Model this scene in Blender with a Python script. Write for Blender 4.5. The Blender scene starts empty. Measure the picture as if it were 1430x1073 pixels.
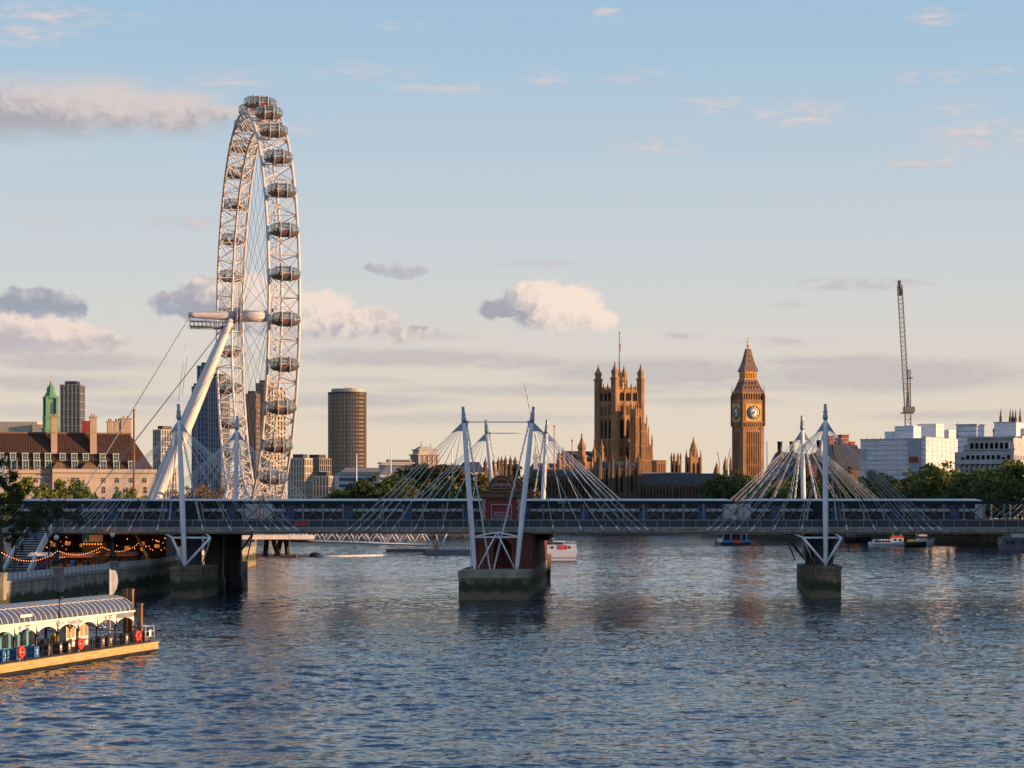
import bpy, math, random
import numpy as np
from mathutils import Vector, Matrix
PI = math.pi
R = math.radians
random.seed(7)
rng = np.random.default_rng(11)
scene = bpy.context.scene
COL = scene.collection
# ---------------------------------------------------------------- camera, sky, sun, exposure
F, CX, HY, EYE = 3000.0, 715.0, 708.0, 14.0          # focal length in photo pixels, principal column, horizon row, eye height
SUN_DIR = Vector((1.0, -0.20, 0.0)).normalized()
SUN_EL = R(6.5)
SKY_STRENGTH = 0.15
cam_data = bpy.data.cameras.new('camera')
cam = bpy.data.objects.new('camera', cam_data)
COL.objects.link(cam)
cam.location = (0, 0, EYE)
cam.rotation_euler = (R(90), 0, 0)
cam_data.sensor_width = 36.0
cam_data.lens = 36.0 * F / 1430.0
cam_data.shift_y = (HY - 536.5) / 1430.0
cam_data.clip_start = 1.0
cam_data.clip_end = 20000.0
scene.camera = cam
scene.view_settings.view_transform = 'Standard'
scene.view_settings.look = 'None'
scene.view_settings.exposure = 0.75
scene.view_settings.gamma = 1.0
scene.cycles.max_bounces = 6
scene.cycles.transparent_max_bounces = 12
scene.cycles.caustics_reflective = False
scene.cycles.caustics_refractive = False

sun_data = bpy.data.lights.new('sun', 'SUN')
sun_data.energy = 5.0
sun_data.angle = R(0.5)
sun_data.color = (1.0, 0.58, 0.29)
sun = bpy.data.objects.new('sun', sun_data)
COL.objects.link(sun)
to_sun = Vector((SUN_DIR.x * math.cos(SUN_EL), SUN_DIR.y * math.cos(SUN_EL), math.sin(SUN_EL)))
sun.rotation_euler = (-to_sun).to_track_quat('-Z', 'Y').to_euler()

world = bpy.data.worlds.new('World')
scene.world = world
world.use_nodes = True
WT = world.node_tree
WT.nodes.clear()
WN, WL = WT.nodes, WT.links

def wmath(op, a, b=None, c=None, clamp=False):
    n = WN.new('ShaderNodeMath'); n.operation = op; n.use_clamp = clamp
    for i, v in enumerate((a, b, c)):
        if v is None: continue
        if isinstance(v, (int, float)): n.inputs[i].default_value = v
        else: WL.new(v, n.inputs[i])
    return n.outputs[0]

def wvec(op, a, b):
    n = WN.new('ShaderNodeVectorMath'); n.operation = op
    for i, v in enumerate((a, b)):
        if v is None: continue
        if isinstance(v, (tuple, list)): n.inputs[i].default_value = v
        else: WL.new(v, n.inputs[i])
    return n.outputs['Value'] if op in ('LENGTH', 'DOT_PRODUCT') else n.outputs['Vector']

def wrange(v, a, b, c=0.0, d=1.0, smooth=True):
    n = WN.new('ShaderNodeMapRange')
    if smooth: n.interpolation_type = 'SMOOTHSTEP'
    WL.new(v, n.inputs['Value'])
    n.inputs['From Min'].default_value = a; n.inputs['From Max'].default_value = b
    n.inputs['To Min'].default_value = c; n.inputs['To Max'].default_value = d
    return n.outputs['Result']

def wnoise(vec, scale, detail=5.0, rough=0.55):
    n = WN.new('ShaderNodeTexNoise')
    n.inputs['Scale'].default_value = scale; n.inputs['Detail'].default_value = detail
    n.inputs['Roughness'].default_value = rough
    WL.new(vec, n.inputs['Vector'])
    return n

def wmix(f, a, b):
    n = WN.new('ShaderNodeMix'); n.data_type = 'RGBA'
    if isinstance(f, (int, float)): n.inputs[0].default_value = f
    else: WL.new(f, n.inputs[0])
    for s, v in ((6, a), (7, b)):
        if isinstance(v, tuple): n.inputs[s].default_value = v + (1.0,)
        else: WL.new(v, n.inputs[s])
    return n.outputs[2]

sky = WN.new('ShaderNodeTexSky')
sky.sky_type = 'NISHITA'
sky.sun_disc = False
sky.sun_elevation = SUN_EL
sky.sun_rotation = math.atan2(SUN_DIR.x, SUN_DIR.y)
sky.altitude = 0.0
sky.air_density = 1.0
sky.dust_density = 0.7
sky.ozone_density = 2.0

tc = WN.new('ShaderNodeTexCoord')
sep = WN.new('ShaderNodeSeparateXYZ')
WL.new(tc.outputs['Generated'], sep.inputs[0])
DEG = 180.0 / PI
az = wmath('MULTIPLY', wmath('ARCTAN2', sep.outputs['X'], sep.outputs['Y']), DEG)
el = wmath('MULTIPLY', wmath('ARCSINE', sep.outputs['Z']), DEG)
cmb = WN.new('ShaderNodeCombineXYZ')
WL.new(az, cmb.inputs[0]); WL.new(el, cmb.inputs[1])
P0 = cmb.outputs[0]                                    # sky position in degrees: azimuth from north, height above the horizon

def deg_of(px, py):
    return (math.degrees(math.atan((px - CX) / F)), math.degrees(math.atan((HY - py) / F * math.cos(math.atan((px - CX) / F)))))

def warped(scale, amp, stretch=(1, 1, 1), detail=6.0, rough=0.58):
    v = wvec('MULTIPLY', P0, stretch)
    n = wnoise(v, scale, detail, rough)
    d = wvec('SUBTRACT', n.outputs['Color'], (0.5, 0.5, 0.5))
    d = wvec('MULTIPLY', d, amp)
    return wvec('ADD', P0, d)

P_puff = warped(1.9, (0.80, 0.66, 0.0), (1, 1.2, 1), 6.0, 0.52)
P_streak = warped(0.9, (1.9, 0.26, 0.0), (1.0, 3.6, 1), 6.0, 0.62)
fine = wnoise(wvec('MULTIPLY', P0, (1.0, 2.2, 1.0)), 3.0, 6.0, 0.6)

# clear sky: the physical sky, its low band drawn a little towards the pale cream of the evening haze
base = WN.new('ShaderNodeVectorMath'); base.operation = 'SCALE'
WL.new(sky.outputs['Color'], base.inputs[0]); base.inputs['Scale'].default_value = SKY_STRENGTH
ramp = WN.new('ShaderNodeValToRGB')
cr = ramp.color_ramp
SKY_RAMP = [(0.0, (0.50, 0.405, 0.31)), (0.10, (0.475, 0.40, 0.32)), (0.24, (0.435, 0.39, 0.345)), (0.40, (0.385, 0.388, 0.39)),
            (0.60, (0.315, 0.365, 0.41)), (0.82, (0.235, 0.33, 0.42)), (1.0, (0.195, 0.305, 0.42))]
while len(cr.elements) < len(SKY_RAMP): cr.elements.new(0.5)
for e, (p, c) in zip(cr.elements, SKY_RAMP):
    e.position = p; e.color = c + (1.0,)
WL.new(wrange(el, 0.0, 14.5, smooth=False), ramp.inputs[0])
tone = wmix(wrange(el, 34.0, 62.0, 0.95, 0.72), base.outputs[0], wmix(wrange(el, 38.0, 60.0), wmix(wrange(el, 13.5, 27.0), ramp.outputs[0], (0.092, 0.18, 0.365)), (0.235, 0.26, 0.31)))
# a little warmer and brighter towards the sun's side
tone = wmix(wmath('MULTIPLY', wrange(az, -6.0, 22.0), wrange(el, 12.0, 1.0)), tone, (0.52, 0.42, 0.33)) if False else tone

def cloud(pos, px, py, w, h, soft=0.75):
    """an ellipse of cloud w by h photo pixels across, in sky degrees; returns its density and its own coordinates"""
    a, e = deg_of(px, py)
    mp = WN.new('ShaderNodeMapping')
    k = math.degrees(1.0 / F)
    mp.inputs['Scale'].default_value = (1.0 / (w * k), 1.0 / (h * k), 0.0)
    mp.inputs['Location'].default_value = (-a / (w * k), -e / (h * k), 0.0)
    WL.new(pos, mp.inputs['Vector'])
    ln = wvec('LENGTH', mp.outputs[0], None)
    return wrange(ln, 1.0, 1.0 - soft), mp.outputs[0]

def union(ds):
    acc = ds[0]
    for d in ds[1:]: acc = wmath('MAXIMUM', acc, d)
    return acc

# high, thin evening streaks: (column, row, half width, half height, strength)
STREAKS = [(60, 20, 95, 16, .45), (30, 45, 90, 18, .40), (165, 25, 60, 9, .25), (845, 20, 24, 9, .55), (1305, 25, 36, 11, .5), (560, 35, 50, 8, .18),
           (620, 124, 85, 8, .45), (510, 100, 90, 14, .26), (760, 112, 45, 14, .30), (890, 108, 60, 10, .30), (1000, 145, 50, 12, .42), (1120, 158, 85, 18, .52),
           (1300, 108, 60, 9, .32), (910, 203, 65, 11, .45), (1370, 190, 90, 24, .50), (1300, 226, 85, 9, .50), (1340, 155, 50, 12, .32), (1395, 98, 40, 4, .30),
           (260, 312, 60, 9, .50), (60, 312, 50, 8, .22), (755, 367, 62, 7, .45), (1190, 397, 120, 8, .62), (1100, 425, 40, 6, .25),
           (955, 468, 45, 5, .55), (1090, 478, 75, 6, .42), (320, 110, 70, 14, .35), (425, 180, 40, 9, .25)]
low_defs = [(560, 500, 190, 12, .62), (730, 507, 90, 9, .5), (920, 520, 170, 20, .72), (1180, 505, 120, 9, .55), (1240, 525, 210, 22, .72),
            (760, 545, 260, 9, .42), (500, 560, 150, 11, .48), (640, 585, 220, 10, .36), (980, 560, 120, 7, .36), (1330, 580, 130, 8, .38), (100, 505, 120, 13, .60),
            (60, 535, 150, 12, .48), (210, 560, 110, 9, .42), (90, 575, 160, 10, .35), (40, 490, 80, 9, .45), (600, 470, 60, 6, .3), (1090, 540, 240, 7, .35), (500, 532, 90, 6, .3)]
streak_d = union([wmath('MULTIPLY', cloud(P_streak, a, b, c * 1.25, d * 1.5, 0.95)[0], s) for a, b, c, d, s in STREAKS])
low_d = union([wmath('MULTIPLY', cloud(P_streak, a, b, c * 1.35, d * 1.45, 0.8)[0], min(.95, s * 1.3)) for a, b, c, d, s in low_defs])
wisp = wnoise(wvec('MULTIPLY', P0, (0.8, 2.6, 1.0)), 2.0, 6.0, 0.6)
brk = wrange(wisp.outputs['Fac'], 0.34, 0.66, 0.0, 1.0)
streak_d = wmath('MULTIPLY', streak_d, brk)
low_d = wmath('MULTIPLY', low_d, wrange(fine.outputs['Fac'], 0.25, 0.6, 0.55, 1.0))
tone = wmix(wmath('MINIMUM', wmath('MULTIPLY', low_d, 1.35), 0.85), tone, (0.325, 0.302, 0.30))
tone = wmix(wmath('MINIMUM', wmath('MULTIPLY', streak_d, 1.9), 0.85), tone, wmix(wisp.outputs['Fac'], wmix(wrange(el, 4.0, 10.0), (0.24, 0.235, 0.255), (0.27, 0.27, 0.31)), wmix(wrange(el, 4.0, 10.0), (0.38, 0.34, 0.34), (0.51, 0.43, 0.41))))

# heaped clouds: (list of ellipses), light comes from the sun's side
P_bank = warped(0.75, (1.5, 0.55, 0.0), (1, 2.0, 1), 7.0, 0.6)
def heap(ells, base_py, lo, hi, shade, lit, light_dx=0.55, soft=0.32, floor_soft=12, P_puff=P_puff):
    """one heaped cloud: ellipses joined, its floor flattened at row base_py, lit from the sun's side and above"""
    ds = [cloud(P_puff, e[0], e[1], e[2] * 1.12, e[3] * 1.22, soft)[0] for e in ells]
    d = union(ds)
    _, fe = deg_of(CX, base_py)
    k = math.degrees(1.0 / F)
    sp = WN.new('ShaderNodeSeparateXYZ'); WL.new(P_puff, sp.inputs[0])
    d = wmath('MULTIPLY', d, wrange(sp.outputs['Y'], fe - floor_soft * k, fe + floor_soft * k))
    x0, x1 = lo, hi
    a0, _ = deg_of(x0, HY); a1, _ = deg_of(x1, HY)
    top = min(e[1] - e[3] for e in ells)
    _, et = deg_of(CX, top)
    lx = wrange(sp.outputs['X'], a0, a1)
    ly = wrange(sp.outputs['Y'], fe, et)
    n2 = wnoise(P_puff, 2.4, 5.0, 0.55)
    l = wmath('ADD', wmath('MULTIPLY', lx, light_dx), wmath('MULTIPLY', ly, 1.0 - light_dx))
    l = wmath('ADD', l, wmath('MULTIPLY', wmath('SUBTRACT', n2.outputs['Fac'], 0.5), 0.8))
    l = wrange(l, 0.28, 0.74)
    return d, wmix(l, shade, lit)

SHADE, LIT = (0.225, 0.225, 0.265), (0.58, 0.47, 0.40)
heaps = [
    ([(745, 420, 45, 27), (770, 430, 62, 36), (800, 432, 45, 32), (830, 450, 34, 20), (705, 430, 36, 14)], 462, 670, 800, SHADE, (0.555, 0.455, 0.385), 0.66),
    ([(290, 420, 52, 32), (255, 425, 42, 20), (350, 425, 60, 40), (430, 440, 70, 36), (500, 452, 60, 24), (560, 466, 55, 12)], 474, 240, 420, SHADE, (0.525, 0.435, 0.38), 0.5),
    ([(55, 425, 60, 20), (25, 430, 50, 15), (100, 435, 28, 10)], 448, 0, 260, (0.20, 0.215, 0.26), (0.36, 0.335, 0.345), 0.5),
    ([(60, 470, 85, 26), (10, 462, 60, 26), (120, 480, 60, 20)], 494, -60, 100, (0.31, 0.28, 0.295), (0.52, 0.425, 0.38), 0.4),
    ([(550, 376, 40, 10), (575, 380, 24, 7)], 386, 500, 640, (0.27, 0.27, 0.305), (0.38, 0.35, 0.36), 0.5),
    ([(235, 435, 22, 8)], 442, 200, 300, (0.23, 0.25, 0.30), (0.33, 0.33, 0.36), 0.5),
    ([(60, 156, 160, 50), (150, 150, 120, 46), (-20, 170, 130, 44), (240, 156, 100, 36), (310, 158, 50, 14)], 205, -120, 150, (0.25, 0.24, 0.26), (0.42, 0.36, 0.345), 0.35, 0.75, 26, P_bank),
]
for hdef in heaps:
    d, c = heap(*hdef)
    tone = wmix(wmath('MULTIPLY', d, 0.94), tone, c)
bg = WN.new('ShaderNodeBackground')
bg.inputs['Strength'].default_value = 1.0
WL.new(tone, bg.inputs['Color'])
wo = WN.new('ShaderNodeOutputWorld')
WL.new(bg.outputs[0], wo.inputs['Surface'])
world.cycles.sampling_method = 'MANUAL'
world.cycles.sample_map_resolution = 512

# ---------------------------------------------------------------- helpers
def WX(px, Y): return (px - CX) / F * Y
def WZ(py, Y): return EYE + (HY - py) / F * Y
def WP(px, py, Y): return (WX(px, Y), Y, WZ(py, Y))

class MB:
    """collects shapes into one mesh"""
    def __init__(s, M=None):
        s.v = []; s.f = []; s.sm = []; s.mi = []; s.m = 0; s.M = M
    def add(s, vs, fs, smooth=False):
        o = len(s.v)
        if s.M is not None: vs = [tuple(s.M @ Vector(p)) for p in vs]
        s.v.extend(vs)
        for f in fs:
            s.f.append([i + o for i in f]); s.sm.append(smooth); s.mi.append(s.m)
        return s
    def box(s, x0, y0, z0, x1, y1, z1):
        vs = [(x0, y0, z0), (x1, y0, z0), (x1, y1, z0), (x0, y1, z0), (x0, y0, z1), (x1, y0, z1), (x1, y1, z1), (x0, y1, z1)]
        return s.add(vs, [(0, 3, 2, 1), (4, 5, 6, 7), (0, 1, 5, 4), (1, 2, 6, 5), (2, 3, 7, 6), (3, 0, 4, 7)])
    def cbox(s, cx, cy, z0, sx, sy, sz):
        return s.box(cx - sx / 2, cy - sy / 2, z0, cx + sx / 2, cy + sy / 2, z0 + sz)
    def frustum(s, cx, cy, z0, z1, sx0, sy0, sx1, sy1):
        vs = [(cx + a * sx0 / 2, cy + b * sy0 / 2, z0) for a, b in ((-1, -1), (1, -1), (1, 1), (-1, 1))]
        vs += [(cx + a * sx1 / 2, cy + b * sy1 / 2, z1) for a, b in ((-1, -1), (1, -1), (1, 1), (-1, 1))]
        return s.add(vs, [(0, 3, 2, 1), (4, 5, 6, 7), (0, 1, 5, 4), (1, 2, 6, 5), (2, 3, 7, 6), (3, 0, 4, 7)])
    def tube(s, pts, r, n=6, caps=True, smooth=True):
        """tube along points; r one radius or one for each point"""
        pts = [Vector(p) for p in pts]
        k = len(pts)
        rs = list(r) if isinstance(r, (list, tuple)) else [r] * k
        vs = []; fs = []
        prev = None
        for i, p in enumerate(pts):
            d = (pts[min(i + 1, k - 1)] - pts[max(i - 1, 0)])
            if d.length < 1e-9: d = Vector((0, 0, 1))
            d.normalize()
            if prev is None:
                up = Vector((0, 0, 1)) if abs(d.z) < 0.9 else Vector((0, 1, 0))
                u = d.cross(up).normalized()
            else:
                u = (prev - d * prev.dot(d))
                u = u.normalized() if u.length > 1e-6 else d.orthogonal().normalized()
            prev = u
            w = d.cross(u)
            for j in range(n):
                a = 2 * PI * (j + 0.5) / n
                q = p + (u * math.cos(a) + w * math.sin(a)) * rs[i]
                vs.append((q.x, q.y, q.z))
        for i in range(k - 1):
            for j in range(n):
                fs.append((i * n + j, i * n + (j + 1) % n, (i + 1) * n + (j + 1) % n, (i + 1) * n + j))
        s.add(vs, fs, smooth)
        if caps:
            o = len(s.v) - len(vs)
            for ring, rev in ((0, True), (k - 1, False)):
                f = [o + ring * n + j for j in range(n)]
                s.f.append(f[::-1] if rev else f); s.sm.append(False); s.mi.append(s.m)
        return s
    def bar(s, p0, p1, w, h=None):
        """square bar from p0 to p1"""
        return s.tube([p0, p1], w * 0.7071, 4, True, False)
    def lathe(s, prof, n=12, c=(0, 0, 0), smooth=True, rot=0.0, sx=1.0, sy=1.0):
        vs = []; fs = []
        for r, z in prof:
            for j in range(n):
                a = 2 * PI * j / n + rot
                vs.append((c[0] + r * sx * math.cos(a), c[1] + r * sy * math.sin(a), c[2] + z))
        k = len(prof)
        for i in range(k - 1):
            for j in range(n):
                fs.append((i * n + j, i * n + (j + 1) % n, (i + 1) * n + (j + 1) % n, (i + 1) * n + j))
        fs.append(tuple(range(n))[::-1]); fs.append(tuple(range((k - 1) * n, k * n)))
        return s.add(vs, fs, smooth)
    def extr(s, poly, vec):
        """polygon (3-D points) pushed along vec"""
        n = len(poly); vec = Vector(vec)
        vs = [tuple(p) for p in poly] + [tuple(Vector(p) + vec) for p in poly]
        fs = [tuple(range(n))[::-1], tuple(range(n, 2 * n))] + [(i, (i + 1) % n, n + (i + 1) % n, n + i) for i in range(n)]
        return s.add(vs, fs)
    def quad(s, a, b, c, d):
        return s.add([a, b, c, d], [(0, 1, 2, 3)])
    def mesh(s, name, mats):
        me = bpy.data.meshes.new(name)
        me.from_pydata(s.v, [], s.f)
        if not isinstance(mats, (list, tuple)): mats = [mats]
        for m in mats: me.materials.append(m)
        me.polygons.foreach_set('use_smooth', s.sm)
        me.polygons.foreach_set('material_index', s.mi)
        me.validate()
        me.update()
        return me
    def build(s, name, mats, parent=None, label=None):
        o = bpy.data.objects.new(name, s.mesh(name, mats))
        COL.objects.link(o)
        if parent is not None:
            o.parent = parent
            off = ORIG.get(parent.name)
            if off is not None:
                ORIG[o.name] = off
                o.data.transform(Matrix.Translation(-off))
        if label: o['label'] = label
        return o

ORIG = {}        # things built in world coordinates: where their base stands

def tag(o, label, cat, group=None):
    o['label'] = label; o['category'] = cat
    if group: o['group'] = group
    return o

def thing(name, label, cat, loc=(0, 0, 0), rotz=0.0, group=None, world=False):
    o = bpy.data.objects.new(name, None)
    o.empty_display_size = 0.5
    COL.objects.link(o)
    o.location = loc; o.rotation_euler = (0, 0, rotz)
    tag(o, label, cat, group)
    if world: ORIG[o.name] = Vector(loc)
    return o

def kind(o, k):
    o['kind'] = k; return o

def inst(me, name, parent, loc, rotz=0.0, scale=1.0):
    """a repeat of a part, sharing its mesh"""
    o = bpy.data.objects.new(name, me)
    COL.objects.link(o)
    o.parent = parent
    o.location = loc; o.rotation_euler = (0, 0, rotz)
    if scale != 1.0: o.scale = (scale,) * 3 if not isinstance(scale, tuple) else scale
    return o

def dup(root, loc, rotz=0.0, scale=None, label=None, name=None):
    r = root.copy(); COL.objects.link(r)
    r.location = loc; r.rotation_euler = (0, 0, rotz)
    if scale is not None: r.scale = scale
    if label: r['label'] = label
    for ch in list(root.children):
        c = ch.copy(); COL.objects.link(c); c.parent = r
        for g in list(ch.children):
            d = g.copy(); COL.objects.link(d); d.parent = c
    return r

# ---------------------------------------------------------------- materials
MATS = {}
def mat(name, col, rough=0.7, metal=0.0, var=0.18, scale=0.6, bump=0.0, spec=0.4, col2=None, stretch=(1, 1, 1), emit=None, alpha=None):
    if name in MATS: return MATS[name]
    m = bpy.data.materials.new(name); m.use_nodes = True
    nt = m.node_tree; N, L = nt.nodes, nt.links
    p = N['Principled BSDF']
    p.inputs['Roughness'].default_value = rough; p.inputs['Metallic'].default_value = metal
    p.inputs['Specular IOR Level'].default_value = spec
    t = N.new('ShaderNodeTexCoord'); mp = N.new('ShaderNodeMapping'); mp.inputs['Scale'].default_value = stretch
    L.new(t.outputs['Object'], mp.inputs['Vector'])
    nz = N.new('ShaderNodeTexNoise'); nz.inputs['Scale'].default_value = scale; nz.inputs['Detail'].default_value = 6.0
    nz.inputs['Roughness'].default_value = 0.62
    L.new(mp.outputs[0], nz.inputs['Vector'])
    mx = N.new('ShaderNodeMix'); mx.data_type = 'RGBA'
    c2 = col2 if col2 else tuple(min(1.0, c * (1 + var)) for c in col)
    c1 = tuple(c * (1 - var) for c in col)
    mx.inputs[6].default_value = c1 + (1,); mx.inputs[7].default_value = c2 + (1,)
    rg = N.new('ShaderNodeMapRange'); rg.inputs['From Min'].default_value = 0.32; rg.inputs['From Max'].default_value = 0.68
    L.new(nz.outputs['Fac'], rg.inputs['Value']); L.new(rg.outputs[0], mx.inputs[0])
    L.new(mx.outputs[2], p.inputs['Base Color'])
    if bump:
        b = N.new('ShaderNodeBump'); b.inputs['Strength'].default_value = bump
        L.new(nz.outputs['Fac'], b.inputs['Height']); L.new(b.outputs[0], p.inputs['Normal'])
    if emit:
        p.inputs['Emission Color'].default_value = emit[0] + (1,); p.inputs['Emission Strength'].default_value = emit[1]
    MATS[name] = m
    return m

def brick_mat(name, c1, c2, mortar, bw, bh, rough=0.85, axes='XZ', msize=0.02, stain=None, coarse=0.25):
    """courses of brick or stone laid on upright faces; stain = (z0, z1, colour) tide growth between two heights (world)"""
    if name in MATS: return MATS[name]
    m = bpy.data.materials.new(name); m.use_nodes = True
    nt = m.node_tree; N, L = nt.nodes, nt.links
    p = N['Principled BSDF']; p.inputs['Roughness'].default_value = rough
    g = N.new('ShaderNodeNewGeometry'); sp = N.new('ShaderNodeSeparateXYZ'); L.new(g.outputs['Position'], sp.inputs[0])
    ad = N.new('ShaderNodeMath'); ad.operation = 'ADD'; L.new(sp.outputs['X'], ad.inputs[0]); L.new(sp.outputs['Y'], ad.inputs[1])
    cb = N.new('ShaderNodeCombineXYZ'); L.new(ad.outputs[0], cb.inputs[0]); L.new(sp.outputs['Z'], cb.inputs[1])
    br = N.new('ShaderNodeTexBrick'); br.inputs['Scale'].default_value = 1.0
    br.inputs['Brick Width'].default_value = bw; br.inputs['Row Height'].default_value = bh; br.inputs['Mortar Size'].default_value = msize
    br.inputs['Color1'].default_value = c1 + (1,); br.inputs['Color2'].default_value = c2 + (1,); br.inputs['Mortar'].default_value = mortar + (1,)
    L.new(cb.outputs[0], br.inputs['Vector'])
    nz = N.new('ShaderNodeTexNoise'); nz.inputs['Scale'].default_value = coarse; nz.inputs['Detail'].default_value = 7.0; nz.inputs['Roughness'].default_value = 0.65
    L.new(g.outputs['Position'], nz.inputs['Vector'])
    mr = N.new('ShaderNodeMapRange'); mr.inputs['From Min'].default_value = 0.3; mr.inputs['From Max'].default_value = 0.7
    mr.inputs['To Min'].default_value = 0.6; mr.inputs['To Max'].default_value = 1.25
    L.new(nz.outputs['Fac'], mr.inputs['Value'])
    sc = N.new('ShaderNodeVectorMath'); sc.operation = 'SCALE'; L.new(br.outputs['Color'], sc.inputs[0]); L.new(mr.outputs[0], sc.inputs['Scale'])
    sm_ = N.new('ShaderNodeMapping'); sm_.inputs['Scale'].default_value = (1.6, 1.6, 0.10); L.new(g.outputs['Position'], sm_.inputs['Vector'])
    sn = N.new('ShaderNodeTexNoise'); sn.inputs['Scale'].default_value = 0.9; sn.inputs['Detail'].default_value = 5.0; L.new(sm_.outputs[0], sn.inputs['Vector'])
    sr = N.new('ShaderNodeMapRange'); sr.inputs['From Min'].default_value = 0.35; sr.inputs['From Max'].default_value = 0.65; sr.inputs['To Min'].default_value = 0.62; sr.inputs['To Max'].default_value = 1.15; L.new(sn.outputs['Fac'], sr.inputs['Value'])
    s2 = N.new('ShaderNodeVectorMath'); s2.operation = 'SCALE'; L.new(sc.outputs[0], s2.inputs[0]); L.new(sr.outputs[0], s2.inputs['Scale'])
    out = s2.outputs[0]
    if stain:
        for (z0, z1, colr, edge) in stain:
            wz = N.new('ShaderNodeMath'); wz.operation = 'MULTIPLY_ADD'
            L.new(nz.outputs['Fac'], wz.inputs[0]); wz.inputs[1].default_value = edge; L.new(sp.outputs['Z'], wz.inputs[2])
            hi = N.new('ShaderNodeMapRange'); hi.inputs['From Min'].default_value = z1 + edge * 0.62; hi.inputs['From Max'].default_value = z1 + edge * 0.42
            L.new(wz.outputs[0], hi.inputs['Value'])
            lo = N.new('ShaderNodeMapRange'); lo.inputs['From Min'].default_value = z0 + edge * 0.42; lo.inputs['From Max'].default_value = z0 + edge * 0.62
            L.new(wz.outputs[0], lo.inputs['Value'])
            mm = N.new('ShaderNodeMath'); mm.operation = 'MULTIPLY'; L.new(hi.outputs[0], mm.inputs[0]); L.new(lo.outputs[0], mm.inputs[1])
            mx = N.new('ShaderNodeMix'); mx.data_type = 'RGBA'; L.new(mm.outputs[0], mx.inputs[0]); L.new(out, mx.inputs[6]); mx.inputs[7].default_value = colr + (1,)
            out = mx.outputs[2]
    L.new(out, p.inputs['Base Color'])
    bp = N.new('ShaderNodeBump'); bp.inputs['Strength'].default_value = 0.35; bp.inputs['Distance'].default_value = 0.05
    L.new(nz.outputs['Fac'], bp.inputs['Height']); L.new(bp.outputs[0], p.inputs['Normal'])
    MATS[name] = m
    return m

def glass_mat(name, tint, gloss=0.25, rough=0.04):
    if name in MATS: return MATS[name]
    m = bpy.data.materials.new(name); m.use_nodes = True
    nt = m.node_tree; N, L = nt.nodes, nt.links
    N.remove(N['Principled BSDF'])
    t = N.new('ShaderNodeBsdfTransparent'); t.inputs['Color'].default_value = tint + (1,)
    g = N.new('ShaderNodeBsdfGlossy'); g.inputs['Roughness'].default_value = rough
    f = N.new('ShaderNodeLayerWeight'); f.inputs['Blend'].default_value = gloss
    mx = N.new('ShaderNodeMixShader'); L.new(f.outputs['Facing'], mx.inputs[0]); L.new(t.outputs[0], mx.inputs[1]); L.new(g.outputs[0], mx.inputs[2])
    L.new(mx.outputs[0], N['Material Output'].inputs['Surface'])
    MATS[name] = m
    return m

def leaf_mat(name, c1, c2):
    if name in MATS: return MATS[name]
    m = bpy.data.materials.new(name); m.use_nodes = True
    nt = m.node_tree; N, L = nt.nodes, nt.links
    p = N['Principled BSDF']; p.inputs['Roughness'].default_value = 0.65; p.inputs['Specular IOR Level'].default_value = 0.2
    g = N.new('ShaderNodeNewGeometry')
    mx = N.new('ShaderNodeMix'); mx.data_type = 'RGBA'; mx.inputs[6].default_value = c1 + (1,); mx.inputs[7].default_value = c2 + (1,)
    L.new(g.outputs['Random Per Island'], mx.inputs[0]); L.new(mx.outputs[2], p.inputs['Base Color'])
    tr = N.new('ShaderNodeBsdfTranslucent'); L.new(mx.outputs[2], tr.inputs['Color'])
    ms = N.new('ShaderNodeMixShader'); ms.inputs[0].default_value = 0.25
    L.new(p.outputs[0], ms.inputs[1]); L.new(tr.outputs[0], ms.inputs[2]); L.new(ms.outputs[0], N['Material Output'].inputs['Surface'])
    MATS[name] = m
    return m

m_white = mat('white_paint', (0.79, 0.80, 0.82), 0.45, var=0.14, scale=1.6, stretch=(1, 1, 0.12))
m_steel = mat('galvanised_steel', (0.36, 0.38, 0.41), 0.45, 0.3, var=0.12, scale=1.5)
m_rod = mat('stay_steel', (0.66, 0.67, 0.68), 0.4, 0.1, var=0.08)
m_dark = mat('dark_paint', (0.022, 0.027, 0.032), 0.5, var=0.25)
m_truss = mat('bridge_green_grey', (0.075, 0.095, 0.10), 0.55, var=0.25, scale=0.5)
m_trusslight = mat('bridge_post_grey', (0.17, 0.195, 0.215), 0.55, var=0.2, scale=0.7)
m_green = mat('dark_green_paint', (0.010, 0.022, 0.022), 0.75, var=0.25, scale=0.4)
m_conc = mat('weathered_concrete', (0.29, 0.255, 0.19), 0.9, var=0.35, scale=0.5, bump=0.2, stretch=(1, 1, 0.25))
m_black = mat('black_rubber', (0.01, 0.01, 0.012), 0.7, var=0.2)
m_window = mat('window_glass', (0.03, 0.035, 0.042), 0.08, var=0.5, scale=0.8, spec=0.6)
m_windowblue = mat('blue_window_glass', (0.05, 0.095, 0.17), 0.35, var=0.4, scale=0.25, spec=0.35)
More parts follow.
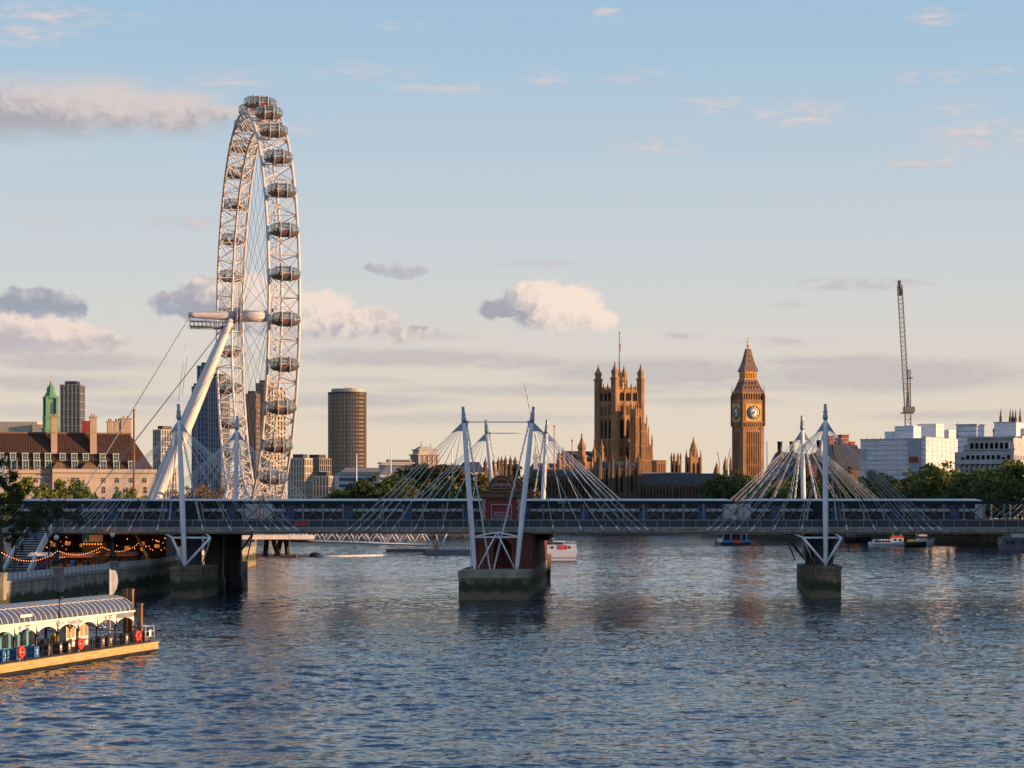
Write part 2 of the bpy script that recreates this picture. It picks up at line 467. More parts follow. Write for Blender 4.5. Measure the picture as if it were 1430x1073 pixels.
# ---------------------------------------------------------------- water and ground
def make_water():
    xs = np.concatenate([[-9000, -3000, -900, -320, -200], np.arange(-176, -110, 0.9), np.arange(-110, -62, 0.5), np.arange(-62, 62, 0.27), np.arange(62, 110, 0.5), np.arange(110, 190, 0.9), [200, 320, 900, 3000, 9000]])
    ys = [-2500.0, -600.0, -100.0, 0.0, 40.0]
    y = 80.0
    while y < 760:
        ys.append(y); y += min(1.0, max(0.2, 0.000009 * y * y))
    while y < 1400:
        ys.append(y); y *= 1.012
    ys += [1600.0, 2500.0, 9000.0]
    ys = np.array(ys)
    X, Y = np.meshgrid(xs, ys)
    Z = np.zeros_like(X)
    r = np.random.default_rng(5)
    dyv = np.gradient(ys)[:, None]
    dxv = np.gradient(xs)[None, :]
    gust = 0.75 + 0.25 * np.sin(X * 0.021 + Y * 0.013 + 1.0) + 0.2 * np.sin(X * -0.035 + Y * 0.041)
    for i in range(64):
        lam = 0.75 * (5.0 / 0.75) ** r.random() if i < 54 else 5.0 + 4.0 * r.random()
        th = r.normal(0.0, 0.52) + (0.25 if i % 3 else -0.35)
        k = 2 * np.pi / lam
        kx, ky = k * np.sin(th), k * np.cos(th)
        slope = 0.0255 * (lam / 1.6) ** -0.38
        ph = r.random() * 6.283
        fade = np.clip((lam / (2.2 * dyv) - 0.6), 0, 1) * np.clip((lam / (2.2 * dxv) - 0.6), 0, 1)
        s = np.sin(kx * X + ky * Y + ph + 0.6 * np.sin(0.11 * X + 0.07 * Y + i))
        Z += fade * (slope / k) * (s + 0.25 * (s * s - 0.5))
    Z *= gust
    ny, nx = X.shape
    me = bpy.data.meshes.new('water')
    co = np.stack([X, Y, Z], -1).reshape(-1, 3).astype(np.float32)
    idx = np.arange(ny * nx).reshape(ny, nx)
    q = np.stack([idx[:-1, :-1], idx[:-1, 1:], idx[1:, 1:], idx[1:, :-1]], -1).reshape(-1, 4)
    me.vertices.add(len(co)); me.vertices.foreach_set('co', co.ravel())
    me.loops.add(q.size); me.loops.foreach_set('vertex_index', q.ravel().astype(np.int32))
    me.polygons.add(len(q)); me.polygons.foreach_set('loop_start', (np.arange(len(q)) * 4).astype(np.int32))
    me.polygons.foreach_set('use_smooth', np.ones(len(q), bool))
    me.update(); me.validate()
    m = bpy.data.materials.new('river_water'); m.use_nodes = True
    nt = m.node_tree; N, L = nt.nodes, nt.links
    p = N['Principled BSDF']
    p.inputs['Base Color'].default_value = (0.013, 0.026, 0.046, 1)
    p.inputs['Roughness'].default_value = 0.07
    p.inputs['IOR'].default_value = 1.333
    g = N.new('ShaderNodeNewGeometry')
    acc = g.outputs['Normal']
    gm = N.new('ShaderNodeMapping'); gm.inputs['Scale'].default_value = (0.6, 1.0, 1.0); L.new(g.outputs['Position'], gm.inputs['Vector'])
    gn = N.new('ShaderNodeTexNoise'); gn.inputs['Scale'].default_value = 0.022; gn.inputs['Detail'].default_value = 4.0; gn.inputs['Distortion'].default_value = 1.2; L.new(gm.outputs[0], gn.inputs['Vector'])
    gr = N.new('ShaderNodeMapRange'); gr.inputs['From Min'].default_value = 0.33; gr.inputs['From Max'].default_value = 0.66; gr.inputs['To Min'].default_value = 0.5; gr.inputs['To Max'].default_value = 1.25; L.new(gn.outputs['Fac'], gr.inputs['Value'])
    # small ripples as slopes, several sizes, crests lying across the stream
    for sc_, st, ax_, ay_, det in ((0.16, (0.5, 1.0, 1.0), 0.05, 0.10, 2.0), (0.8, (0.42, 1.0, 1.0), 0.26, 0.50, 3.0), (3.2, (0.5, 1.0, 1.0), 0.46, 0.85, 2.0)):
        mp = N.new('ShaderNodeMapping'); mp.inputs['Scale'].default_value = st; L.new(g.outputs['Position'], mp.inputs['Vector'])
        nz = N.new('ShaderNodeTexNoise'); nz.inputs['Scale'].default_value = sc_; nz.inputs['Detail'].default_value = det; nz.inputs['Distortion'].default_value = 0.35
        L.new(mp.outputs[0], nz.inputs['Vector'])
        sb = N.new('ShaderNodeVectorMath'); sb.operation = 'SUBTRACT'; L.new(nz.outputs['Color'], sb.inputs[0]); sb.inputs[1].default_value = (0.5, 0.5, 0.5)
        ml = N.new('ShaderNodeVectorMath'); ml.operation = 'MULTIPLY'; L.new(sb.outputs[0], ml.inputs[0]); ml.inputs[1].default_value = (ax_, ay_, 0.0)
        gs = N.new('ShaderNodeVectorMath'); gs.operation = 'SCALE'; L.new(ml.outputs[0], gs.inputs[0]); L.new(gr.outputs[0], gs.inputs['Scale']); ml = gs
        ad = N.new('ShaderNodeVectorMath'); ad.operation = 'ADD'; L.new(acc, ad.inputs[0]); L.new(ml.outputs[0], ad.inputs[1]); acc = ad.outputs[0]
    nn = N.new('ShaderNodeVectorMath'); nn.operation = 'NORMALIZE'; L.new(acc, nn.inputs[0]); L.new(nn.outputs[0], p.inputs['Normal'])
    me.materials.append(m)
    o = bpy.data.objects.new('water', me); COL.objects.link(o)
    return kind(o, 'structure')
make_water()

GZ = 4.6        # height of the quays above the water
BANK_S = [(-150, -400), (-100, 60), (-82, 180), (-66, 240), (-57.2, 352), (-62, 520), (-93, 600), (-100, 760), (-120, 1150)]
BANK_N = [(150, 1150), (100, 1000), (125, 900), (175, 737), (190, 640), (150, 500), (122, 400), (118, 250), (125, 100), (150, -400)]
gb = MB()
n = len(BANK_S)
poly = [(x, y, GZ) for x, y in BANK_S] + [(-6000, 1150, GZ), (-6000, -400, GZ)]
gb.add(poly, [tuple(range(len(poly)))[::-1]])
poly = [(x, y, GZ) for x, y in BANK_N] + [(6000, -400, GZ), (6000, 1150, GZ)]
gb.add(poly, [tuple(range(len(poly)))[::-1]])
gb.add([(-6000, 1150, GZ), (6000, 1150, GZ), (6000, 9000, GZ), (-6000, 9000, GZ)], [(0, 1, 2, 3)])
for v in range(0): pass
go = gb.build('ground', mat('paving', (0.12, 0.115, 0.105), 0.9, var=0.3, scale=0.2))
kind(go, 'structure')

m_quay = brick_mat('quay_stone', (0.40, 0.35, 0.26), (0.33, 0.285, 0.21), (0.09, 0.08, 0.06), 1.6, 0.62, stain=[(-1.0, 1.15, (0.24, 0.19, 0.10), 1.6), (1.1, 2.8, (0.040, 0.052, 0.016), 2.6)], coarse=0.45)
m_cope = mat('coping_stone', (0.27, 0.25, 0.21), 0.85, var=0.3, scale=0.7, bump=0.2)
m_panel = mat('parapet_panel', (0.55, 0.54, 0.52), 0.6, var=0.15, scale=0.8)
m_quay_dark = brick_mat('quay_granite', (0.085, 0.08, 0.07), (0.065, 0.06, 0.055), (0.03, 0.03, 0.03), 1.8, 0.6, stain=[(-1.0, 1.6, (0.028, 0.030, 0.014), 1.0)], coarse=0.3)

def wall_run(mb, pts, z0, z1, t=0.8, side=1):
    """upright slab along pts, thickness t to the land side"""
    for (x0, y0), (x1, y1) in zip(pts[:-1], pts[1:]):
        d = Vector((x1 - x0, y1 - y0, 0)).normalized(); nrm = Vector((-d.y, d.x, 0)) * t * side
        mb.add([(x0, y0, z0), (x1, y1, z0), (x1 + nrm.x, y1 + nrm.y, z0), (x0 + nrm.x, y0 + nrm.y, z0),
                (x0, y0, z1), (x1, y1, z1), (x1 + nrm.x, y1 + nrm.y, z1), (x0 + nrm.x, y0 + nrm.y, z1)],
               [(0, 3, 2, 1), (4, 5, 6, 7), (0, 1, 5, 4), (1, 2, 6, 5), (2, 3, 7, 6), (3, 0, 4, 7)])

# near river wall with its light parapet
rw = thing('river_wall', 'mossy stone river wall with grey parapet panels below the festoon lights', 'river wall', (-66, 240, 0), world=True)
mb = MB(); wall_run(mb, BANK_S[:6], -2.0, GZ - 0.25, 1.2); mb.build('masonry', m_quay, rw)
mb = MB()
for (x0, y0), (x1, y1) in zip(BANK_S[:5], BANK_S[1:6]):
    d = Vector((x1 - x0, y1 - y0, 0)).normalized(); nrm = Vector((d.y, -d.x, 0)) * 0.18
    wall_run(mb, [(x0 + nrm.x, y0 + nrm.y), (x1 + nrm.x, y1 + nrm.y)], GZ - 0.25, GZ + 0.06, 1.5)
mb.build('coping', m_cope, rw)
def along(pts, step, off=0.0):
    out = []; acc = off
    for (x0, y0), (x1, y1) in zip(pts[:-1], pts[1:]):
        L_ = math.hypot(x1 - x0, y1 - y0)
        while acc < L_:
            t = acc / L_; out.append((x0 + (x1 - x0) * t, y0 + (y1 - y0) * t, math.atan2(y1 - y0, x1 - x0))); acc += step
        acc -= L_
    return out
pm = MB(); pm.box(0.10, -0.05, 0.16, 1.95, 0.05, 1.0); pm.m = 1; pm.box(-0.05, -0.07, 0.06, 0.05, 0.07, 1.08); panel_me = pm.mesh('parapet_panel', [m_panel, m_dark])
rail_pts = [(x + 0.0, y) for x, y in BANK_S[2:6]]
for x, y, a in along(rail_pts, 2.05):
    if 235 < y < 420: inst(panel_me, 'parapet_panel', rw, (x + 66 - 0.45, y - 240, GZ), a)
pm = MB(); pm.cbox(0, 0, 3.0, 1.5, 2.2, 3.15); pm.cbox(0, 0, 6.15, 1.7, 2.4, 0.22); pier_me = pm.mesh('stone_pier', m_cope)
for px, Y in ((5, 268), (81, 293), (143, 322)):
    t = None
    for (x0, y0), (x1, y1) in zip(BANK_S[2:5], BANK_S[3:6]):
        if y0 <= Y <= y1: t = x0 + (x1 - x0) * (Y - y0) / (y1 - y0)
    inst(pier_me, 'stone_pier', rw, (t + 66 - 0.2, Y - 240, -0.6), 0.06)

w2 = thing('river_wall', 'dark stone embankment wall behind the moored white boats', 'river wall', (150, 800, 0), world=True)
mb = MB(); wall_run(mb, BANK_N[:7], -2.0, GZ + 0.9, 1.6); mb.build('masonry', m_quay_dark, w2)
mb = MB(); wall_run(mb, [(x - 0.25, y) for x, y in BANK_N[:7]], GZ + 0.9, GZ + 1.3, 2.1); mb.build('coping', mat('dark_coping', (0.10, 0.095, 0.085), 0.9), w2)
w3 = tag(MB().build('river_wall', m_quay_dark) if False else (lambda b: (wall_run(b, BANK_S[5:], -2.0, GZ + 0.8, 1.2), b.build('river_wall', m_quay))[1])(MB()), 'pale stone embankment wall running below the big wheel', 'river wall')
w4 = tag((lambda b: (b.box(-119, 1150, -2, 149, 1151.5, GZ + 0.7), b.build('river_wall', m_quay_dark))[1])(MB()), 'distant low stone wall at the far edge of the river', 'river wall')

# ---------------------------------------------------------------- railway bridge
m_deckdark = mat('bridge_deck_dark', (0.03, 0.034, 0.038), 0.8, var=0.3)
m_iron = mat('pier_iron', (0.045, 0.055, 0.068), 0.55, var=0.35, scale=0.5, stretch=(1, 1, 0.15))
m_masonry = brick_mat('pier_masonry', (0.235, 0.185, 0.115), (0.20, 0.155, 0.095), (0.09, 0.075, 0.05), 1.9, 0.7, msize=0.02, stain=[(-1.0, 1.0, (0.19, 0.145, 0.08), 1.6), (1.0, 2.6, (0.045, 0.050, 0.018), 2.8)], coarse=0.8)
rb = thing('railway_bridge', 'dark green lattice girder railway bridge carrying trains behind the footbridge', 'bridge', (0, 343.5, 0), world=True)
mb = MB(); mb.box(-115, 343.2, 10.2, 140, 366.4, 11.45); mb.build('deck', m_deckdark, rb)
mb = MB()
for xx in np.arange(-112, 138, 3.17 * 2):
    mb.box(xx, 343.0, 9.95, xx + 0.4, 366.6, 10.2)
mb.build('cross_girder', m_truss, rb)
PITCH = 3.2
for Yg, nm in ((343.5, 'lattice_girder'), (366.8, 'lattice_girder')):
    mb = MB()
    mb.box(-115, Yg - 0.25, 11.25, 140, Yg + 0.25, 11.6)
    mb.m = 2; mb.box(-115, Yg - 0.32, 14.42, 140, Yg + 0.32, 14.95); mb.m = 0
    x = -114.0 + 0.6
    while x < 138:
        mb.m = 1; mb.box(x - 0.14, Yg - 0.34, 11.55, x + 0.14, Yg - 0.14, 14.45); mb.m = 0
        mb.bar((x, Yg - 0.05, 11.6), (x + PITCH, Yg - 0.05, 14.42), 0.17)
        mb.bar((x, Yg + 0.12, 14.42), (x + PITCH, Yg + 0.12, 11.6), 0.17)
        x += PITCH
    mb.build(nm, [m_truss, m_trusslight, m_green], rb)
# tall green plates standing in the girder over each iron pier
for px0, px1 in ((257, 281), (1135, 1158)):
    mb = MB(); mb.box(WX(px0, 343), 342.6, 11.4, WX(px1, 343), 343.15, 14.9); mb.build('girder_plate', m_green, rb)
def column_pier(cx, ys, r=1.55):
    for yy in ys:
        mb = MB(); mb.lathe([(r + 0.25, -1), (r + 0.25, 2.2), (r, 2.5), (r, 9.2), (r + 0.3, 9.5), (r + 0.3, 10.2)], 20, (cx + 0.055 * (yy - 343), yy, 0)); mb.build('iron_pier', m_iron, rb)
column_pier(WX(1149, 345), (344.5, 353, 362.5))
for px_, yy_ in ((268, 344.5), (299, 353.5), (325, 366)): column_pier(WX(px_, yy_) - 0.055 * (yy_ - 343), (yy_,), 1.6)
column_pier(-100.5, (344.5, 353, 362.5)); column_pier(99, (344.5, 353, 362.5))
# painted sign on the girder, right of the brick pier
def text_mesh(name, s, size, m, depth=0.01):
    cu = bpy.data.curves.new(name, 'FONT'); cu.body = s; cu.size = size; cu.extrude = depth; cu.align_x = 'CENTER'; cu.align_y = 'CENTER'; cu.resolution_u = 3
    o = bpy.data.objects.new(name, cu); COL.objects.link(o)
    dg = bpy.context.evaluated_depsgraph_get()
    me = bpy.data.meshes.new_from_object(o.evaluated_get(dg))
    bpy.data.objects.remove(o); bpy.data.curves.remove(cu)
    me.materials.clear(); me.materials.append(m)
    return me
def put_text(name, s, size, m, parent, p, rot=(PI / 2, 0, 0)):
    me = text_mesh(name, s, size, m)
    me.transform(Matrix.Rotation(rot[2], 4, 'Z') @ Matrix.Rotation(rot[1], 4, 'Y') @ Matrix.Rotation(rot[0], 4, 'X'))
    o = bpy.data.objects.new(name, me); COL.objects.link(o); o.parent = parent
    off = ORIG.get(parent.name, Vector((0, 0, 0)))
    o.location = Vector(p) - off
    return o
m_letter = mat('pale_lettering', (0.6, 0.62, 0.62), 0.6, var=0.1)
put_text('girder_sign', 'SPAN  13', 0.5, m_letter, rb, (WX(788, 343), 343.12, 14.68))

# ---------------------------------------------------------------- brick pier towers and masonry piers
m_brick = brick_mat('red_brick', (0.27, 0.055, 0.036), (0.22, 0.042, 0.03), (0.16, 0.07, 0.05), 0.45, 0.15, msize=0.015, coarse=0.5)
m_redpaint = mat('red_painted_panel', (0.20, 0.034, 0.034), 0.7, var=0.2, scale=0.8)
m_terracotta = mat('terracotta_trim', (0.36, 0.235, 0.13), 0.8, var=0.3, scale=1.5, bump=0.2)
m_quoin = mat('quoin_stone', (0.36, 0.30, 0.22), 0.85, var=0.25, scale=1.2)
m_brown = mat('weathered_cornice', (0.17, 0.115, 0.07), 0.85, var=0.35, scale=1.0)
def skew_block(mb, x0, x1, y0, y1, z0, z1, k=0.057):
    d = (y1 - y0) * k
    mb.add([(x0, y0, z0), (x1, y0, z0), (x1 + d, y1, z0), (x0 + d, y1, z0), (x0, y0, z1), (x1, y0, z1), (x1 + d, y1, z1), (x0 + d, y1, z1)],
           [(0, 3, 2, 1), (4, 5, 6, 7), (0, 1, 5, 4), (1, 2, 6, 5), (2, 3, 7, 6), (3, 0, 4, 7)])
def pier_tower(bp, cx, y0, dep):
    hw = 3.03
    mb = MB(); skew_block(mb, cx - hw, cx + hw, y0, y0 + dep, 9.0, 15.35); mb.build('tower_wall', m_brick, bp)
    for sd in (-1, 1):
        mb = MB()
        for z in np.arange(10.3, 15.0, 0.62):
            w = 0.62 if int(round((z - 10.3) / 0.62)) % 2 else 0.42
            mb.box(*sorted((cx + sd * (hw + 0.05), cx + sd * (hw - w)))[:1], y0 - 0.06, z, sorted((cx + sd * (hw + 0.05), cx + sd * (hw - w)))[1], y0 + 0.5, z + 0.6)
        mb.build('quoin_column', m_quoin, bp)
    mb = MB()
    for a, zz, h in ((0.15, 15.35, 0.22), (0.42, 15.57, 0.28), (0.25, 15.85, 0.45), (0.55, 16.3, 0.25)):
        skew_block(mb, cx - hw - a, cx + hw + a, y0 - a, y0 + dep + a, zz, zz + h)
    mb.build('cornice', m_brown, bp)
    # round pediment with its light ring
    r0 = 2.12
    mb = MB()
    for rr, yy, mi in ((r0, y0 + 0.25, 0), (r0 - 0.42, y0 + 0.12, 1)):
        mb.m = mi
        arc = [(cx + rr * math.cos(t), yy, 16.55 + 0.35 + rr * math.sin(t)) for t in np.linspace(0, PI, 25)]
        mb.extr([(cx + rr, yy, 16.55)] + arc + [(cx - rr, yy, 16.55)], (0.2, dep - 0.6, 0))
    mb.m = 2
    for rr in (r0 - 0.1, r0 - 0.62):
        mb.tube([(cx + rr * math.cos(t), y0 + 0.16 if rr > 1.7 else y0 + 0.06, 16.9 + rr * math.sin(t)) for t in np.linspace(0, PI, 25)], 0.085 if rr < 1.7 else 0.06, 5)
    mb.box(cx - r0 + 0.5, y0 + 0.02, 16.85, cx + r0 - 0.5, y0 + 0.2, 16.97)
    mb.build('pediment', [m_brown, m_brick, m_terracotta], bp)
bp = thing('brick_bridge_pier', 'red brick bridge pier with a round pediment and painted panel between splayed white masts', 'bridge pier', (-1.7, 338, 0), world=True)
pier_tower(bp, -1.66, 338.25, 4.6)
pier_tower(bp, 0.35, 367.6, 4.6)
mb = MB(); mb.box(-4.05, 338.02, 10.2, 0.73, 338.22, 14.95); mb.build('painted_panel', m_redpaint, bp)
mb = MB()
for a in ((-3.3, 12.0, -3.18, 14.3), (-0.14, 12.0, -0.02, 14.3), (-3.3, 14.3, -0.02, 14.42)):
    mb.box(a[0], 337.94, a[1], a[2], 338.06, a[3])
mb.build('panel_frame', mat('faded_frame', (0.42, 0.36, 0.34), 0.7), bp)
put_text('pediment_lettering', 'LONDON', 0.62, m_letter, bp, (-1.66, 338.28, 17.45))
for i, s in enumerate(('SUPPORTING', 'THE SAFE LINE', 'OF LONDON TRAINS')):
    put_text('panel_lettering', s, 0.40 if i < 2 else 0.34, m_letter, bp, (-1.66, 337.98, 13.05 - 0.46 * i))
# lower shaft: brick with a dark arched opening
mb = MB()
zt, zb = 9.9, 4.35
x0, x1 = WX(663, 334), WX(743, 334)
skew_block(mb, x0, x0 + 2.9, 334, 392, zb, zt)
skew_block(mb, x1 - 3.15, x1, 334, 392, zb, zt)
skew_block(mb, x0 + 2.9, x1 - 3.15, 337, 391, zb, zt - 0.02)
ax0, ax1 = x0 + 2.9, x1 - 3.15
ac, ar = (ax0 + ax1) / 2, (ax1 - ax0) / 2
pts = [(ax1, 334.02, zt - 0.01), (ax0, 334.02, zt - 0.01), (ax0, 334.02, 8.0)] + [(ac - ar * math.cos(t), 334.02, 7.6 + ar * math.sin(t)) for t in np.linspace(0.25, PI - 0.25, 12)] + [(ax1, 334.02, 8.0)]
mb.extr(pts, (0.1, 2.9, 0))
mb.build('shaft', brick_mat('shaft_brick', (0.21, 0.048, 0.028), (0.17, 0.04, 0.025), (0.12, 0.06, 0.04), 0.45, 0.15, msize=0.015, coarse=0.4), bp)
mb = MB(); skew_block(mb, x0 - 0.8, x1 + 0.5, 344, 366, 9.92, 10.18); skew_block(mb, x0 + 1, x1 + 2.5, 346, 385, 8.6, 9.35); mb.build('bearing', m_black, bp)
mb = MB()
xb0, xb1 = WX(640.5, 324.5), WX(737.5, 324.5)
skew_block(mb, xb0, xb1, 324.5, 391, -2, 3.2)
mb.build('pier_base', m_masonry, bp)
mb = MB(); skew_block(mb, xb0 - 0.12, xb1 + 0.12, 324.35, 391.3, 3.2, 4.35); mb.build('base_cap', m_conc, bp)
mb = MB(); mb.box(WX(757, 400), 396, -2, WX(768.5, 400), 403, 3.6); mb.build('fender_block', m_masonry, bp)
mb = MB(); mb.box(WX(757, 400) - 0.1, 395.85, 3.6, WX(768.5, 400) + 0.1, 403.1, 5.2); mb.build('fender_cap', m_quoin, bp)
for (pa, pb, Yf, D, z1, lab) in ((240, 283.5, 332, 40, 4.75, 'square weathered concrete pier base under the mast by the river wall'), (1129.5, 1172.5, 331, 12, 4.9, 'square dark stone pier base under the mast farthest from the wheel')):
    t = thing('mast_pier', lab, 'bridge pier', (WX((pa + pb) / 2, Yf), Yf, 0), world=True)
    xa, xc = WX(pa, Yf), WX(pb, Yf)
    mb = MB(); skew_block(mb, xa, xc, Yf - 1.6 + 0.0, Yf + 11, -2, z1 - 0.5); mb.build('pier_base', m_masonry, t)
    mb = MB(); skew_block(mb, xa - 0.1, xc + 0.1, Yf - 1.7, Yf + 11.1, z1 - 0.5, z1); mb.build('base_cap', m_masonry, t)
    if pa < 500: mb = MB(); mb.box(WX(314, 372), 371, -2, WX(339, 372), 379, 4.4); mb.build('rear_base', m_masonry, t)
    if pa > 500: mb = MB(); skew_block(mb, xa + 1.0, xc - 0.3, Yf + 11.3, Yf + 50, -2, z1 - 0.9, 0.097); mb.build('rear_base', m_masonry, t)

# ---------------------------------------------------------------- trains
m_roofgrey = mat('train_roof', (0.60, 0.62, 0.65), 0.5, var=0.1, scale=0.5)
m_trainbody = mat('train_navy', (0.018, 0.022, 0.032), 0.35, var=0.3)
m_stripe = mat('train_white_stripe', (0.62, 0.63, 0.65), 0.4, var=0.1)
m_traindoor = mat('train_blue_door', (0.05, 0.10, 0.27), 0.35, var=0.2)
m_cabwhite = mat('train_cab_white', (0.6, 0.58, 0.52), 0.4, var=0.1)
def car_mesh(L_, nose0, nose1):
    """one carriage, length along +X from 0"""
    b = MB()
    prof_roof = [(0.0, 14.78), (0.14, 15.02), (0.6, 15.22), (1.4, 15.30), (2.2, 15.22), (2.66, 15.02), (2.8, 14.78)]
    def sect(x, dz, inset): return [(x, y + (inset if y < 1.4 else -inset if y > 1.4 else 0), z - dz) for y, z in prof_roof]
    xs = [(0.0, 0.55, 0.5), (0.6, 0.22, 0.25), (1.6, 0.0, 0.0)] if nose0 else [(0.12, 0.0, 0.0)]
    xe = [(L_ - 1.6, 0.0, 0.0), (L_ - 0.6, 0.22, 0.25), (L_, 0.55, 0.5)] if nose1 else [(L_ - 0.12, 0.0, 0.0)]
    st = xs + xe
    vs = []; fs = []
    for x, dz, ins in st: vs += sect(x, dz, ins)
    k = len(prof_roof)
    for i in range(len(st) - 1):
        for j in range(k - 1): fs.append((i * k + j, i * k + j + 1, (i + 1) * k + j + 1, (i + 1) * k + j))
    fs.append(tuple(range(k))); fs.append(tuple(range((len(st) - 1) * k, len(st) * k))[::-1])
    b.m = 0; b.add(vs, fs, True)
    x0, x1 = (0.5 if nose0 else 0.12), (L_ - (0.5 if nose1 else 0.12))
    b.m = 1; b.box(x0, 0.05, 13.68, x1, 2.75, 14.77)
    b.m = 2; b.box(x0, 0.0, 13.26, x1, 2.8, 13.68)
    b.m = 1; b.box(x0, 0.05, 11.9, x1, 2.75, 13.26)
    b.m = 3
    for flag, xa, xb in ((nose0, 0.25, 1.9), (nose1, L_ - 1.9, L_ - 0.25)):
        if flag: b.box(xa, -0.03, 12.1, xb, 2.83, 14.5)
    return b
def train(label, cars, doors_px, Y=346.2):
    t = thing('commuter_train', label, 'train', (cars[0][0], Y, 11.45))
    x0 = cars[0][0]
    for i, (xa, xb, n0, n1) in enumerate(cars):
        b = car_mesh(xb - xa, n0, n1)
        b.v = [(p[0] + xa - x0, p[1], p[2] - 11.45) for p in b.v]
        c = b.build('carriage', [m_roofgrey, m_trainbody, m_stripe, m_cabwhite], t)
        w = MB(); w.box(0.1, -0.02, 0, 1.5, 0.03, 0.62); wme = w.mesh('carriage_window', mat('train_window', (0.02, 0.024, 0.03), 0.35, var=0.6, scale=0.7, spec=0.25))
        x = xa + 1.9
        while x < xb - 2:
            if all(abs(x + 0.8 - d) > 1.7 for d in doors_px): inst(wme, 'window', c, (x - x0, 0.03, 2.36))
            x += 1.75
        bogie = MB()
        for bx in (xa + 3.2, xb - 3.2):
            bogie.box(bx - x0 - 1.5, 0.3, 0.02, bx - x0 + 1.5, 2.5, 0.44)
        bogie.build('bogie', m_black, c)
    d = MB(); d.m = 0; d.box(-0.68, -0.06, 0.62, 0.68, 0.04, 2.75); d.m = 1; d.box(-0.5, -0.09, 1.9, -0.14, 0.0, 2.6); d.box(0.14, -0.09, 1.9, 0.5, 0.0, 2.6)
    dme = d.mesh('train_door', [m_traindoor, m_window])
    for dx in doors_px:
        if cars[0][0] < dx < cars[-1][1]: inst(dme, 'door', t, (dx - x0, -0.04, 0))
    return t
tx = lambda px: WX(px, 346.2)
doors = [tx(487 + 82.3 * k) for k in range(-6, 12)]
c_len = (tx(1028) - tx(364)) / 4
train('white roofed commuter train with blue doors crossing from the wheel to the clock tower', [(tx(364) + i * c_len, tx(364) + (i + 1) * c_len, i == 0, i == 3) for i in range(4)], doors)
train('white roofed train whose tail stands above the riverside market and leafy bank', [(tx(359) - (4 - i) * c_len, tx(359) - (3 - i) * c_len, i == 0, i == 3) for i in range(2, 4)], doors)
c2 = (tx(1378) - tx(1032)) / 2
train('short two carriage train ending above the grey moored ship', [(tx(1032) + i * c2, tx(1032) + (i + 1) * c2, i == 0, i == 1) for i in range(2)], [tx(1083), tx(1168), tx(1251), tx(1333)])

# ---------------------------------------------------------------- footbridges hung from masts
m_mesh = mat('railing_mesh', (0.03, 0.04, 0.056), 0.4, var=0.25, scale=0.5)
m_rail = mat('railing_steel', (0.25, 0.28, 0.31), 0.4, 0.3, var=0.1)
m_slab = mat('deck_concrete', (0.33, 0.28, 0.21), 0.85, var=0.4, scale=0.55, stretch=(1.6, 1, 0.25))
m_plate = mat('mast_blue_grey_plate', (0.33, 0.40, 0.47), 0.45, var=0.08)
m_masttop = mat('mast_top_grey', (0.32, 0.34, 0.36), 0.4, 0.3, var=0.2)
OFFS = (3.55, 7.9, 11.3, 13.7, 15.5, 16.9, 18.2)
def mast_tube(mb, foot, top, r=0.42):
    f = Vector(foot); t = Vector(top); d = t - f
    prof = [(0, .62), (.02, .62), (.03, .8), (.3, 1.0), (.6, 1.0), (.85, .8), (.92, .62)]
    mb.tube([tuple(f + d * a) for a, _ in prof], [r * b for _, b in prof], 14)
def mast_tip(mb, foot, top, r=0.42):
    f = Vector(foot); t = Vector(top); d = t - f
    prof = [(.90, .70), (.915, .95), (.93, .95), (.935, .72), (.955, .85), (.96, .62), (.985, .55), (.995, .62), (1.0, .35)]
    mb.tube([tuple(f + d * a) for a, _ in prof], [r * b for _, b in prof], 10)
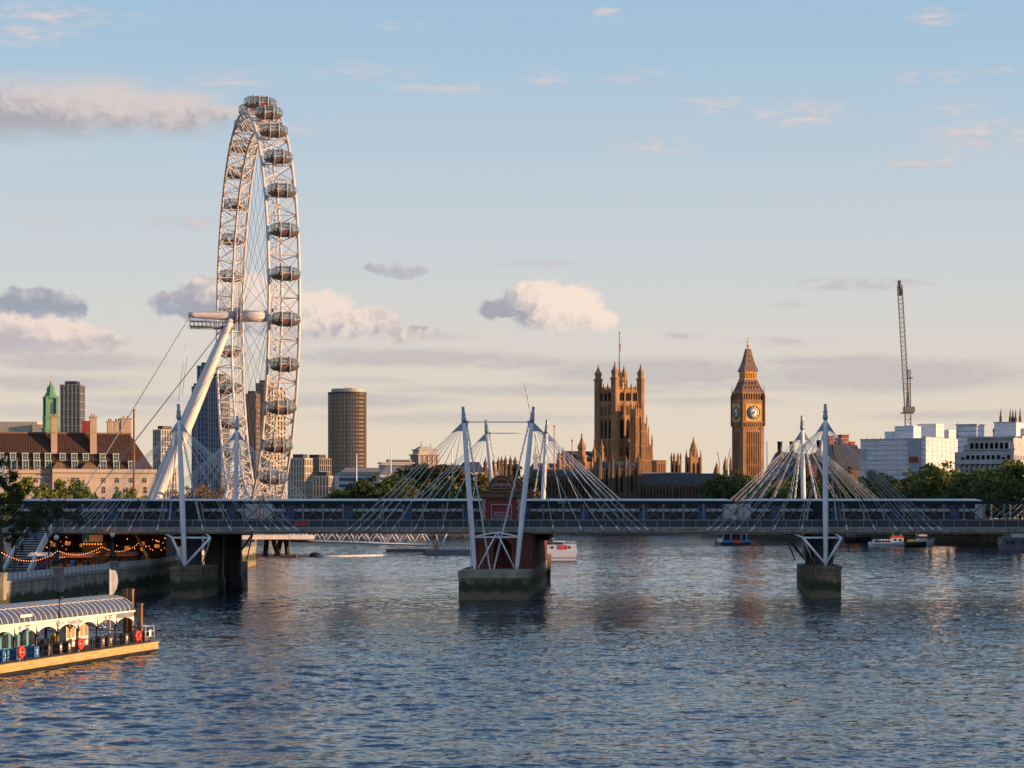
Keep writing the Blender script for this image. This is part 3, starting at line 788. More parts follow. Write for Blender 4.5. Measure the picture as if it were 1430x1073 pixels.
def footbridge(label, side, masts, Yd0, Yd1, face, xr):
    fb = thing('footbridge', label, 'footbridge', (0, Yd0, 0), world=True)
    mb = MB()
    x = xr[0]
    while x < xr[1]:
        mb.box(x + 0.02, Yd0, 10.08, x + 1.46, Yd1, 10.6); x += 1.5
    mb.build('deck', m_slab, fb)
    mb = MB(); mb.box(xr[0], Yd0 - 0.12, 10.6, xr[1], Yd0 + 0.3, 10.84); mb.box(xr[0], Yd1 - 0.3, 10.6, xr[1], Yd1 + 0.12, 10.84); mb.build('kerb', m_rail, fb)
    mb = MB(); mb.box(xr[0], Yd0 + 1.2, 9.8, xr[1], Yd0 + 1.7, 10.08); mb.box(xr[0], Yd1 - 1.7, 9.8, xr[1], Yd1 - 1.2, 10.08); mb.build('edge_beam', m_steel, fb)
    for Yr in ((Yd0 + 0.02, Yd1 - 0.08) if side < 0 else (Yd1 - 0.08,)):
        mb = MB(); mb.m = 1
        mb.box(xr[0], Yr + 0.02, 10.9, xr[1], Yr + 0.05, 11.82)
        mb.m = 0; mb.tube([(xr[0], Yr, 11.92), (xr[1], Yr, 11.92)], 0.05, 6)
        x = xr[0] + 0.5
        while x < xr[1]:
            mb.box(x - 0.045, Yr - 0.05, 10.82, x + 0.045, Yr + 0.01, 11.95); x += 2.0
        mb.build('railing', [m_rail, m_mesh], fb)
    twin = True
    for (foot, top, plates, rods, back, braces) in masts:
        mb = MB(); mast_tube(mb, foot, top); ms = mb.build('mast', m_white, fb)
        mb = MB(); mast_tip(mb, foot, top); mb.build('mast_tip', m_masttop, ms)
        f, t = Vector(foot), Vector(top)
        def at(z): return f + (t - f) * ((z - f.z) / (t.z - f.z))
        h = at(26.3)
        for dx, lo, hi, inner in plates:
            p = MB(); a, b = at(hi), at(lo)
            c = Vector((h.x + dx, h.y, lo - 0.35))
            p.extr([(a.x, a.y - 0.06, a.z), (b.x, b.y - 0.06, b.z), ((b.x + c.x) / 2, b.y - 0.06, (b.z + c.z) / 2 + 0.12), (c.x, c.y - 0.06, c.z), (c.x - 0.1 * (1 if dx > 0 else -1), c.y - 0.06, c.z + 0.12)], (0, 0.12, 0))
            if inner: p.extr([(a.x, a.y - 0.05, a.z), (a.x + inner, a.y - 0.05, a.z - 0.1), (a.x + inner * 0.9, a.y - 0.05, a.z - 0.35), (b.x, b.y - 0.05, b.z)], (0, 0.1, 0))
            p.build('head_plate', m_plate, ms)
        for dirn, n0 in rods:
            for i, o in enumerate(OFFS):
                pl = [q for q in plates if q[0] * dirn > 0]
                px_ = pl[0][0] if pl else 1.2 * dirn
                lo = pl[0][1] if pl else 25.6
                k = (i + 0.5) / len(OFFS)
                st = Vector((h.x + px_ * (0.18 + 0.8 * k), h.y, lo - 0.32 * k))
                xe = n0 + dirn * o
                en = Vector((xe, face, 10.35))
                s = MB(); s.tube([tuple(st), tuple(en)], 0.033, 5, False); s.build('stay_rod', m_rod, ms)
                if twin:
                    s = MB(); s.tube([tuple(st), (xe, Yd1 - 0.05 if side < 0 else Yd0 + 0.05, 10.4)], 0.030, 5, False); s.build('stay_rod', m_rod, ms)
                s = MB(); d = (st - en).normalized(); s.tube([tuple(en - d * 0.1), tuple(en + d * 0.9)], [0.19, 0.08], 6); s.build('anchor', m_white, ms)
        for (xs_, ys_, zs_, xe, ye, ze, nst) in back:
            for j in range(nst):
                ph = 2 * PI * j / nst
                s = MB(); A, B = Vector((xs_, ys_, zs_)), Vector((xe, ye, ze))
                pts = []
                for q in range(33):
                    w = q / 32; c = A.lerp(B, w); pts.append((c.x + 0.11 * math.cos(ph + w * 34), c.y + 0.11 * math.sin(ph + w * 34), c.z))
                s.tube(pts, 0.055, 5, False); s.build('twisted_cable', m_rod, ms)
        for p0, p1, r in braces:
            s = MB(); s.tube([p0, p1], r, 8); s.build('brace', m_white if side < 0 or p0[2] > 20 else m_truss, ms)
    return fb
yn = 332.0
def single(px_foot, px_top, Y, sgn, z0):
    foot = (WX(px_foot, Y), Y, z0); top = (WX(px_top, Y), Y, 29.9)
    X = foot[0]
    yb = Y - sgn * 0.6
    return foot, top, X
def single_mast(px_foot, px_top, Y, sgn, z0, face, frame):
    foot, top, X = single(px_foot, px_top, Y, sgn, z0)
    hx = foot[0] + (top[0] - foot[0]) * 0.85
    plates = [(1.5, 25.7, 27.6, 0), (-1.5, 25.7, 27.6, 0)]
    rods = [(-1, hx), (1, hx)]
    back = [(hx + 0.3, Y, 25.4, hx + 2.6, Y + (5 if sgn < 0 else -5), 11.0, 2), (hx - 0.3, Y, 25.4, hx - 2.4, Y + (5 if sgn < 0 else -5), 11.0, 2)]
    br = []
    if frame:
        zl = 9.2
        L_, R_ = (foot[0] + frame[0], Y + 0.6, zl), (foot[0] + frame[1], Y + 0.6, zl)
        br = [(L_, R_, 0.17), ((foot[0], Y, z0 + 0.2), L_, 0.2), ((foot[0], Y, z0 + 0.2), R_, 0.2), (L_, (L_[0] - 1.6, Y + 2.5, 10.0), 0.14), (R_, (R_[0] - 1.4, Y + 2.5, 10.2), 0.14),
              (L_, (foot[0] + frame[0] * 0.35, Y + 3.5, z0), 0.11), (R_, (foot[0] + frame[1] * 0.55, Y + 3.5, z0), 0.11)]
    return (foot, top, plates, rods, back, br)
def pair_mast(fx, tx_, Y, sgn, z0, dirn, bx, inner, r_end):
    foot = (fx, Y, z0); top = (tx_, Y, 29.3)
    hx = fx + (tx_ - fx) * 0.86
    plates = [(dirn * 2.0, 25.6, 27.2, inner)]
    back = [(hx - dirn * 0.35, Y, 26.6, bx, Y + 0.4 * (1 if sgn < 0 else -1), z0 + 0.05, 3)]
    return [foot, top, plates, [(dirn, hx)], back, r_end]
zc = 4.4
near_pair = [pair_mast(-5.7, -7.5, 328.0, -1, zc, -1, -3.35, 0.8, []), pair_mast(0.72, 3.27, 328.0, -1, zc, 1, -2.8, -0.8, [])]
near_pair[0][5] = [((-6.75, 328, 26.95), (2.55, 328, 26.95), 0.09), ((-6.1, 328, 9.35), (1.3, 328, 9.35), 0.12), ((-2.3, 328, 10.1), (-6.1, 328, 9.4), 0.12), ((-2.3, 328, 10.1), (1.3, 328, 9.4), 0.12),
                   ((-2.3, 328, 10.1), (-5.2, 328, 4.6), 0.11), ((-2.3, 328, 10.1), (0.4, 328, 4.6), 0.11), ((-6.3, 327.6, 10.4), (-6.3, 327.6, 4.6), 0.06), ((-6.75, 327.6, 25), (-6.2, 327.6, 4.6), 0.05)]
masts_n = [single_mast(258, 249, yn, -1, 4.75, 332.9, (-2.05, 3.9)), single_mast(1153, 1152.5, yn, -1, 4.9, 332.9, (-3.4, 2.55))] + [tuple(m) for m in near_pair]
m4 = single_mast(1600, 1600, yn, -1, 4.75, 332.9, None); masts_n.append(m4)
footbridge('white masted footbridge with fanned stay rods and mesh railings facing the viewer', -1, masts_n, 333.0, 337.7, 332.95, (-88, 118))
far_pair = [pair_mast(-2.2, -4.65, 378.0, 1, zc, -1, 0.3, 0.8, []), pair_mast(4.9, 6.16, 378.0, 1, zc, 1, 2.0, -0.8, [])]
far_pair[0][5] = [((-4.3, 378, 26.95), (5.9, 378, 26.95), 0.09)]
masts_f = [single_mast(328, 331, 374.5, 1, 4.7, 373.6, (-3.0, 3.0)), single_mast(1123.5, 1120, 374.5, 1, 4.7, 373.6, (-3.4, 3.0))] + [tuple(m) for m in far_pair]
masts_f.append(single_mast(1528, 1528, 374.5, 1, 4.7, 373.6, None))
footbridge('twin footbridge half hidden behind the trains with sunlit mast tops', 1, masts_f, 368.4, 373.2, 373.25, (-88, 118))
# ---------------------------------------------------------------- observation wheel
m_wheel = mat('wheel_white_steel', (0.64, 0.59, 0.55), 0.45, var=0.1, scale=0.3)
m_wheelgrey = mat('wheel_grey_steel', (0.30, 0.30, 0.33), 0.5, var=0.15, scale=0.3)
m_cable = mat('dark_cable', (0.12, 0.12, 0.13), 0.5, var=0.1)
m_pod_glass = glass_mat('capsule_glass', (0.74, 0.80, 0.78), 0.38)
m_pod_floor = mat('capsule_floor', (0.15, 0.13, 0.12), 0.5, var=0.2)
m_pod_frame = mat('capsule_frame', (0.46, 0.42, 0.40), 0.4, var=0.1)
m_pod_red = mat('capsule_red_panel', (0.32, 0.055, 0.055), 0.5, var=0.1)
def make_wheel():
    C = Vector((-77.3, 645.0, 71.2)); th = R(14.5)
    a = Vector((math.cos(th), math.sin(th), 0)); b = Vector((math.sin(th), -math.cos(th), 0)); z = Vector((0, 0, 1))
    w = thing('observation_wheel', 'giant white observation wheel with glass capsules, seen almost edge on', 'observation wheel', (C.x, C.y, GZ), world=True)
    def pt(r, phi, ax): return tuple(C + a * ax + b * (r * math.sin(phi)) + z * (r * math.cos(phi)))
    NS = 64
    RO, RI, AX = 60.3, 55.2, 4.2
    for ax in (-AX, AX):
        mb = MB(); mb.tube([pt(RO, 2 * PI * i / 128, ax) for i in range(129)], 0.42, 8, False); mb.build('rim_tube', m_wheel, w)
    mb = MB(); mb.tube([pt(RI, 2 * PI * i / 128, 0) for i in range(129)], 0.36, 8, False); mb.build('rim_tube', m_wheel, w)
    mb = MB()
    for i in range(NS):
        p0, p1 = 2 * PI * i / NS, 2 * PI * (i + 1) / NS
        mb.tube([pt(RO, p0, -AX), pt(RO, p0, AX)], 0.19, 5, False)
        for s in (-1, 1):
            mb.tube([pt(RO, p0, s * AX), pt(RI, p0, 0)], 0.16, 5, False)
            mb.tube([pt(RI, p0, 0), pt(RO, p1, s * AX)], 0.15, 5, False); mb.tube([pt(RO, p0, s * AX), pt(RI, p1, 0)], 0.11, 4, False)
        if i % 2: mb.tube([pt(RO, p0, -AX), pt(RO, p1, AX)], 0.15, 4, False)
        else: mb.tube([pt(RO, p0, AX), pt(RO, p1, -AX)], 0.15, 4, False)
        mb.tube([pt(RO, p0, -AX if i % 2 == 0 else AX), pt(RO, p1, AX if i % 2 == 0 else -AX)], 0.15, 4, False)
    mb.build('rim_lattice', m_wheel, w)
    for i in range(NS):
        ph = 2 * PI * (i + 0.5) / NS
        s = 1 if i % 2 else -1
        mb = MB(); mb.tube([pt(1.8, ph + (0.5 if (i // 2) % 2 else -0.5), s * 4.6), pt(RI, ph, 0)], 0.055, 4, False); mb.build('spoke', m_cable, w)
    # hub and spindle
    mb = MB(); mb.tube([pt(0, 0, -5.6), pt(0, 0, 5.6)], 1.75, 24); mb.build('hub', m_wheel, w)
    mb = MB()
    for q in (-5.6, -4.6, 4.6, 5.6): mb.tube([pt(0, 0, q - 0.25), pt(0, 0, q + 0.25)], 2.5, 24)
    mb.build('hub_flange', m_wheelgrey, w)
    mb = MB(); mb.tube([pt(0, 0, -19.8), pt(0, 0, -18), pt(0, 0, -9), pt(0, 0, -5.6)], [0.7, 0.95, 1.35, 1.5], 20); mb.build('spindle', m_wheel, w)
    mb = MB()
    zz = -1.9
    for sgn in (-1.1, 1.1):
        o = b * sgn
        for h in (zz, zz - 1.6):
            mb.tube([tuple(Vector(pt(0, 0, -19.2)) + o + z * h), tuple(Vector(pt(0, 0, -5.9)) + o + z * h)], 0.16, 6)
        for k in range(12):
            q = -19.2 + 13.3 * k / 11
            mb.tube([tuple(Vector(pt(0, 0, q)) + o + z * zz), tuple(Vector(pt(0, 0, q)) + o + z * (zz - 1.6))], 0.11, 5)
            if k % 4 == 0: mb.tube([tuple(Vector(pt(0, 0, q)) + o + z * zz), pt(0, 0, q)], 0.13, 5)
    f0, f1 = Vector(pt(0, 0, -19.2)) + z * (zz - 1.75), Vector(pt(0, 0, -5.9)) + z * (zz - 1.75)
    mb.tube([tuple(f0), tuple(f1)], 0.75, 4, True, False)
    mb.build('maintenance_gantry', m_wheelgrey, w)
    # legs
    top = Vector(pt(0, 0, -7.2)) - z * 1.2
    for s in (-1, 1):
        foot = C - a * 35.0 + b * (s * 11); foot.z = GZ - 0.5
        t2 = top + b * (s * 1.0)
        mb = MB(); mb.tube([tuple(foot.lerp(t2, k)) for k in (0, .03, .12, .35, .6, .85, .97, 1)], [.85, 1.0, 1.3, 1.7, 1.7, 1.4, 1.0, .8], 20)
        mb.build('support_leg', m_wheel, w)
        mb = MB(); mb.lathe([(2.6, 0), (2.6, 1.4), (1.6, 2.4)], 16, (foot.x, foot.y, GZ - 0.2)); mb.build('leg_footing', m_conc, w)
    tip = Vector(pt(0, 0, -19.4))
    for st, en in ((tip - z * 0.6, C - a * 59 + b * 4), (tip - z * 0.6, C - a * 59 - b * 1), (top + z * 0.5, C - a * 57.5 + b * 2), (top + z * 0.5, C - a * 57.5 - b * 3)):
        en.z = GZ
        mb = MB(); mb.tube([tuple(st), tuple(en)], 0.10, 6, False); mb.build('backstay', m_wheelgrey, w)
    for s in (-0.45, 0.45):
        en = C - a * 26 + b * (8 * s); en.z = GZ + 30
        mb = MB(); mb.tube([tuple(tip + a * s - z * 3), tuple(C - a * 27.5 + a * s + z * (GZ - 71.2))], 0.075, 5, False); mb.build('restraint_cable', m_rod, w)
    # capsules: long axis along the wheel's axle, always level
    ang = th
    bod = MB(); prof = []
    for i in range(15):
        t = PI * i / 14; prof.append((2.02 * math.sin(t) ** 0.62 if 0 < i < 14 else 0.05, -4.1 * math.cos(t)))
    Mx = Matrix.Rotation(PI / 2, 4, 'Y')
    def egg(scale, zlo, zhi):
        mb = MB(Mx); mb.lathe([(r * scale, q * scale) for r, q in prof], 20)
        out = MB()
        keep = []
        for f in mb.f:
            cz = sum(mb.v[i][2] for i in f) / len(f)
            if zlo <= cz <= zhi: keep.append(f)
        out.v = mb.v; out.f = keep; out.sm = [True] * len(keep); out.mi = [0] * len(keep)
        return out
    glass = egg(1.0, -0.72, 9); glass_me = glass.mesh('capsule_glass', m_pod_glass)
    hull = egg(1.0, -9, -0.72); hull.box(-3.4, -1.45, -0.98, 3.4, 1.45, -0.9); hull_me = hull.mesh('capsule_hull', m_pod_floor)
    fr = MB()
    for x in (-1.25, 1.25):
        fr.tube([(x, 2.12 * math.cos(t), 2.12 * math.sin(t)) for t in np.linspace(0, 2 * PI, 25)], 0.17, 6, False)
    for yy in (-1, 1):
        fr.box(-1.25, yy * 1.96 - 0.06, -0.1, 1.25, yy * 1.96 + 0.06, 0.12)
    fr.box(-1.25, -1.2, 1.68, 1.25, 1.2, 1.78)
    for x in (-3.3, -2.4, 2.4, 3.3):
        rr = 2.02 * max(0.02, 1 - (x / 4.1) ** 2) ** 0.31 + 0.02
        fr.tube([(x, rr * math.cos(t), rr * math.sin(t)) for t in np.linspace(-0.35, PI + 0.35, 15)], 0.055, 4, False)
    for t in (0.5, 1.1, PI / 2, PI - 1.1, PI - 0.5, 0.0, PI):
        ln = [(x, (2.02 * max(0.02, 1 - (x / 4.1) ** 2) ** 0.31 + 0.02) * math.cos(t), (2.02 * max(0.02, 1 - (x / 4.1) ** 2) ** 0.31 + 0.02) * math.sin(t)) for x in np.linspace(-3.9, 3.9, 11)]
        fr.tube(ln, 0.045, 4, False)
    fr_me = fr.mesh('capsule_frame', m_pod_frame)
    pn = MB()
    pn.box(-1.1, -1.93, -0.72, 1.1, -1.83, -0.34)
    pn_me = pn.mesh('door_panel', m_pod_red)
    ins = MB(); ins.box(-1.6, -0.35, -0.9, 1.6, 0.35, -0.45)
    r2 = random.Random(3)
    for k in range(6):
        x, y = r2.uniform(-3, 3), r2.uniform(-1.0, 1.0)
        hgt = r2.uniform(1.5, 1.75); ins.lathe([(0.16, 0), (0.2, hgt * .5), (0.23, hgt * .8), (0.08, hgt * .86), (0.11, hgt * .93), (0.03, hgt)], 6, (x, y, -0.9))
    ins_me = ins.mesh('seat_and_riders', mat('riders_clothing', (0.10, 0.085, 0.085), 0.8, var=0.8, scale=3.0))
    arm = MB(); arm.tube([(-2.0, 0, 0), (2.0, 0, 0)], 0.2, 6); arm_me = arm.mesh('mounting_arm', m_wheel)
    for i in range(32):
        ph = 2 * PI * (i + 0.5) / 32
        p = Vector(pt(63.3, ph, 0)) - Vector((C.x, C.y, GZ))
        c = bpy.data.objects.new('capsule', glass_me); COL.objects.link(c); c.parent = w; c.location = p; c.rotation_euler = (0, 0, ang)
        for me, nm in ((hull_me, 'hull'), (fr_me, 'frame'), (pn_me, 'door_panel'), (ins_me, 'interior')):
            o = bpy.data.objects.new(nm, me); COL.objects.link(o); o.parent = c
        o = bpy.data.objects.new('door_panel', pn_me); COL.objects.link(o); o.parent = c; o.rotation_euler = (0, 0, PI)
        for s in (-1, 1):
            mb = MB(); mb.tube([(s * 1.25, 0, 0), tuple((Vector(pt(RO, ph, s * AX)) - Vector((C.x, C.y, GZ)) - p) @ Matrix.Rotation(ang, 3, 'Z'))], 0.14, 5, False)
            o = mb.build('mounting_arm', m_wheel); o.parent = c
    # boarding structure at the foot
    q = thing('boarding_platform', 'white boarding platform and guide towers at the foot of the wheel', 'platform', (C.x, C.y, 0), world=True)
    mb = MB(MatrixAt(C.x, C.y, 0, th))
    mb.box(-14, -26, GZ, 14, 26, GZ + 1.2)
    mb.build('base', m_wheel, q)
    mb = MB(MatrixAt(C.x, C.y, 0, th))
    for s in (-1, 1):
        for y in (-18, -9, 9, 18):
            mb.tube([(s * 9, y, GZ + 1), (s * 6.2, y * 0.8, 17 + abs(y) * 0.12)], 0.3, 6); mb.tube([(s * 13, y, GZ + 1), (s * 6.2, y * 0.8, 17 + abs(y) * 0.12)], 0.22, 6)
        for y0, y1 in ((-18, -9), (-9, 9), (9, 18)):
            mb.tube([(s * 9, y0, GZ + 1), (s * 6.2, y1 * 0.8, 16)], 0.15, 5); mb.tube([(s * 9, y1, GZ + 1), (s * 6.2, y0 * 0.8, 16)], 0.15, 5)
            mb.tube([(s * 7.4, y0 * .9, 12), (s * 7.4, y1 * .9, 12)], 0.2, 5)
    mb.build('guide_tower', m_wheel, q)
    return w
def MatrixAt(x, y, z, rz): return Matrix.Translation((x, y, z)) @ Matrix.Rotation(rz, 4, 'Z')
make_wheel()

# ---------------------------------------------------------------- wheel pier: gangway, pontoon, dolphins
gp = thing('river_pier', 'white truss gangway leading down to a floating pontoon under the big wheel', 'river pier', (-48, 640, 0), world=True)
def truss_run(mb, p0, p1, h, wdt, n, r=0.14):
    p0, p1 = Vector(p0), Vector(p1); d = p1 - p0; nrm = Vector((-d.y, d.x, 0)).normalized() * wdt
    for o in (Vector((0, 0, 0)), nrm):
        mb.tube([tuple(p0 + o), tuple(p1 + o)], r * 1.3, 5)
        t0, t1 = p0 + d * (0.5 / n) + Vector((0, 0, h)), p1 - d * (0.5 / n) + Vector((0, 0, h))
        mb.tube([tuple(t0 + o), tuple(t1 + o)], r * 1.2, 5)
        for i in range(n):
            a = p0 + d * (i / n); m_ = p0 + d * ((i + .5) / n) + Vector((0, 0, h)); c = p0 + d * ((i + 1) / n)
            mb.tube([tuple(a + o), tuple(m_ + o)], r, 5); mb.tube([tuple(m_ + o), tuple(c + o)], r, 5)
    for i in range(n):
        m_ = p0 + d * ((i + .5) / n) + Vector((0, 0, h)); mb.tube([tuple(m_), tuple(m_ + nrm)], r * 0.8, 5)
mb = MB(); truss_run(mb, WP(388, 754.5, 640), WP(598, 761, 625), 3.4, 3.0, 10, 0.17); mb.build('gangway', m_white, gp)
mb = MB(); truss_run(mb, WP(395, 753, 668), WP(560, 759, 655), 3.0, 2.6, 11, 0.14); mb.build('gangway', m_wheelgrey, gp)
mb = MB()
a, b = Vector(WP(388, 755, 640.4)), Vector(WP(598, 761.5, 625.4)); mb.extr([tuple(a), tuple(b), tuple(b + Vector((0, 2.4, 0))), tuple(a + Vector((0, 2.4, 0)))], (0, 0, -0.35)); mb.build('walkway', m_wheelgrey, gp)
mb = MB(); mb.box(WX(596, 630), 622, -0.3, WX(664, 630), 636, 1.6); mb.build('pontoon', mat('pontoon_steel', (0.17, 0.18, 0.19), 0.6, var=0.3), gp)
mb = MB()
for px in range(598, 664, 4):
    X = WX(px, 622.2); mb.box(X - .06, 622.1, 1.6, X + .06, 622.25, 2.8)
mb.box(WX(597, 622), 622.1, 2.75, WX(663, 622), 622.25, 2.88); mb.build('railing', m_wheelgrey, gp)
mb = MB(); mb.tube([WP(614, 763, 628), WP(609, 747, 628)], 0.22, 6); mb.tube([WP(616, 763, 628), WP(624, 746, 628)], 0.22, 6); mb.build('davit', m_white, gp)
mb = MB(); mb.box(WX(606, 624), 624, 1.6, WX(612, 624), 626, 4.4); mb.build('kiosk', mat('kiosk_terracotta', (0.40, 0.20, 0.13), 0.7), gp)
mb = MB(); mb.box(WX(540, 650), 645, 0.2, WX(600, 650), 650, 1.3); mb.build('brow_float', mat('brown_float', (0.16, 0.12, 0.10), 0.8), gp)
dl = thing('mooring_dolphin', 'concrete dolphin on raking legs where the white gangway starts', 'dolphin', (WX(383, 640), 640, 0), world=True)
mb = MB(); mb.box(WX(370, 640), 637, 4.0, WX(402, 640), 643, 6.2); mb.build('cap', m_masonry, dl)
mb = MB()
for xa, xb in ((374, 370), (378, 390), (398, 401), (394, 386)):
    mb.tube([WP(xa, 742, 640), (WX(xb, 640), 640 + (xb % 3 - 1) * 2, -1)], 0.75, 8)
mb.build('raking_leg', m_masonry, dl)
mm = thing('mooring_post', 'slim post with a square sign standing on a low floating platform', 'mooring post', (WX(404, 590), 590, 0), world=True)
mb = MB(); mb.box(WX(392.5, 590), 588, -0.2, WX(415, 590), 592, 0.75); mb.build('float', mat('timber_dark', (0.07, 0.055, 0.04), 0.85, var=0.3), mm)
mb = MB(); mb.tube([WP(404, 780, 590), WP(404, 752, 590)], 0.13, 8); mb.build('post', m_cable, mm)
mb = MB(); mb.box(WX(401.5, 590), 589.8, 5.6, WX(406.5, 590), 589.95, 6.5); mb.build('sign', m_white, mm)
bo = thing('floating_boom', 'long pale floating boom curving out to the pontoon', 'boom', (WX(520, 620), 620, 0), world=True)
mb = MB(); bpts = [WP(434, 778, 600), WP(480, 776.5, 602), WP(530, 774.5, 610), WP(560, 773, 618), WP(600, 770.5, 630)]
bpts = [(x, y, 0.12) for x, y, z in bpts]
mb.tube(bpts, 0.42, 8); mb.build('float_line', mat('boom_grey', (0.5, 0.53, 0.55), 0.5), bo)
mb = MB()
for k in np.linspace(0.05, 0.97, 8):
    i = min(3, int(k * 4)); A, B = Vector(bpts[i]), Vector(bpts[i + 1]); c = A.lerp(B, k * 4 - i); mb.tube([tuple(c), tuple(c + Vector((-0.8, 0, 1.2)))], 0.14, 5)
mb.build('float_arm', m_cable, bo)
tag((lambda m_: (m_.lathe([(1.6, -0.3), (1.7, 0.5), (1.2, 1.1), (0.4, 1.3)], 12, (WX(440, 600), 600, 0), True, 0, 1.0, 0.6), m_.build('mooring_buoy', m_black))[1])(MB()), 'black buoy at the shore end of the floating boom', 'buoy')

# ---------------------------------------------------------------- boats
def hull_shape(L_, B, H0, bow=0.35, sheer=0.5, stern=0.82, n=13):
    """pointed hull along +X, origin at the stern on the waterline"""
    b = MB(); vs = []; fs = []
    for i in range(n):
        t = i / (n - 1)
        w = B / 2 * (stern + (1 - stern) * min(1, t / 0.3)) * (1 if t < 1 - bow else max(0.02, 1 - ((t - 1 + bow) / bow) ** 2.2))
        zt = H0 + sheer * max(0, (t - 0.4) / 0.6) ** 2
        x = t * L_
        xb = x - (0.06 * L_ * max(0, (t - 0.7) / 0.3))
        vs += [(x, -w, zt), (x, -w * 0.96, zt * 0.45), (xb, -w * 0.80, -0.5), (xb, w * 0.80, -0.5), (x, w * 0.96, zt * 0.45), (x, w, zt)]
    for i in range(n - 1):
        for j in range(5): fs.append((i * 6 + j, (i + 1) * 6 + j, (i + 1) * 6 + j + 1, i * 6 + j + 1))
        fs.append((i * 6 + 5, (i + 1) * 6 + 5, (i + 1) * 6, i * 6))
    fs.append((0, 1, 2, 3, 4, 5)); fs.append(tuple(((n - 1) * 6 + j) for j in (5, 4, 3, 2, 1, 0)))
    b.add(vs, fs)
    return b
m_boatwhite = mat('boat_white', (0.72, 0.74, 0.78), 0.35, var=0.06, scale=0.5)
m_boatgrey = mat('boat_grey', (0.20, 0.22, 0.26), 0.5, var=0.3, scale=0.4)
m_orange = mat('orange_cover', (0.72, 0.085, 0.03), 0.6, var=0.1)
m_boatblue = mat('boat_blue', (0.03, 0.23, 0.55), 0.35, var=0.1)
m_hullblack = mat('hull_black', (0.012, 0.013, 0.016), 0.5, var=0.3)
# white passenger boat, stern towards the viewer, half behind the pier
t = thing('passenger_boat', 'white two deck passenger boat emerging from behind the brick pier, orange panels at its stern', 'boat', (WX(806, 545), 545, 0), R(0))
b = MB(); b.frustum(-5.4, 5.0, 0.35, 3.05, 10.0, 10.0, 11.0, 10.0); b.build('hull', m_boatwhite, t)
b = MB(); b.frustum(-5.3, 5.0, -0.4, 0.35, 9.6, 9.6, 9.9, 9.8); b.build('bottom', m_boatgrey, t)
b = MB(); b.box(-10.9, -0.12, 1.0, 0.1, 10.1, 1.14); b.build('rubbing_strake', m_hullblack, t)
b = MB(); b.cbox(-5.45, 5.0, 3.05, 10.6, 9.6, 1.3); b.build('upper_deck', m_boatwhite, t)
b = MB(); b.m = 0; b.cbox(-8.4, 5.0, 4.35, 4.4, 7.0, 1.5); b.m = 1; b.cbox(-8.4, 5.0, 5.85, 5.2, 7.6, 0.16); b.cbox(-4.6, 5.2, 5.05, 3.2, 6.0, 0.18); b.m = 0; b.cbox(-4.8, 5.2, 4.35, 2.4, 5.2, 0.7); b.build('wheelhouse', [m_window, m_boatwhite], t)
for x in (-4.3, -3.0): (lambda q: (q.box(x - 0.5, 0.1, 3.15, x + 0.5, 0.25, 4.3), q.build('orange_panel', m_orange, t)))(MB())
pm = MB(Matrix.Rotation(PI / 2, 4, 'X')); pm.lathe([(0.36, -0.06), (0.36, 0.06)], 14); pme = pm.mesh('porthole', m_window)
for x in (-6.3, -1.9): inst(pme, 'porthole', t, (x, 0.18, 3.7))
pm = MB(); pm.box(-0.16, -0.05, 0, 0.16, 0.05, 0.6); pme = pm.mesh('window', m_window)
for x in (-10.2, -9.6, -9.0, -8.4): inst(pme, 'window', t, (x, 0.16, 3.5))
b = MB(); b.tube([(-10.7, 0.3, 5.1), (-0.3, 0.3, 5.1)], 0.04, 4)
for x in np.linspace(-3.4, -0.3, 6): b.tube([(x, 0.3, 4.3), (x, 0.3, 5.1)], 0.05, 4)
b.build('rail', m_boatwhite, t)
# river bus
t = thing('river_bus', 'river bus catamaran with blue stern and orange panel under way below the footbridge', 'boat', (WX(1048, 790), 790, 0), R(0))
b = MB()
for s in (-1, 1): b.cbox(-6.0 , 4.5 + 0.0, -0.4, 0.1, 0.1, 0.1)
b.box(-10.6, 0, -0.3, 0.2, 26, 1.0); b.build('hull', m_hullblack, t)
b = MB(); b.box(-10.2, -0.2, 0.9, -6.4, 3, 1.75); b.box(-3.2, -0.2, 0.9, 0, 3, 1.75); b.build('stern_panel', m_boatblue, t)
b = MB(); b.box(-6.4, -0.35, 0.6, -3.2, 2.8, 1.8); b.build('orange_panel', m_orange, t)
b = MB(); b.box(-10.0, 3.0, 1.0, -0.4, 25, 3.9); b.build('cabin', m_hullblack, t)
b = MB(); b.extr([(-12.6, 1.5, 4.0), (-2.2, 1.5, 4.0), (-2.0, 1.5, 4.25), (-9.0, 1.5, 4.6), (-12.8, 1.5, 4.4)], (0, 22, 0)); b.build('roof', m_boatwhite, t)
b = MB()
for x in (-9.8, -7.0, -3.2, -1.2): b.tube([(x, 1.7, 1.0), (x, 1.7, 4.0)], 0.12, 6)
b.tube([(-5.4, 8, 4.3), (-5.4, 8, 6.0)], 0.09, 5); b.box(-11.6, 0.2, 0.9, -10.2, 6, 2.4); b.build('stern_post', m_boatwhite, t)
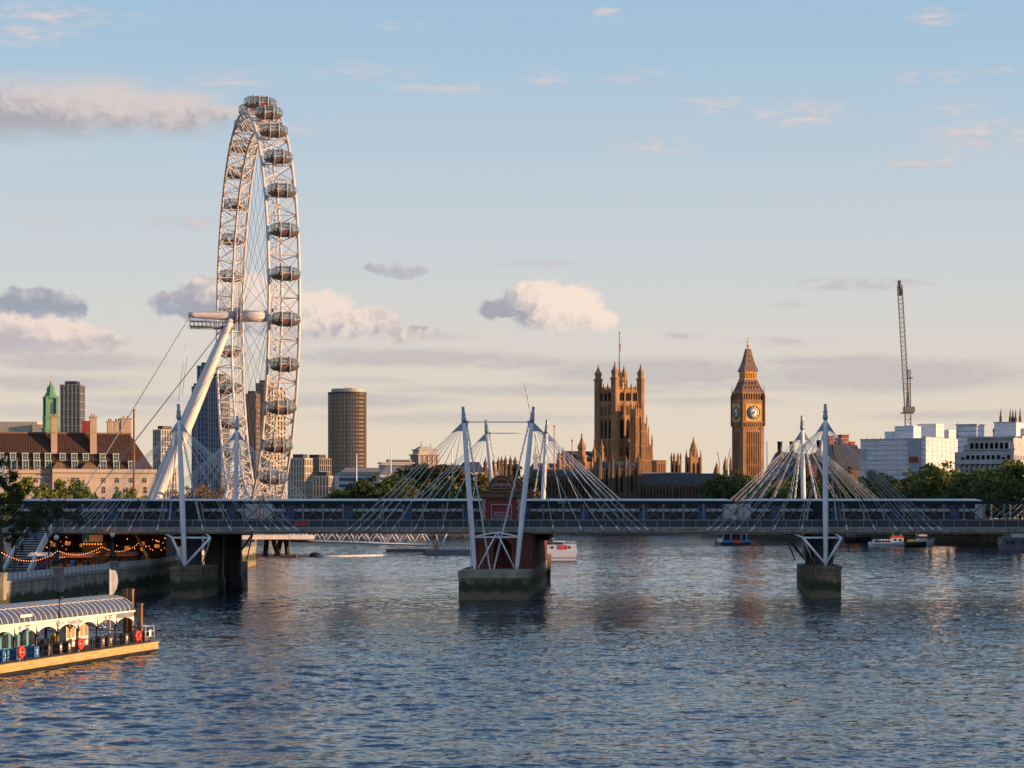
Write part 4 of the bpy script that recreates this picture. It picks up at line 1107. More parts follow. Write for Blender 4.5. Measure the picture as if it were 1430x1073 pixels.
# white cruiser with orange top
t = thing('cruise_boat', 'low white river cruiser with a bright orange cabin top, moored by the dark wall', 'boat', (WX(1262, 757), 757, 0), PI)
b = hull_shape(12.6, 4.2, 1.25, 0.35, 0.5); b.build('hull', m_boatwhite, t)
b = MB(); b.box(0.5, -1.9, 0.62, 11.0, 1.9, 0.74); b.v = [(x, y * 1.12, z) for x, y, z in b.v]; b.build('hull_stripe', m_hullblack, t)
b = MB(); b.cbox(7.6, 0, 1.2, 6.4, 3.3, 1.35); b.build('saloon', m_boatwhite, t)
b = MB(); b.cbox(2.4, 0, 1.2, 4.2, 3.3, 1.9); b.build('wheelhouse', m_boatwhite, t)
b = MB(); b.cbox(2.5, 0, 3.1, 3.9, 3.4, 0.75); b.build('orange_top', m_orange, t)
pm = MB(); pm.box(-0.42, -0.05, 0, 0.42, 0.05, 0.75); pme = pm.mesh('window', m_window)
for x in (5.4, 6.5, 7.6, 8.7, 9.8): inst(pme, 'window', t, (x, 1.66, 1.45))
for x in (1.4, 3.2): inst(pme, 'window', t, (x, 1.66, 2.0))
b = MB()
for x in (1.2, 4.0): b.tube([(x, 1.2, 3.8), (x, 1.2, 5.0), (x + 1.3, 1.2, 5.1)], 0.09, 5)
b.tube([(4.5, -1, 2.5), (12, 0, 1.7)], 0.04, 4); b.build('mast', m_boatwhite, t)
# dark barge and white launch behind it
t = thing('barge', 'dark flat barge with a yellow cover between the two white boats', 'barge', (WX(1264, 752), 752, 0), 0)
b = hull_shape(7.4, 4.0, 1.6, 0.2, 0.2, 0.95); b.build('hull', m_hullblack, t)
b = MB(); b.frustum(2.4, 0, 1.6, 2.5, 3.0, 3.0, 2.7, 2.4); b.build('yellow_cover', mat('yellow_cover', (0.42, 0.32, 0.10), 0.7), t)
t = thing('motor_launch', 'white motor launch with a high flared bow lying past the dark barge', 'boat', (WX(1270, 760), 760, 0), 0)
b = hull_shape(8.8, 4.2, 2.0, 0.4, 0.9); b.build('hull', m_boatwhite, t)
b = MB(); b.frustum(4.6, 0, 2.0, 4.2, 3.8, 3.0, 2.6, 2.6); b.build('wheelhouse', m_boatwhite, t)
b = MB(); b.frustum(4.6, 0, 2.9, 3.6, 3.5, 3.05, 3.1, 2.95); b.build('window_band', m_window, t)
b = MB(); b.tube([(2.5, 0, 2), (2.5, 0, 4.8)], 0.08, 5); b.tube([(4.6, 0, 4.2), (4.6, 0, 5.4)], 0.07, 5); b.tube([(3.9, 0, 5.0), (5.5, 0, 5.2)], 0.07, 5); b.build('mast', m_boatwhite, t)
t = thing('lighter', 'long black steel lighter moored against the embankment wall beside the white cruiser', 'barge', (WX(1178, 835), 835, 0), 0)
b = hull_shape(10.5, 5, 2.3, 0.15, 0.1, 0.96); b.build('hull', m_hullblack, t)
b = MB(); b.tube([(1, -2, 3.2), (9.5, -2, 3.2)], 0.06, 4); b.cbox(3.0, 0, 2.3, 3, 2.5, 1.3); b.build('deckhouse', m_boatgrey, t)
t = thing('lighter', 'black lighter with a bare rail moored below the clock tower trees', 'barge', (WX(1075, 960), 960, 0), 0)
b = hull_shape(24, 5, 1.6, 0.15, 0.1, 0.96); b.build('hull', m_hullblack, t)
b = MB(); b.cbox(6, 0, 1.6, 6, 2.5, 1.2); b.build('deckhouse', m_boatgrey, t)
# moored grey ship at the edge
t = thing('moored_ship', 'rusty blue grey moored ship with crowded deck rails by the embankment', 'ship', (WX(1401, 690), 690, 0), 0)
b = MB(); b.extr([(0.3, 0, -0.5), (30, 0, -0.5), (30, 0, 3.6), (0, 0, 4.2), (-0.2, 0, 2.0)], (0, 7.5, 0)); b.build('hull', mat('ship_paint', (0.135, 0.15, 0.19), 0.6, var=0.45, scale=0.35, col2=(0.17, 0.15, 0.15)), t)
b = MB(); b.box(-0.1, -0.15, 3.55, 30, 0.0, 3.75); b.build('strake', m_boatgrey, t)
pm = MB(); pm.box(-0.3, -0.05, 0, 0.3, 0.05, 1.3); pme = pm.mesh('opening', m_hullblack)
for x in (1.4, 2.6, 3.4, 6.2, 8.4, 10): inst(pme, 'opening', t, (x, -0.02, 1.9))
b = MB()
for x in np.arange(0, 12, 1.1): b.tube([(x, 0.1, 3.7), (x, 0.1, 5.0)], 0.06, 4)
b.tube([(0, 0.1, 5.0), (14, 0.1, 5.0)], 0.06, 4); b.tube([(0, 0.1, 4.4), (14, 0.1, 4.4)], 0.06, 4); b.build('rail', m_panel, t)
b = MB(); b.cbox(9, 3.5, 3.6, 10, 5, 2.0); b.cbox(5.5, 3.5, 3.6, 1.6, 2, 1.5); b.build('deckhouse', m_panel, t)

# ---------------------------------------------------------------- landing stage in the sun
m_glassroof = mat('vault_glazing', (0.055, 0.072, 0.105), 0.22, var=0.3, scale=0.8, spec=0.7)
m_yellow = mat('weathered_timber', (0.45, 0.30, 0.115), 0.85, var=0.28, scale=2.2, stretch=(1, 0.25, 2.5), bump=0.2, col2=(0.56, 0.41, 0.19))
m_fascia = mat('fascia_cream', (0.74, 0.70, 0.62), 0.6, var=0.06, scale=0.6)
m_navy = mat('post_navy', (0.015, 0.02, 0.05), 0.5, var=0.2)
m_cabinblue = mat('cabin_blue', (0.10, 0.30, 0.40), 0.5, var=0.15)
m_plankdeck = mat('stage_deck', (0.085, 0.065, 0.055), 0.85, var=0.35, scale=1.5)
m_bluebin = mat('bin_blue', (0.03, 0.17, 0.42), 0.5, var=0.15)
m_buoyred = mat('lifebuoy_red', (0.72, 0.055, 0.035), 0.5, var=0.1)
def make_stage():
    # local frame: +Y along the stage away from the viewer, +X towards the river
    p0, p1 = Vector((-42.0, 177.0, 0)), Vector((-34.2, 207.6, 0))
    d = (p1 - p0).normalized(); rz = math.atan2(d.y, d.x) - PI / 2
    st = thing('landing_stage', 'long floating landing stage with glazed vault roof and scalloped cream fascia', 'landing stage', (p1.x, p1.y, 0), rz)
    Lg = 70.0
    b = MB(); b.extr([(0, 0, 0.3), (0, 0, 1.0), (-9.5, 0, 1.0), (-9.5, 0, 0.3)], (0, -Lg, 0)); b.build('hull', m_yellow, st)
    b = MB(); b.extr([(-0.08, -0.1, -0.8), (-0.08, -0.1, 0.3), (-9.4, -0.1, 0.3), (-9.4, -0.1, -0.8)], (0, -Lg + .6, 0)); b.build('bottom', m_hullblack, st)
    b = MB(); b.box(-9.3, -Lg + .2, 1.0, -0.12, -0.15, 1.04); b.build('deck', m_plankdeck, st)
    b = MB(); b.box(-0.05, -Lg, 0.82, 0.07, 0.05, 1.0); b.box(-0.05, -Lg, 0.32, 0.06, 0.04, 0.42); b.build('rubbing_rail', m_yellow, st)
    # canopy
    xf = -1.5; ye = -2.2; zt = 3.95
    bays = []; yy = ye
    while yy > -62: bays.append((yy - 4.05, yy)); yy -= 4.05
    for k, (ya, yb) in enumerate(bays):
        arch = [(xf, yb, zt)] + [(xf, ya, zt)] + [(xf, ya + 0.18, 2.98)] + [(xf, ya + 0.18 + (4.05 - 0.36) * q, 2.98 + 0.52 * math.sin(PI * q) ** 0.65) for q in np.linspace(0.04, 0.96, 13)] + [(xf, yb - 0.18, 2.98)]
        z0 = zt if k else zt - 0.45
        if k == 0: arch[0] = (xf, yb, z0); arch[1] = (xf, ya, z0)
        b = MB(); b.extr(arch, (-0.14, 0, 0)); b.build('fascia', m_fascia, st)
        post = MB(); post.tube([(xf - 0.07, ya, 1.04), (xf - 0.07, ya, 3.25)], 0.11, 8); post.lathe([(0.17, 0), (0.17, .35), (0.08, .5)], 8, (xf - 0.0, ya, 2.75)); post.build('post', m_navy, st)
        post = MB(); post.tube([(xf - 5.2, ya, 1.04), (xf - 5.2, ya, 3.9)], 0.12, 8); post.build('post', m_navy, st)
    b = MB(); b.box(xf - 0.16, bays[0][0] + 0.02, zt - 0.42, xf - 0.02, ye, zt - 0.05); b.build('end_bay_board', m_boatgrey, st)  # grey board filling the gap above the lowered end fascia
    b = MB(); b.box(xf - 0.12, bays[-1][0], zt, xf + 0.14, ye, zt + 0.16); b.box(xf - 5.3, bays[-1][0], zt, xf - 5.1, ye, zt + 0.16); b.build('gutter', m_fascia, st)
    prof = [(xf - 2.6 + 2.62 * math.cos(t), zt + 0.1 + 1.45 * math.sin(t)) for t in np.linspace(0, PI, 17)]
    vs = []; fs = []
    for y in (ye, bays[-1][0]): vs += [(x, y, z) for x, z in prof]
    for j in range(16): fs.append((j, j + 1, 17 + j + 1, 17 + j))
    b = MB(); b.add(vs, fs, True); b.build('vault', m_glassroof, st)
    rib = MB(); rib.tube([(x * 1.0, 0, z + 0.02) for x, z in prof], 0.04, 5); rme = rib.mesh('roof_rib', m_fascia)
    y = ye
    while y > bays[-1][0]:
        inst(rme, 'roof_rib', st, (0, y, 0)); y -= 1.02
    b = MB()
    for j in (5, 11): b.tube([(prof[j][0], ye, prof[j][1] + .02), (prof[j][0], bays[-1][0], prof[j][1] + .02)], 0.03, 4)
    b.build('roof_purlin', m_fascia, st)
    b = MB(); b.box(prof[2][0] - 0.2, -25.2, prof[2][1] - 0.25, prof[2][0] + 0.05, -23.0, prof[2][1] + 0.15); b.build('roof_hatch', m_fascia, st)
    # writing on the fascia
    mt = mat('fascia_lettering', (0.16, 0.17, 0.30), 0.6); mr = mat('roundel_red', (0.5, 0.05, 0.08), 0.6)
    ry = (PI / 2, 0, PI / 2)
    put_text('fascia_lettering', 'Festival Pier', 0.62, mt, st, (xf + 0.02, -15.0, 3.66), ry)
    def roundel(y, z, r):
        b = MB(Matrix.Translation((xf + 0.03, y, z)) @ Matrix.Rotation(PI / 2, 4, 'Y')); b.tube([(r * math.cos(t), r * math.sin(t), 0) for t in np.linspace(0, 2 * PI, 21)], r * 0.16, 5, False); b.build('roundel', mt, st)
        b = MB(); b.box(xf + 0.01, y - r * 1.35, z - r * 0.2, xf + 0.06, y + r * 1.35, z + r * 0.2); b.build('roundel_bar', mt, st)
    roundel(-18.4, 3.66, 0.26); roundel(-8.6, 3.7, 0.15); roundel(-25.6, 3.66, 0.17)
    b = MB(); b.extr([(xf + 0.01, -17.75, 3.62), (xf + 0.01, -17.15, 3.62), (xf + 0.01, -17.25, 3.72), (xf + 0.01, -17.65, 3.72)], (0.03, 0, 0)); b.build('boat_symbol', mt, st)
    put_text('fascia_lettering', 'LONDON\nRIVER', 0.2, mt, st, (xf + 0.02, -7.6, 3.72), ry); put_text('fascia_lettering', 'LONDON\nRIVER', 0.22, mt, st, (xf + 0.02, -24.2, 3.66), ry)
    # cabins under the canopy
    def cabin(y0, y1, x0, x1, m, panes, pm_):
        b = MB(); b.box(x0, y0, 1.04, x1, y1, 3.6); c = b.build('cabin', m, st)
        for i in range(panes):
            a = y0 + (y1 - y0) * (i + 0.14) / panes; e = y0 + (y1 - y0) * (i + 0.86) / panes
            q = MB(); q.box(x1 - 0.02, a, 1.9, x1 + 0.03, e, 3.1); q.build('cabin_window', pm_, c)
            q = MB(); q.box(x1 - 0.02, a, 1.12, x1 + 0.025, e, 1.8); q.build('cabin_panel', m_bluebin if m is m_cabinblue else m, c)
    cabin(-56, -19.8, -5.9, -2.9, m_cabinblue, 22, m_window)
    cabin(-11.2, -6.6, -5.4, -4.2, m_fascia, 5, mat('tan_blind', (0.38, 0.27, 0.17), 0.5, var=0.3))
    b = MB(); b.box(-5.6, -17.4, 1.04, -4.4, -12.6, 2.0); b.build('bench', m_hullblack, st)
    # deck railing
    rl = MB()
    for z in (1.55, 2.05): rl.tube([(-0.55, -0.6, z), (-0.55, -Lg + 1, z)], 0.03, 5)
    rl.tube([(-0.55, -0.6, 2.05), (-8.8, -0.6, 2.05)], 0.03, 5)
    y = -0.6
    while y > -58:
        rl.box(-0.6, y - 0.05, 1.04, -0.5, y + 0.05, 2.15); y -= 1.62
    rl.build('railing', m_navy, st)
    for y in (-2.2, -2.9):
        b = MB(); b.tube([(-8.6, y, 1.04), (-8.6, y, 3.4)], 0.12, 8); b.build('post', m_navy, st)
    M = MatrixAt(p1.x, p1.y, 0, rz)
    def on(x, y, z): return tuple(M @ Vector((x, y, z)))
    # things standing on the stage
    def ring_mesh():
        b = MB(Matrix.Rotation(PI / 2, 4, 'Y')); b.m = 0; b.tube([(0.40 * math.cos(t), 0.40 * math.sin(t), 0) for t in np.linspace(0, 2 * PI, 25)], 0.15, 8, False)
        return b
    for y, lab in ((-27.5, 'red lifebuoy on the rail in front of the blue cabin'), (-16.2, 'red lifebuoy on the rail in front of the tan shutters'), (-3.9, 'red lifebuoy by the steel cage at the end of the landing stage')):
        t = thing('lifebuoy', lab, 'lifebuoy', on(-0.38, y, 1.75), rz)
        ring_mesh().build('ring', m_buoyred, t)
        b = MB(); b.tube([(-0.18, 0, -0.75), (-0.18, 0, 0.4)], 0.05, 5); b.lathe([(0.24, -0.02), (0.24, 0.02)], 12, (-0.1, 0, 0)); b.build('holder', m_buoyred if y > -10 else m_fascia, t)
    bin_ = MB(); bin_.cbox(0, 0, 0, 0.6, 0.75, 0.95); bin_.cbox(0, 0, 0.95, 0.66, 0.8, 0.08)
    bme = bin_.mesh('bin_body', m_plankdeck); nt_ = MB(); nt_.box(0.3, -0.16, 0.35, 0.345, 0.16, 0.75); nme = nt_.mesh('paper_notice', m_fascia)
    spots = [(-21.0, 'dark bin with a pale notice nearest the blue cabin'), (-19.0, 'dark bin with a pale notice, second out from the blue cabin'), (-17.3, 'dark bin with a pale notice, third out from the blue cabin'),
             (-10.3, 'dark bin with a pale notice below the tan shutters'), (-8.7, 'dark bin with a pale notice just past the tan shutters'), (-5.1, 'dark bin with a pale notice beside the end lifebuoy')]
    for y, lab in spots:
        t = thing('litter_bin', lab, 'bin', on(-1.25, y, 1.04), rz, 'bins along the landing stage rail'); inst(bme, 'bin_body', t, (0, 0, 0)); inst(nme, 'paper_notice', t, (0, 0, 0))
    bb = MB(); bb.cbox(0, 0, 0, 0.7, 1.0, 0.95); bbm = bb.mesh('bin_body', m_bluebin)
    for y, lab in ((-28.8, 'bright blue bin with a notice, beside the red lifebuoy post'), (-26.3, 'plain blue bin between two navy posts'), (-23.2, 'pale blue bin at the corner of the blue cabin'), (-30.6, 'blue bin at the cropped edge of the view')):
        t = thing('recycling_bin', lab, 'bin', on(-1.5, y, 1.04), rz, 'blue bins along the landing stage'); inst(bbm, 'bin_body', t, (0, 0, 0)); inst(nme, 'paper_notice', t, (0.06, 0, -0.1))
    t = thing('life_jacket_locker', 'yellow upright locker under the canopy by a navy post', 'locker', on(-3.2, -15.6, 1.04), rz)
    b = MB(); b.cbox(0, 0, 0, 0.5, 0.6, 1.35); b.lathe([(0.3, 1.35), (0.25, 1.5), (0.05, 1.6)], 10); b.build('body', mat('locker_yellow', (0.62, 0.36, 0.02), 0.5), t)
    t = thing('equipment_box', 'round cornered steel cage with a white notice at the end of the landing stage', 'cage', on(-0.95, -1.2, 1.04), rz)
    b = MB()
    for x, y in ((-.6, -1), (.6, -1), (-.6, 1), (.6, 1)): b.tube([(x, y, 0), (x, y, 1.3), (x * .8, y * .8, 1.5)], 0.06, 6)
    for z in (0.5, 1.0, 1.5): b.tube([(-.6, -1, z), (.6, -1, z), (.6, 1, z), (-.6, 1, z), (-.6, -1, z)], 0.045, 5)
    b.build('cage', m_steel, t); b = MB(); b.cbox(0, 0, 0.1, 0.8, 1.5, 1.0); b.build('contents', m_plankdeck, t); b = MB(); b.box(0.62, -0.25, 0.5, 0.66, 0.25, 1.15); b.build('notice', m_fascia, t)
    t = thing('flag_banner', 'tall white feather flag with grey vertical lettering on the landing stage', 'flag', on(-4.4, -1.4, 1.04), rz)
    b = MB(); b.tube([(0, 0, 0), (0, 0, 6.95)], 0.06, 8); b.build('pole', m_fascia, t)
    prof_f = [(0.06, 0, 6.85), (0.5, 0.06, 6.83), (0.68, 0.1, 6.4), (0.76, 0.1, 5.8), (0.66, 0.08, 5.1), (0.36, 0.05, 4.6), (0.06, 0, 4.35)]
    b = MB(Matrix.Rotation(-rz, 4, 'Z')); b.extr(prof_f, (0, 0.03, 0)); b.build('cloth', mat('flag_cloth', (0.72, 0.68, 0.60), 0.8, var=0.1), t)
    for i, ch in enumerate('FESTIVAL'):
        me = text_mesh('flag_lettering', ch, 0.27, mt); me.transform(Matrix.Rotation(-rz, 4, 'Z') @ Matrix.Translation((0.38, 0.05, 6.45 - i * 0.24)) @ Matrix.Rotation(PI / 2, 4, 'X') @ Matrix.Rotation(PI / 2, 4, 'Z'))
        o = bpy.data.objects.new('flag_lettering', me); COL.objects.link(o); o.parent = t; o.location = Vector((0.0, -0.12, 0))
    for (x, y, h, lab) in ((-1.0, -2.0, 4.6, 'tall square brown timber pile at the corner of the landing stage roof'), (-2.6, -0.5, 5.9, 'brown timber pile rising behind the vaulted roof'), (-3.1, -0.6, 5.9, 'darker grey pile next to the white feather flag')):
        b = MB(); b.cbox(0, 0, -3, 0.42, 0.42, h + 3); b.cbox(0.0, 0, h, 0.5, 0.5, 0.15)
        o = tag(b.build('mooring_pile', mat('pile_timber', (0.20, 0.115, 0.06), 0.85, var=0.3, scale=1.5)), lab, 'pile', 'mooring piles of the landing stage'); o.location = on(x, y, 0); o.rotation_euler = (0, 0, rz)
    t = thing('lamp_mast', 'thin dark camera mast on the roof edge of the landing stage', 'mast', on(-1.45, -18.2, 3.9), rz)
    b = MB(); b.tube([(0, 0, 0), (0, 0, 2.2)], 0.06, 6); b.build('pole', m_navy, t); b = MB(); b.cbox(0.1, 0.2, 1.9, 0.25, 0.6, 0.22); b.build('camera', m_navy, t)
    return on
stage_on = make_stage()
# ---------------------------------------------------------------- buildings
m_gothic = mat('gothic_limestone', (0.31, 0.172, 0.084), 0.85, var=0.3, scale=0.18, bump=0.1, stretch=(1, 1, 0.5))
m_gothicdark = mat('gothic_limestone_dark', (0.12, 0.08, 0.05), 0.85, var=0.35, scale=0.2, stretch=(1, 1, 0.4))  # darker limestone copy; shade on the palace river front is put into its colour
m_gothicwin = mat('gothic_window', (0.016, 0.014, 0.014), 0.85, var=0.3, spec=0.1)
m_slate = mat('slate_roof', (0.045, 0.048, 0.058), 0.6, var=0.3, scale=0.25)
m_gold = mat('gilding', (0.60, 0.33, 0.08), 0.45, 0.15, var=0.3, scale=0.8)
m_ironroof = mat('iron_roof_tiles', (0.19, 0.115, 0.085), 0.55, 0.2, var=0.3, scale=1.2)
m_clockface = mat('clock_dial', (0.66, 0.66, 0.60), 0.5, var=0.05)
m_portland = mat('portland_stone', (0.47, 0.40, 0.32), 0.85, var=0.14, scale=0.15)
m_portlandgrey = mat('grey_stone', (0.38, 0.385, 0.40), 0.85, var=0.15, scale=0.15)
m_tileroof = mat('brown_tile_roof', (0.062, 0.032, 0.023), 0.85, var=0.45, scale=0.9, stretch=(3.0, 1, 0.12))
m_copper = mat('green_copper', (0.11, 0.27, 0.155), 0.7, var=0.25, scale=0.4)
m_copperpale = mat('pale_green_dormer', (0.42, 0.50, 0.40), 0.7, var=0.12)
m_concpale = mat('pale_concrete', (0.44, 0.40, 0.34), 0.85, var=0.1)
m_redbrick2 = mat('far_red_brick', (0.26, 0.075, 0.045), 0.85, var=0.25, scale=0.5)

def pinnacle(mb, x, y, z, r, h, n=6):
    mb.lathe([(r, 0), (r, h * .42), (r * 1.3, h * .44), (r * .95, h * .5), (r * .35, h * .85), (0.02, h)], n, (x, y, z), False)
def turret(mb, x, y, z0, r, z1, zt, n=8):
    """octagonal turret with bands, an ogee cap and finial"""
    H_ = zt - z1
    mb.lathe([(r, 0), (r, (z1 - z0) * .55), (r * 1.1, (z1 - z0) * .56), (r * 1.1, (z1 - z0) * .58), (r, (z1 - z0) * .59), (r, z1 - z0), (r * 1.18, z1 - z0 + .02 * H_), (r * 1.18, z1 - z0 + .12 * H_), (r * .8, z1 - z0 + .13 * H_),
              (r * .78, z1 - z0 + .34 * H_), (r * .98, z1 - z0 + .36 * H_), (r * .92, z1 - z0 + .48 * H_), (r * .5, z1 - z0 + .62 * H_), (r * .22, z1 - z0 + .8 * H_), (r * .12, z1 - z0 + .9 * H_), (r * .2, z1 - z0 + .92 * H_), (0.04, z1 - z0 + H_)], n, (x, y, z0), False, PI / 8)
def lancet(w, h, t=0.25):
    """pointed window, bottom centre at origin, facing -Y"""
    b = MB()
    pts = [(-w / 2, 0, 0), (w / 2, 0, 0), (w / 2, 0, h * .78), (w * .3, 0, h * .9), (0, 0, h), (-w * .3, 0, h * .9), (-w / 2, 0, h * .78)]
    b.extr(pts, (0, t, 0))
    return b

def clock_tower():
    Y = 1135.0
    t = thing('clock_tower', 'tall gothic clock tower with gilded dials, an iron spire and sunlit ribs', 'clock tower', (WX(1044.5, Y), Y, GZ), R(19))
    zz = lambda py: WZ(py, Y) - GZ
    W = 11.9; h = W / 2
    zs = zz(600)
    b = MB(); b.box(-h, -h, 0, h, h, zs); shaft = b.build('shaft', m_gothic, t)
    b = MB()
    for a in range(4):
        M = Matrix.Rotation(a * PI / 2, 4, 'Z'); b.M = M
        for s in (-1, 1): b.box(s * (h - .85) - .85, -h - .55, 0, s * (h - .85) + .85, -h + .3, zs + 1)
        for k in range(8):
            x = -3.7 + 7.4 * k / 7; b.box(x - .2, -h - .34, 5, x + .2, -h + .1, zs - 1.2)
        for z in (10, 20.5, 31, 41.5): b.box(-h + 1.6, -h - .14, z, h - 1.6, -h + .12, z + .7)
        b.box(-h + 1.4, -h - .4, zs - 1.6, h - 1.4, -h + .1, zs - .3)
    b.build('buttress_ribs', m_gothic, t)
    w = MB()
    wl = lancet(0.5, 6.4, 0.2); wme = wl.mesh('window', m_gothicwin)
    for a in range(4):
        for k in (0, 2, 3, 4, 6):
            x = -3.7 + 7.4 * (k + .5) / 7
            for z in (12.6, 22.8, 33.3):
                p = Matrix.Rotation(a * PI / 2, 4, 'Z') @ Vector((x, -h - .1, z)); inst(wme, 'window', t, p, a * PI / 2)
    # clock stage
    z1, z2 = zz(597), zz(560)
    b = MB(); b.frustum(0, 0, zs, z1 + 1.2, W + .2, W + .2, W + 1.3, W + 1.3); b.cbox(0, 0, z1 + 1.2, W + 1.2, W + 1.2, z2 - z1 - 1.2)
    for a in range(4):
        b.M = Matrix.Rotation(a * PI / 2, 4, 'Z')
        for k in range(9): b.box(-4.6 + 9.2 * k / 8 - .3, -h - 1.0, z1 + .4, -4.6 + 9.2 * k / 8 + .3, -h - .5, z1 + 2.2)
        b.box(-h - .8, -h - 1.0, z1 + 2.2, h + .8, -h - .5, z1 + 2.8)
        for s in (-1, 1): b.lathe([(.8, 0), (.8, z2 - z1 + 1), (.95, z2 - z1 + 1.1), (.3, z2 - z1 + 3.2), (.06, z2 - z1 + 7.5)], 8, (s * (h + .35), -h - .35, z1 + .6), False)
    b.M = None; b.build('clock_stage', m_gothic, t)
    zc_ = zz(577.2)
    for a in range(4):
        M = Matrix.Rotation(a * PI / 2, 4, 'Z')
        b = MB(M); g = 4.55
        b.box(-g, -h - .85, zc_ - g, g, -h - .6, zc_ + g); fr = b.build('clock_surround', m_gold, t)
        b = MB(M @ Matrix.Translation((0, -h - .95, zc_)) @ Matrix.Rotation(PI / 2, 4, 'X'))
        b.lathe([(3.45, -.12), (3.45, .06)], 40); dial = b.build('clock_dial', m_clockface, t)
        b = MB(M @ Matrix.Translation((0, -h - 1.05, zc_)) @ Matrix.Rotation(PI / 2, 4, 'X'))
        for rr, ww in ((3.45, .17), (2.35, .1)): b.tube([(rr * math.cos(q), rr * math.sin(q), 0) for q in np.linspace(0, 2 * PI, 41)], ww, 5, False)
        for k in range(12):
            q = k * PI / 6; b.bar((2.45 * math.cos(q), 2.45 * math.sin(q), 0), (3.25 * math.cos(q), 3.25 * math.sin(q), 0), .26)
        b.build('numeral_ring', m_black, dial)
        b = MB(M @ Matrix.Translation((0, -h - 1.22, zc_)))
        def hand(ang, L_, w0): b.extr([(-w0 * math.cos(ang) - .6 * math.sin(ang), 0, w0 * math.sin(ang) - .6 * math.cos(ang)), (w0 * math.cos(ang) - .6 * math.sin(ang), 0, -w0 * math.sin(ang) - .6 * math.cos(ang)), (L_ * math.sin(ang), 0, L_ * math.cos(ang))], (0, .08, 0))
        hand(R(236), 3.1, .26); hand(R(228 - 180 + 0), 1.9, .36)
        b.build('clock_hands', m_black, dial)
    # belfry, roofs, lantern, spire
    z3 = zz(550)
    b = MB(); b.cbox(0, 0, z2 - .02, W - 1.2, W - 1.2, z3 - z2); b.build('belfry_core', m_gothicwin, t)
    b = MB()
    b.cbox(0, 0, z2 - .3, W + 1.0, W + 1.0, .7); b.cbox(0, 0, z3 - .4, W + .8, W + .8, 1.0)
    for a in range(4):
        b.M = Matrix.Rotation(a * PI / 2, 4, 'Z')
        for k in range(9): b.box(-h + .2 + (W - .4) * k / 8 - .33, -h - .1, z2 + .4, -h + .2 + (W - .4) * k / 8 + .33, -h + .7, z3 - .3)
    b.M = None; b.build('belfry_arcade', m_gothic, t)
    z4, z5, z6, z7 = zz(531), zz(519.5), zz(487), zz(475)
    b = MB(); b.frustum(0, 0, z3 + .6, z4, W + .3, W + .3, 7.4, 7.4)
    for a in range(4):
        b.M = Matrix.Rotation(a * PI / 2, 4, 'Z')
        for row, (f, n_) in enumerate(((.18, 5), (.5, 4))):
            zz_ = z3 + .6 + (z4 - z3) * f; half = (W + .3) / 2 * (1 - f) + 3.7 * f
            for k in range(n_):
                x = (k - (n_ - 1) / 2) * half * 1.5 / n_
                b.extr([(x - .45, -half + .0, zz_), (x + .45, -half + .0, zz_), (x + .45, -half, zz_ + .9), (x, -half, zz_ + 1.7), (x - .45, -half, zz_ + .9)], (0, 1.4, 0))
    b.M = None; b.build('lower_roof', m_ironroof, t)
    b = MB(); b.cbox(0, 0, z4, 7.9, 7.9, .5); b.cbox(0, 0, z4 + .5, 5.6, 5.6, z5 - z4 - .5)
    for a in range(4):
        b.M = Matrix.Rotation(a * PI / 2, 4, 'Z')
        for k in range(7): b.box(-3.2 + 6.4 * k / 6 - .22, -3.42, z4 + .5, -3.2 + 6.4 * k / 6 + .22, -2.9, z5)
        b.box(-3.5, -3.5, z5 - .9, 3.5, -2.9, z5)
    b.M = None; b.build('lantern', m_gold, t)
    b = MB(); b.frustum(0, 0, z5, z5 + .8, 8.2, 8.2, 8.0, 8.0)
    pr = [(4.0, .8), (3.0, 3.6), (2.05, 7.4), (1.15, 12), (.5, z6 - z5)]
    for (r0, a0), (r1, a1) in zip(pr[:-1], pr[1:]): b.frustum(0, 0, z5 + a0, z5 + a1, 2 * r0, 2 * r0, 2 * r1, 2 * r1)
    for a in range(4):
        b.M = Matrix.Rotation(a * PI / 2, 4, 'Z')
        for r_, zz_ in ((2.5, 4.5), (1.9, 7.2)): b.extr([(-.4, -r_ - .35, z5 + zz_), (.4, -r_ - .35, z5 + zz_), (0, -r_ - .3, z5 + zz_ + 1.5)], (0, .8, 0))
    b.M = None; b.build('spire', m_ironroof, t)
    b = MB(); b.lathe([(.3, 0), (.25, 1.0), (.75, 1.5), (.75, 1.9), (.2, 2.4), (.16, z7 - z6 - 1), (.5, z7 - z6 - .8), (.12, z7 - z6), (.05, z7 - z6 + 1.6)], 8, (0, 0, z6 - .2)); b.box(-.7, -.08, z7 - 1.6, .7, .08, z7 - 1.2); b.build('finial', m_gold, t)
clock_tower()

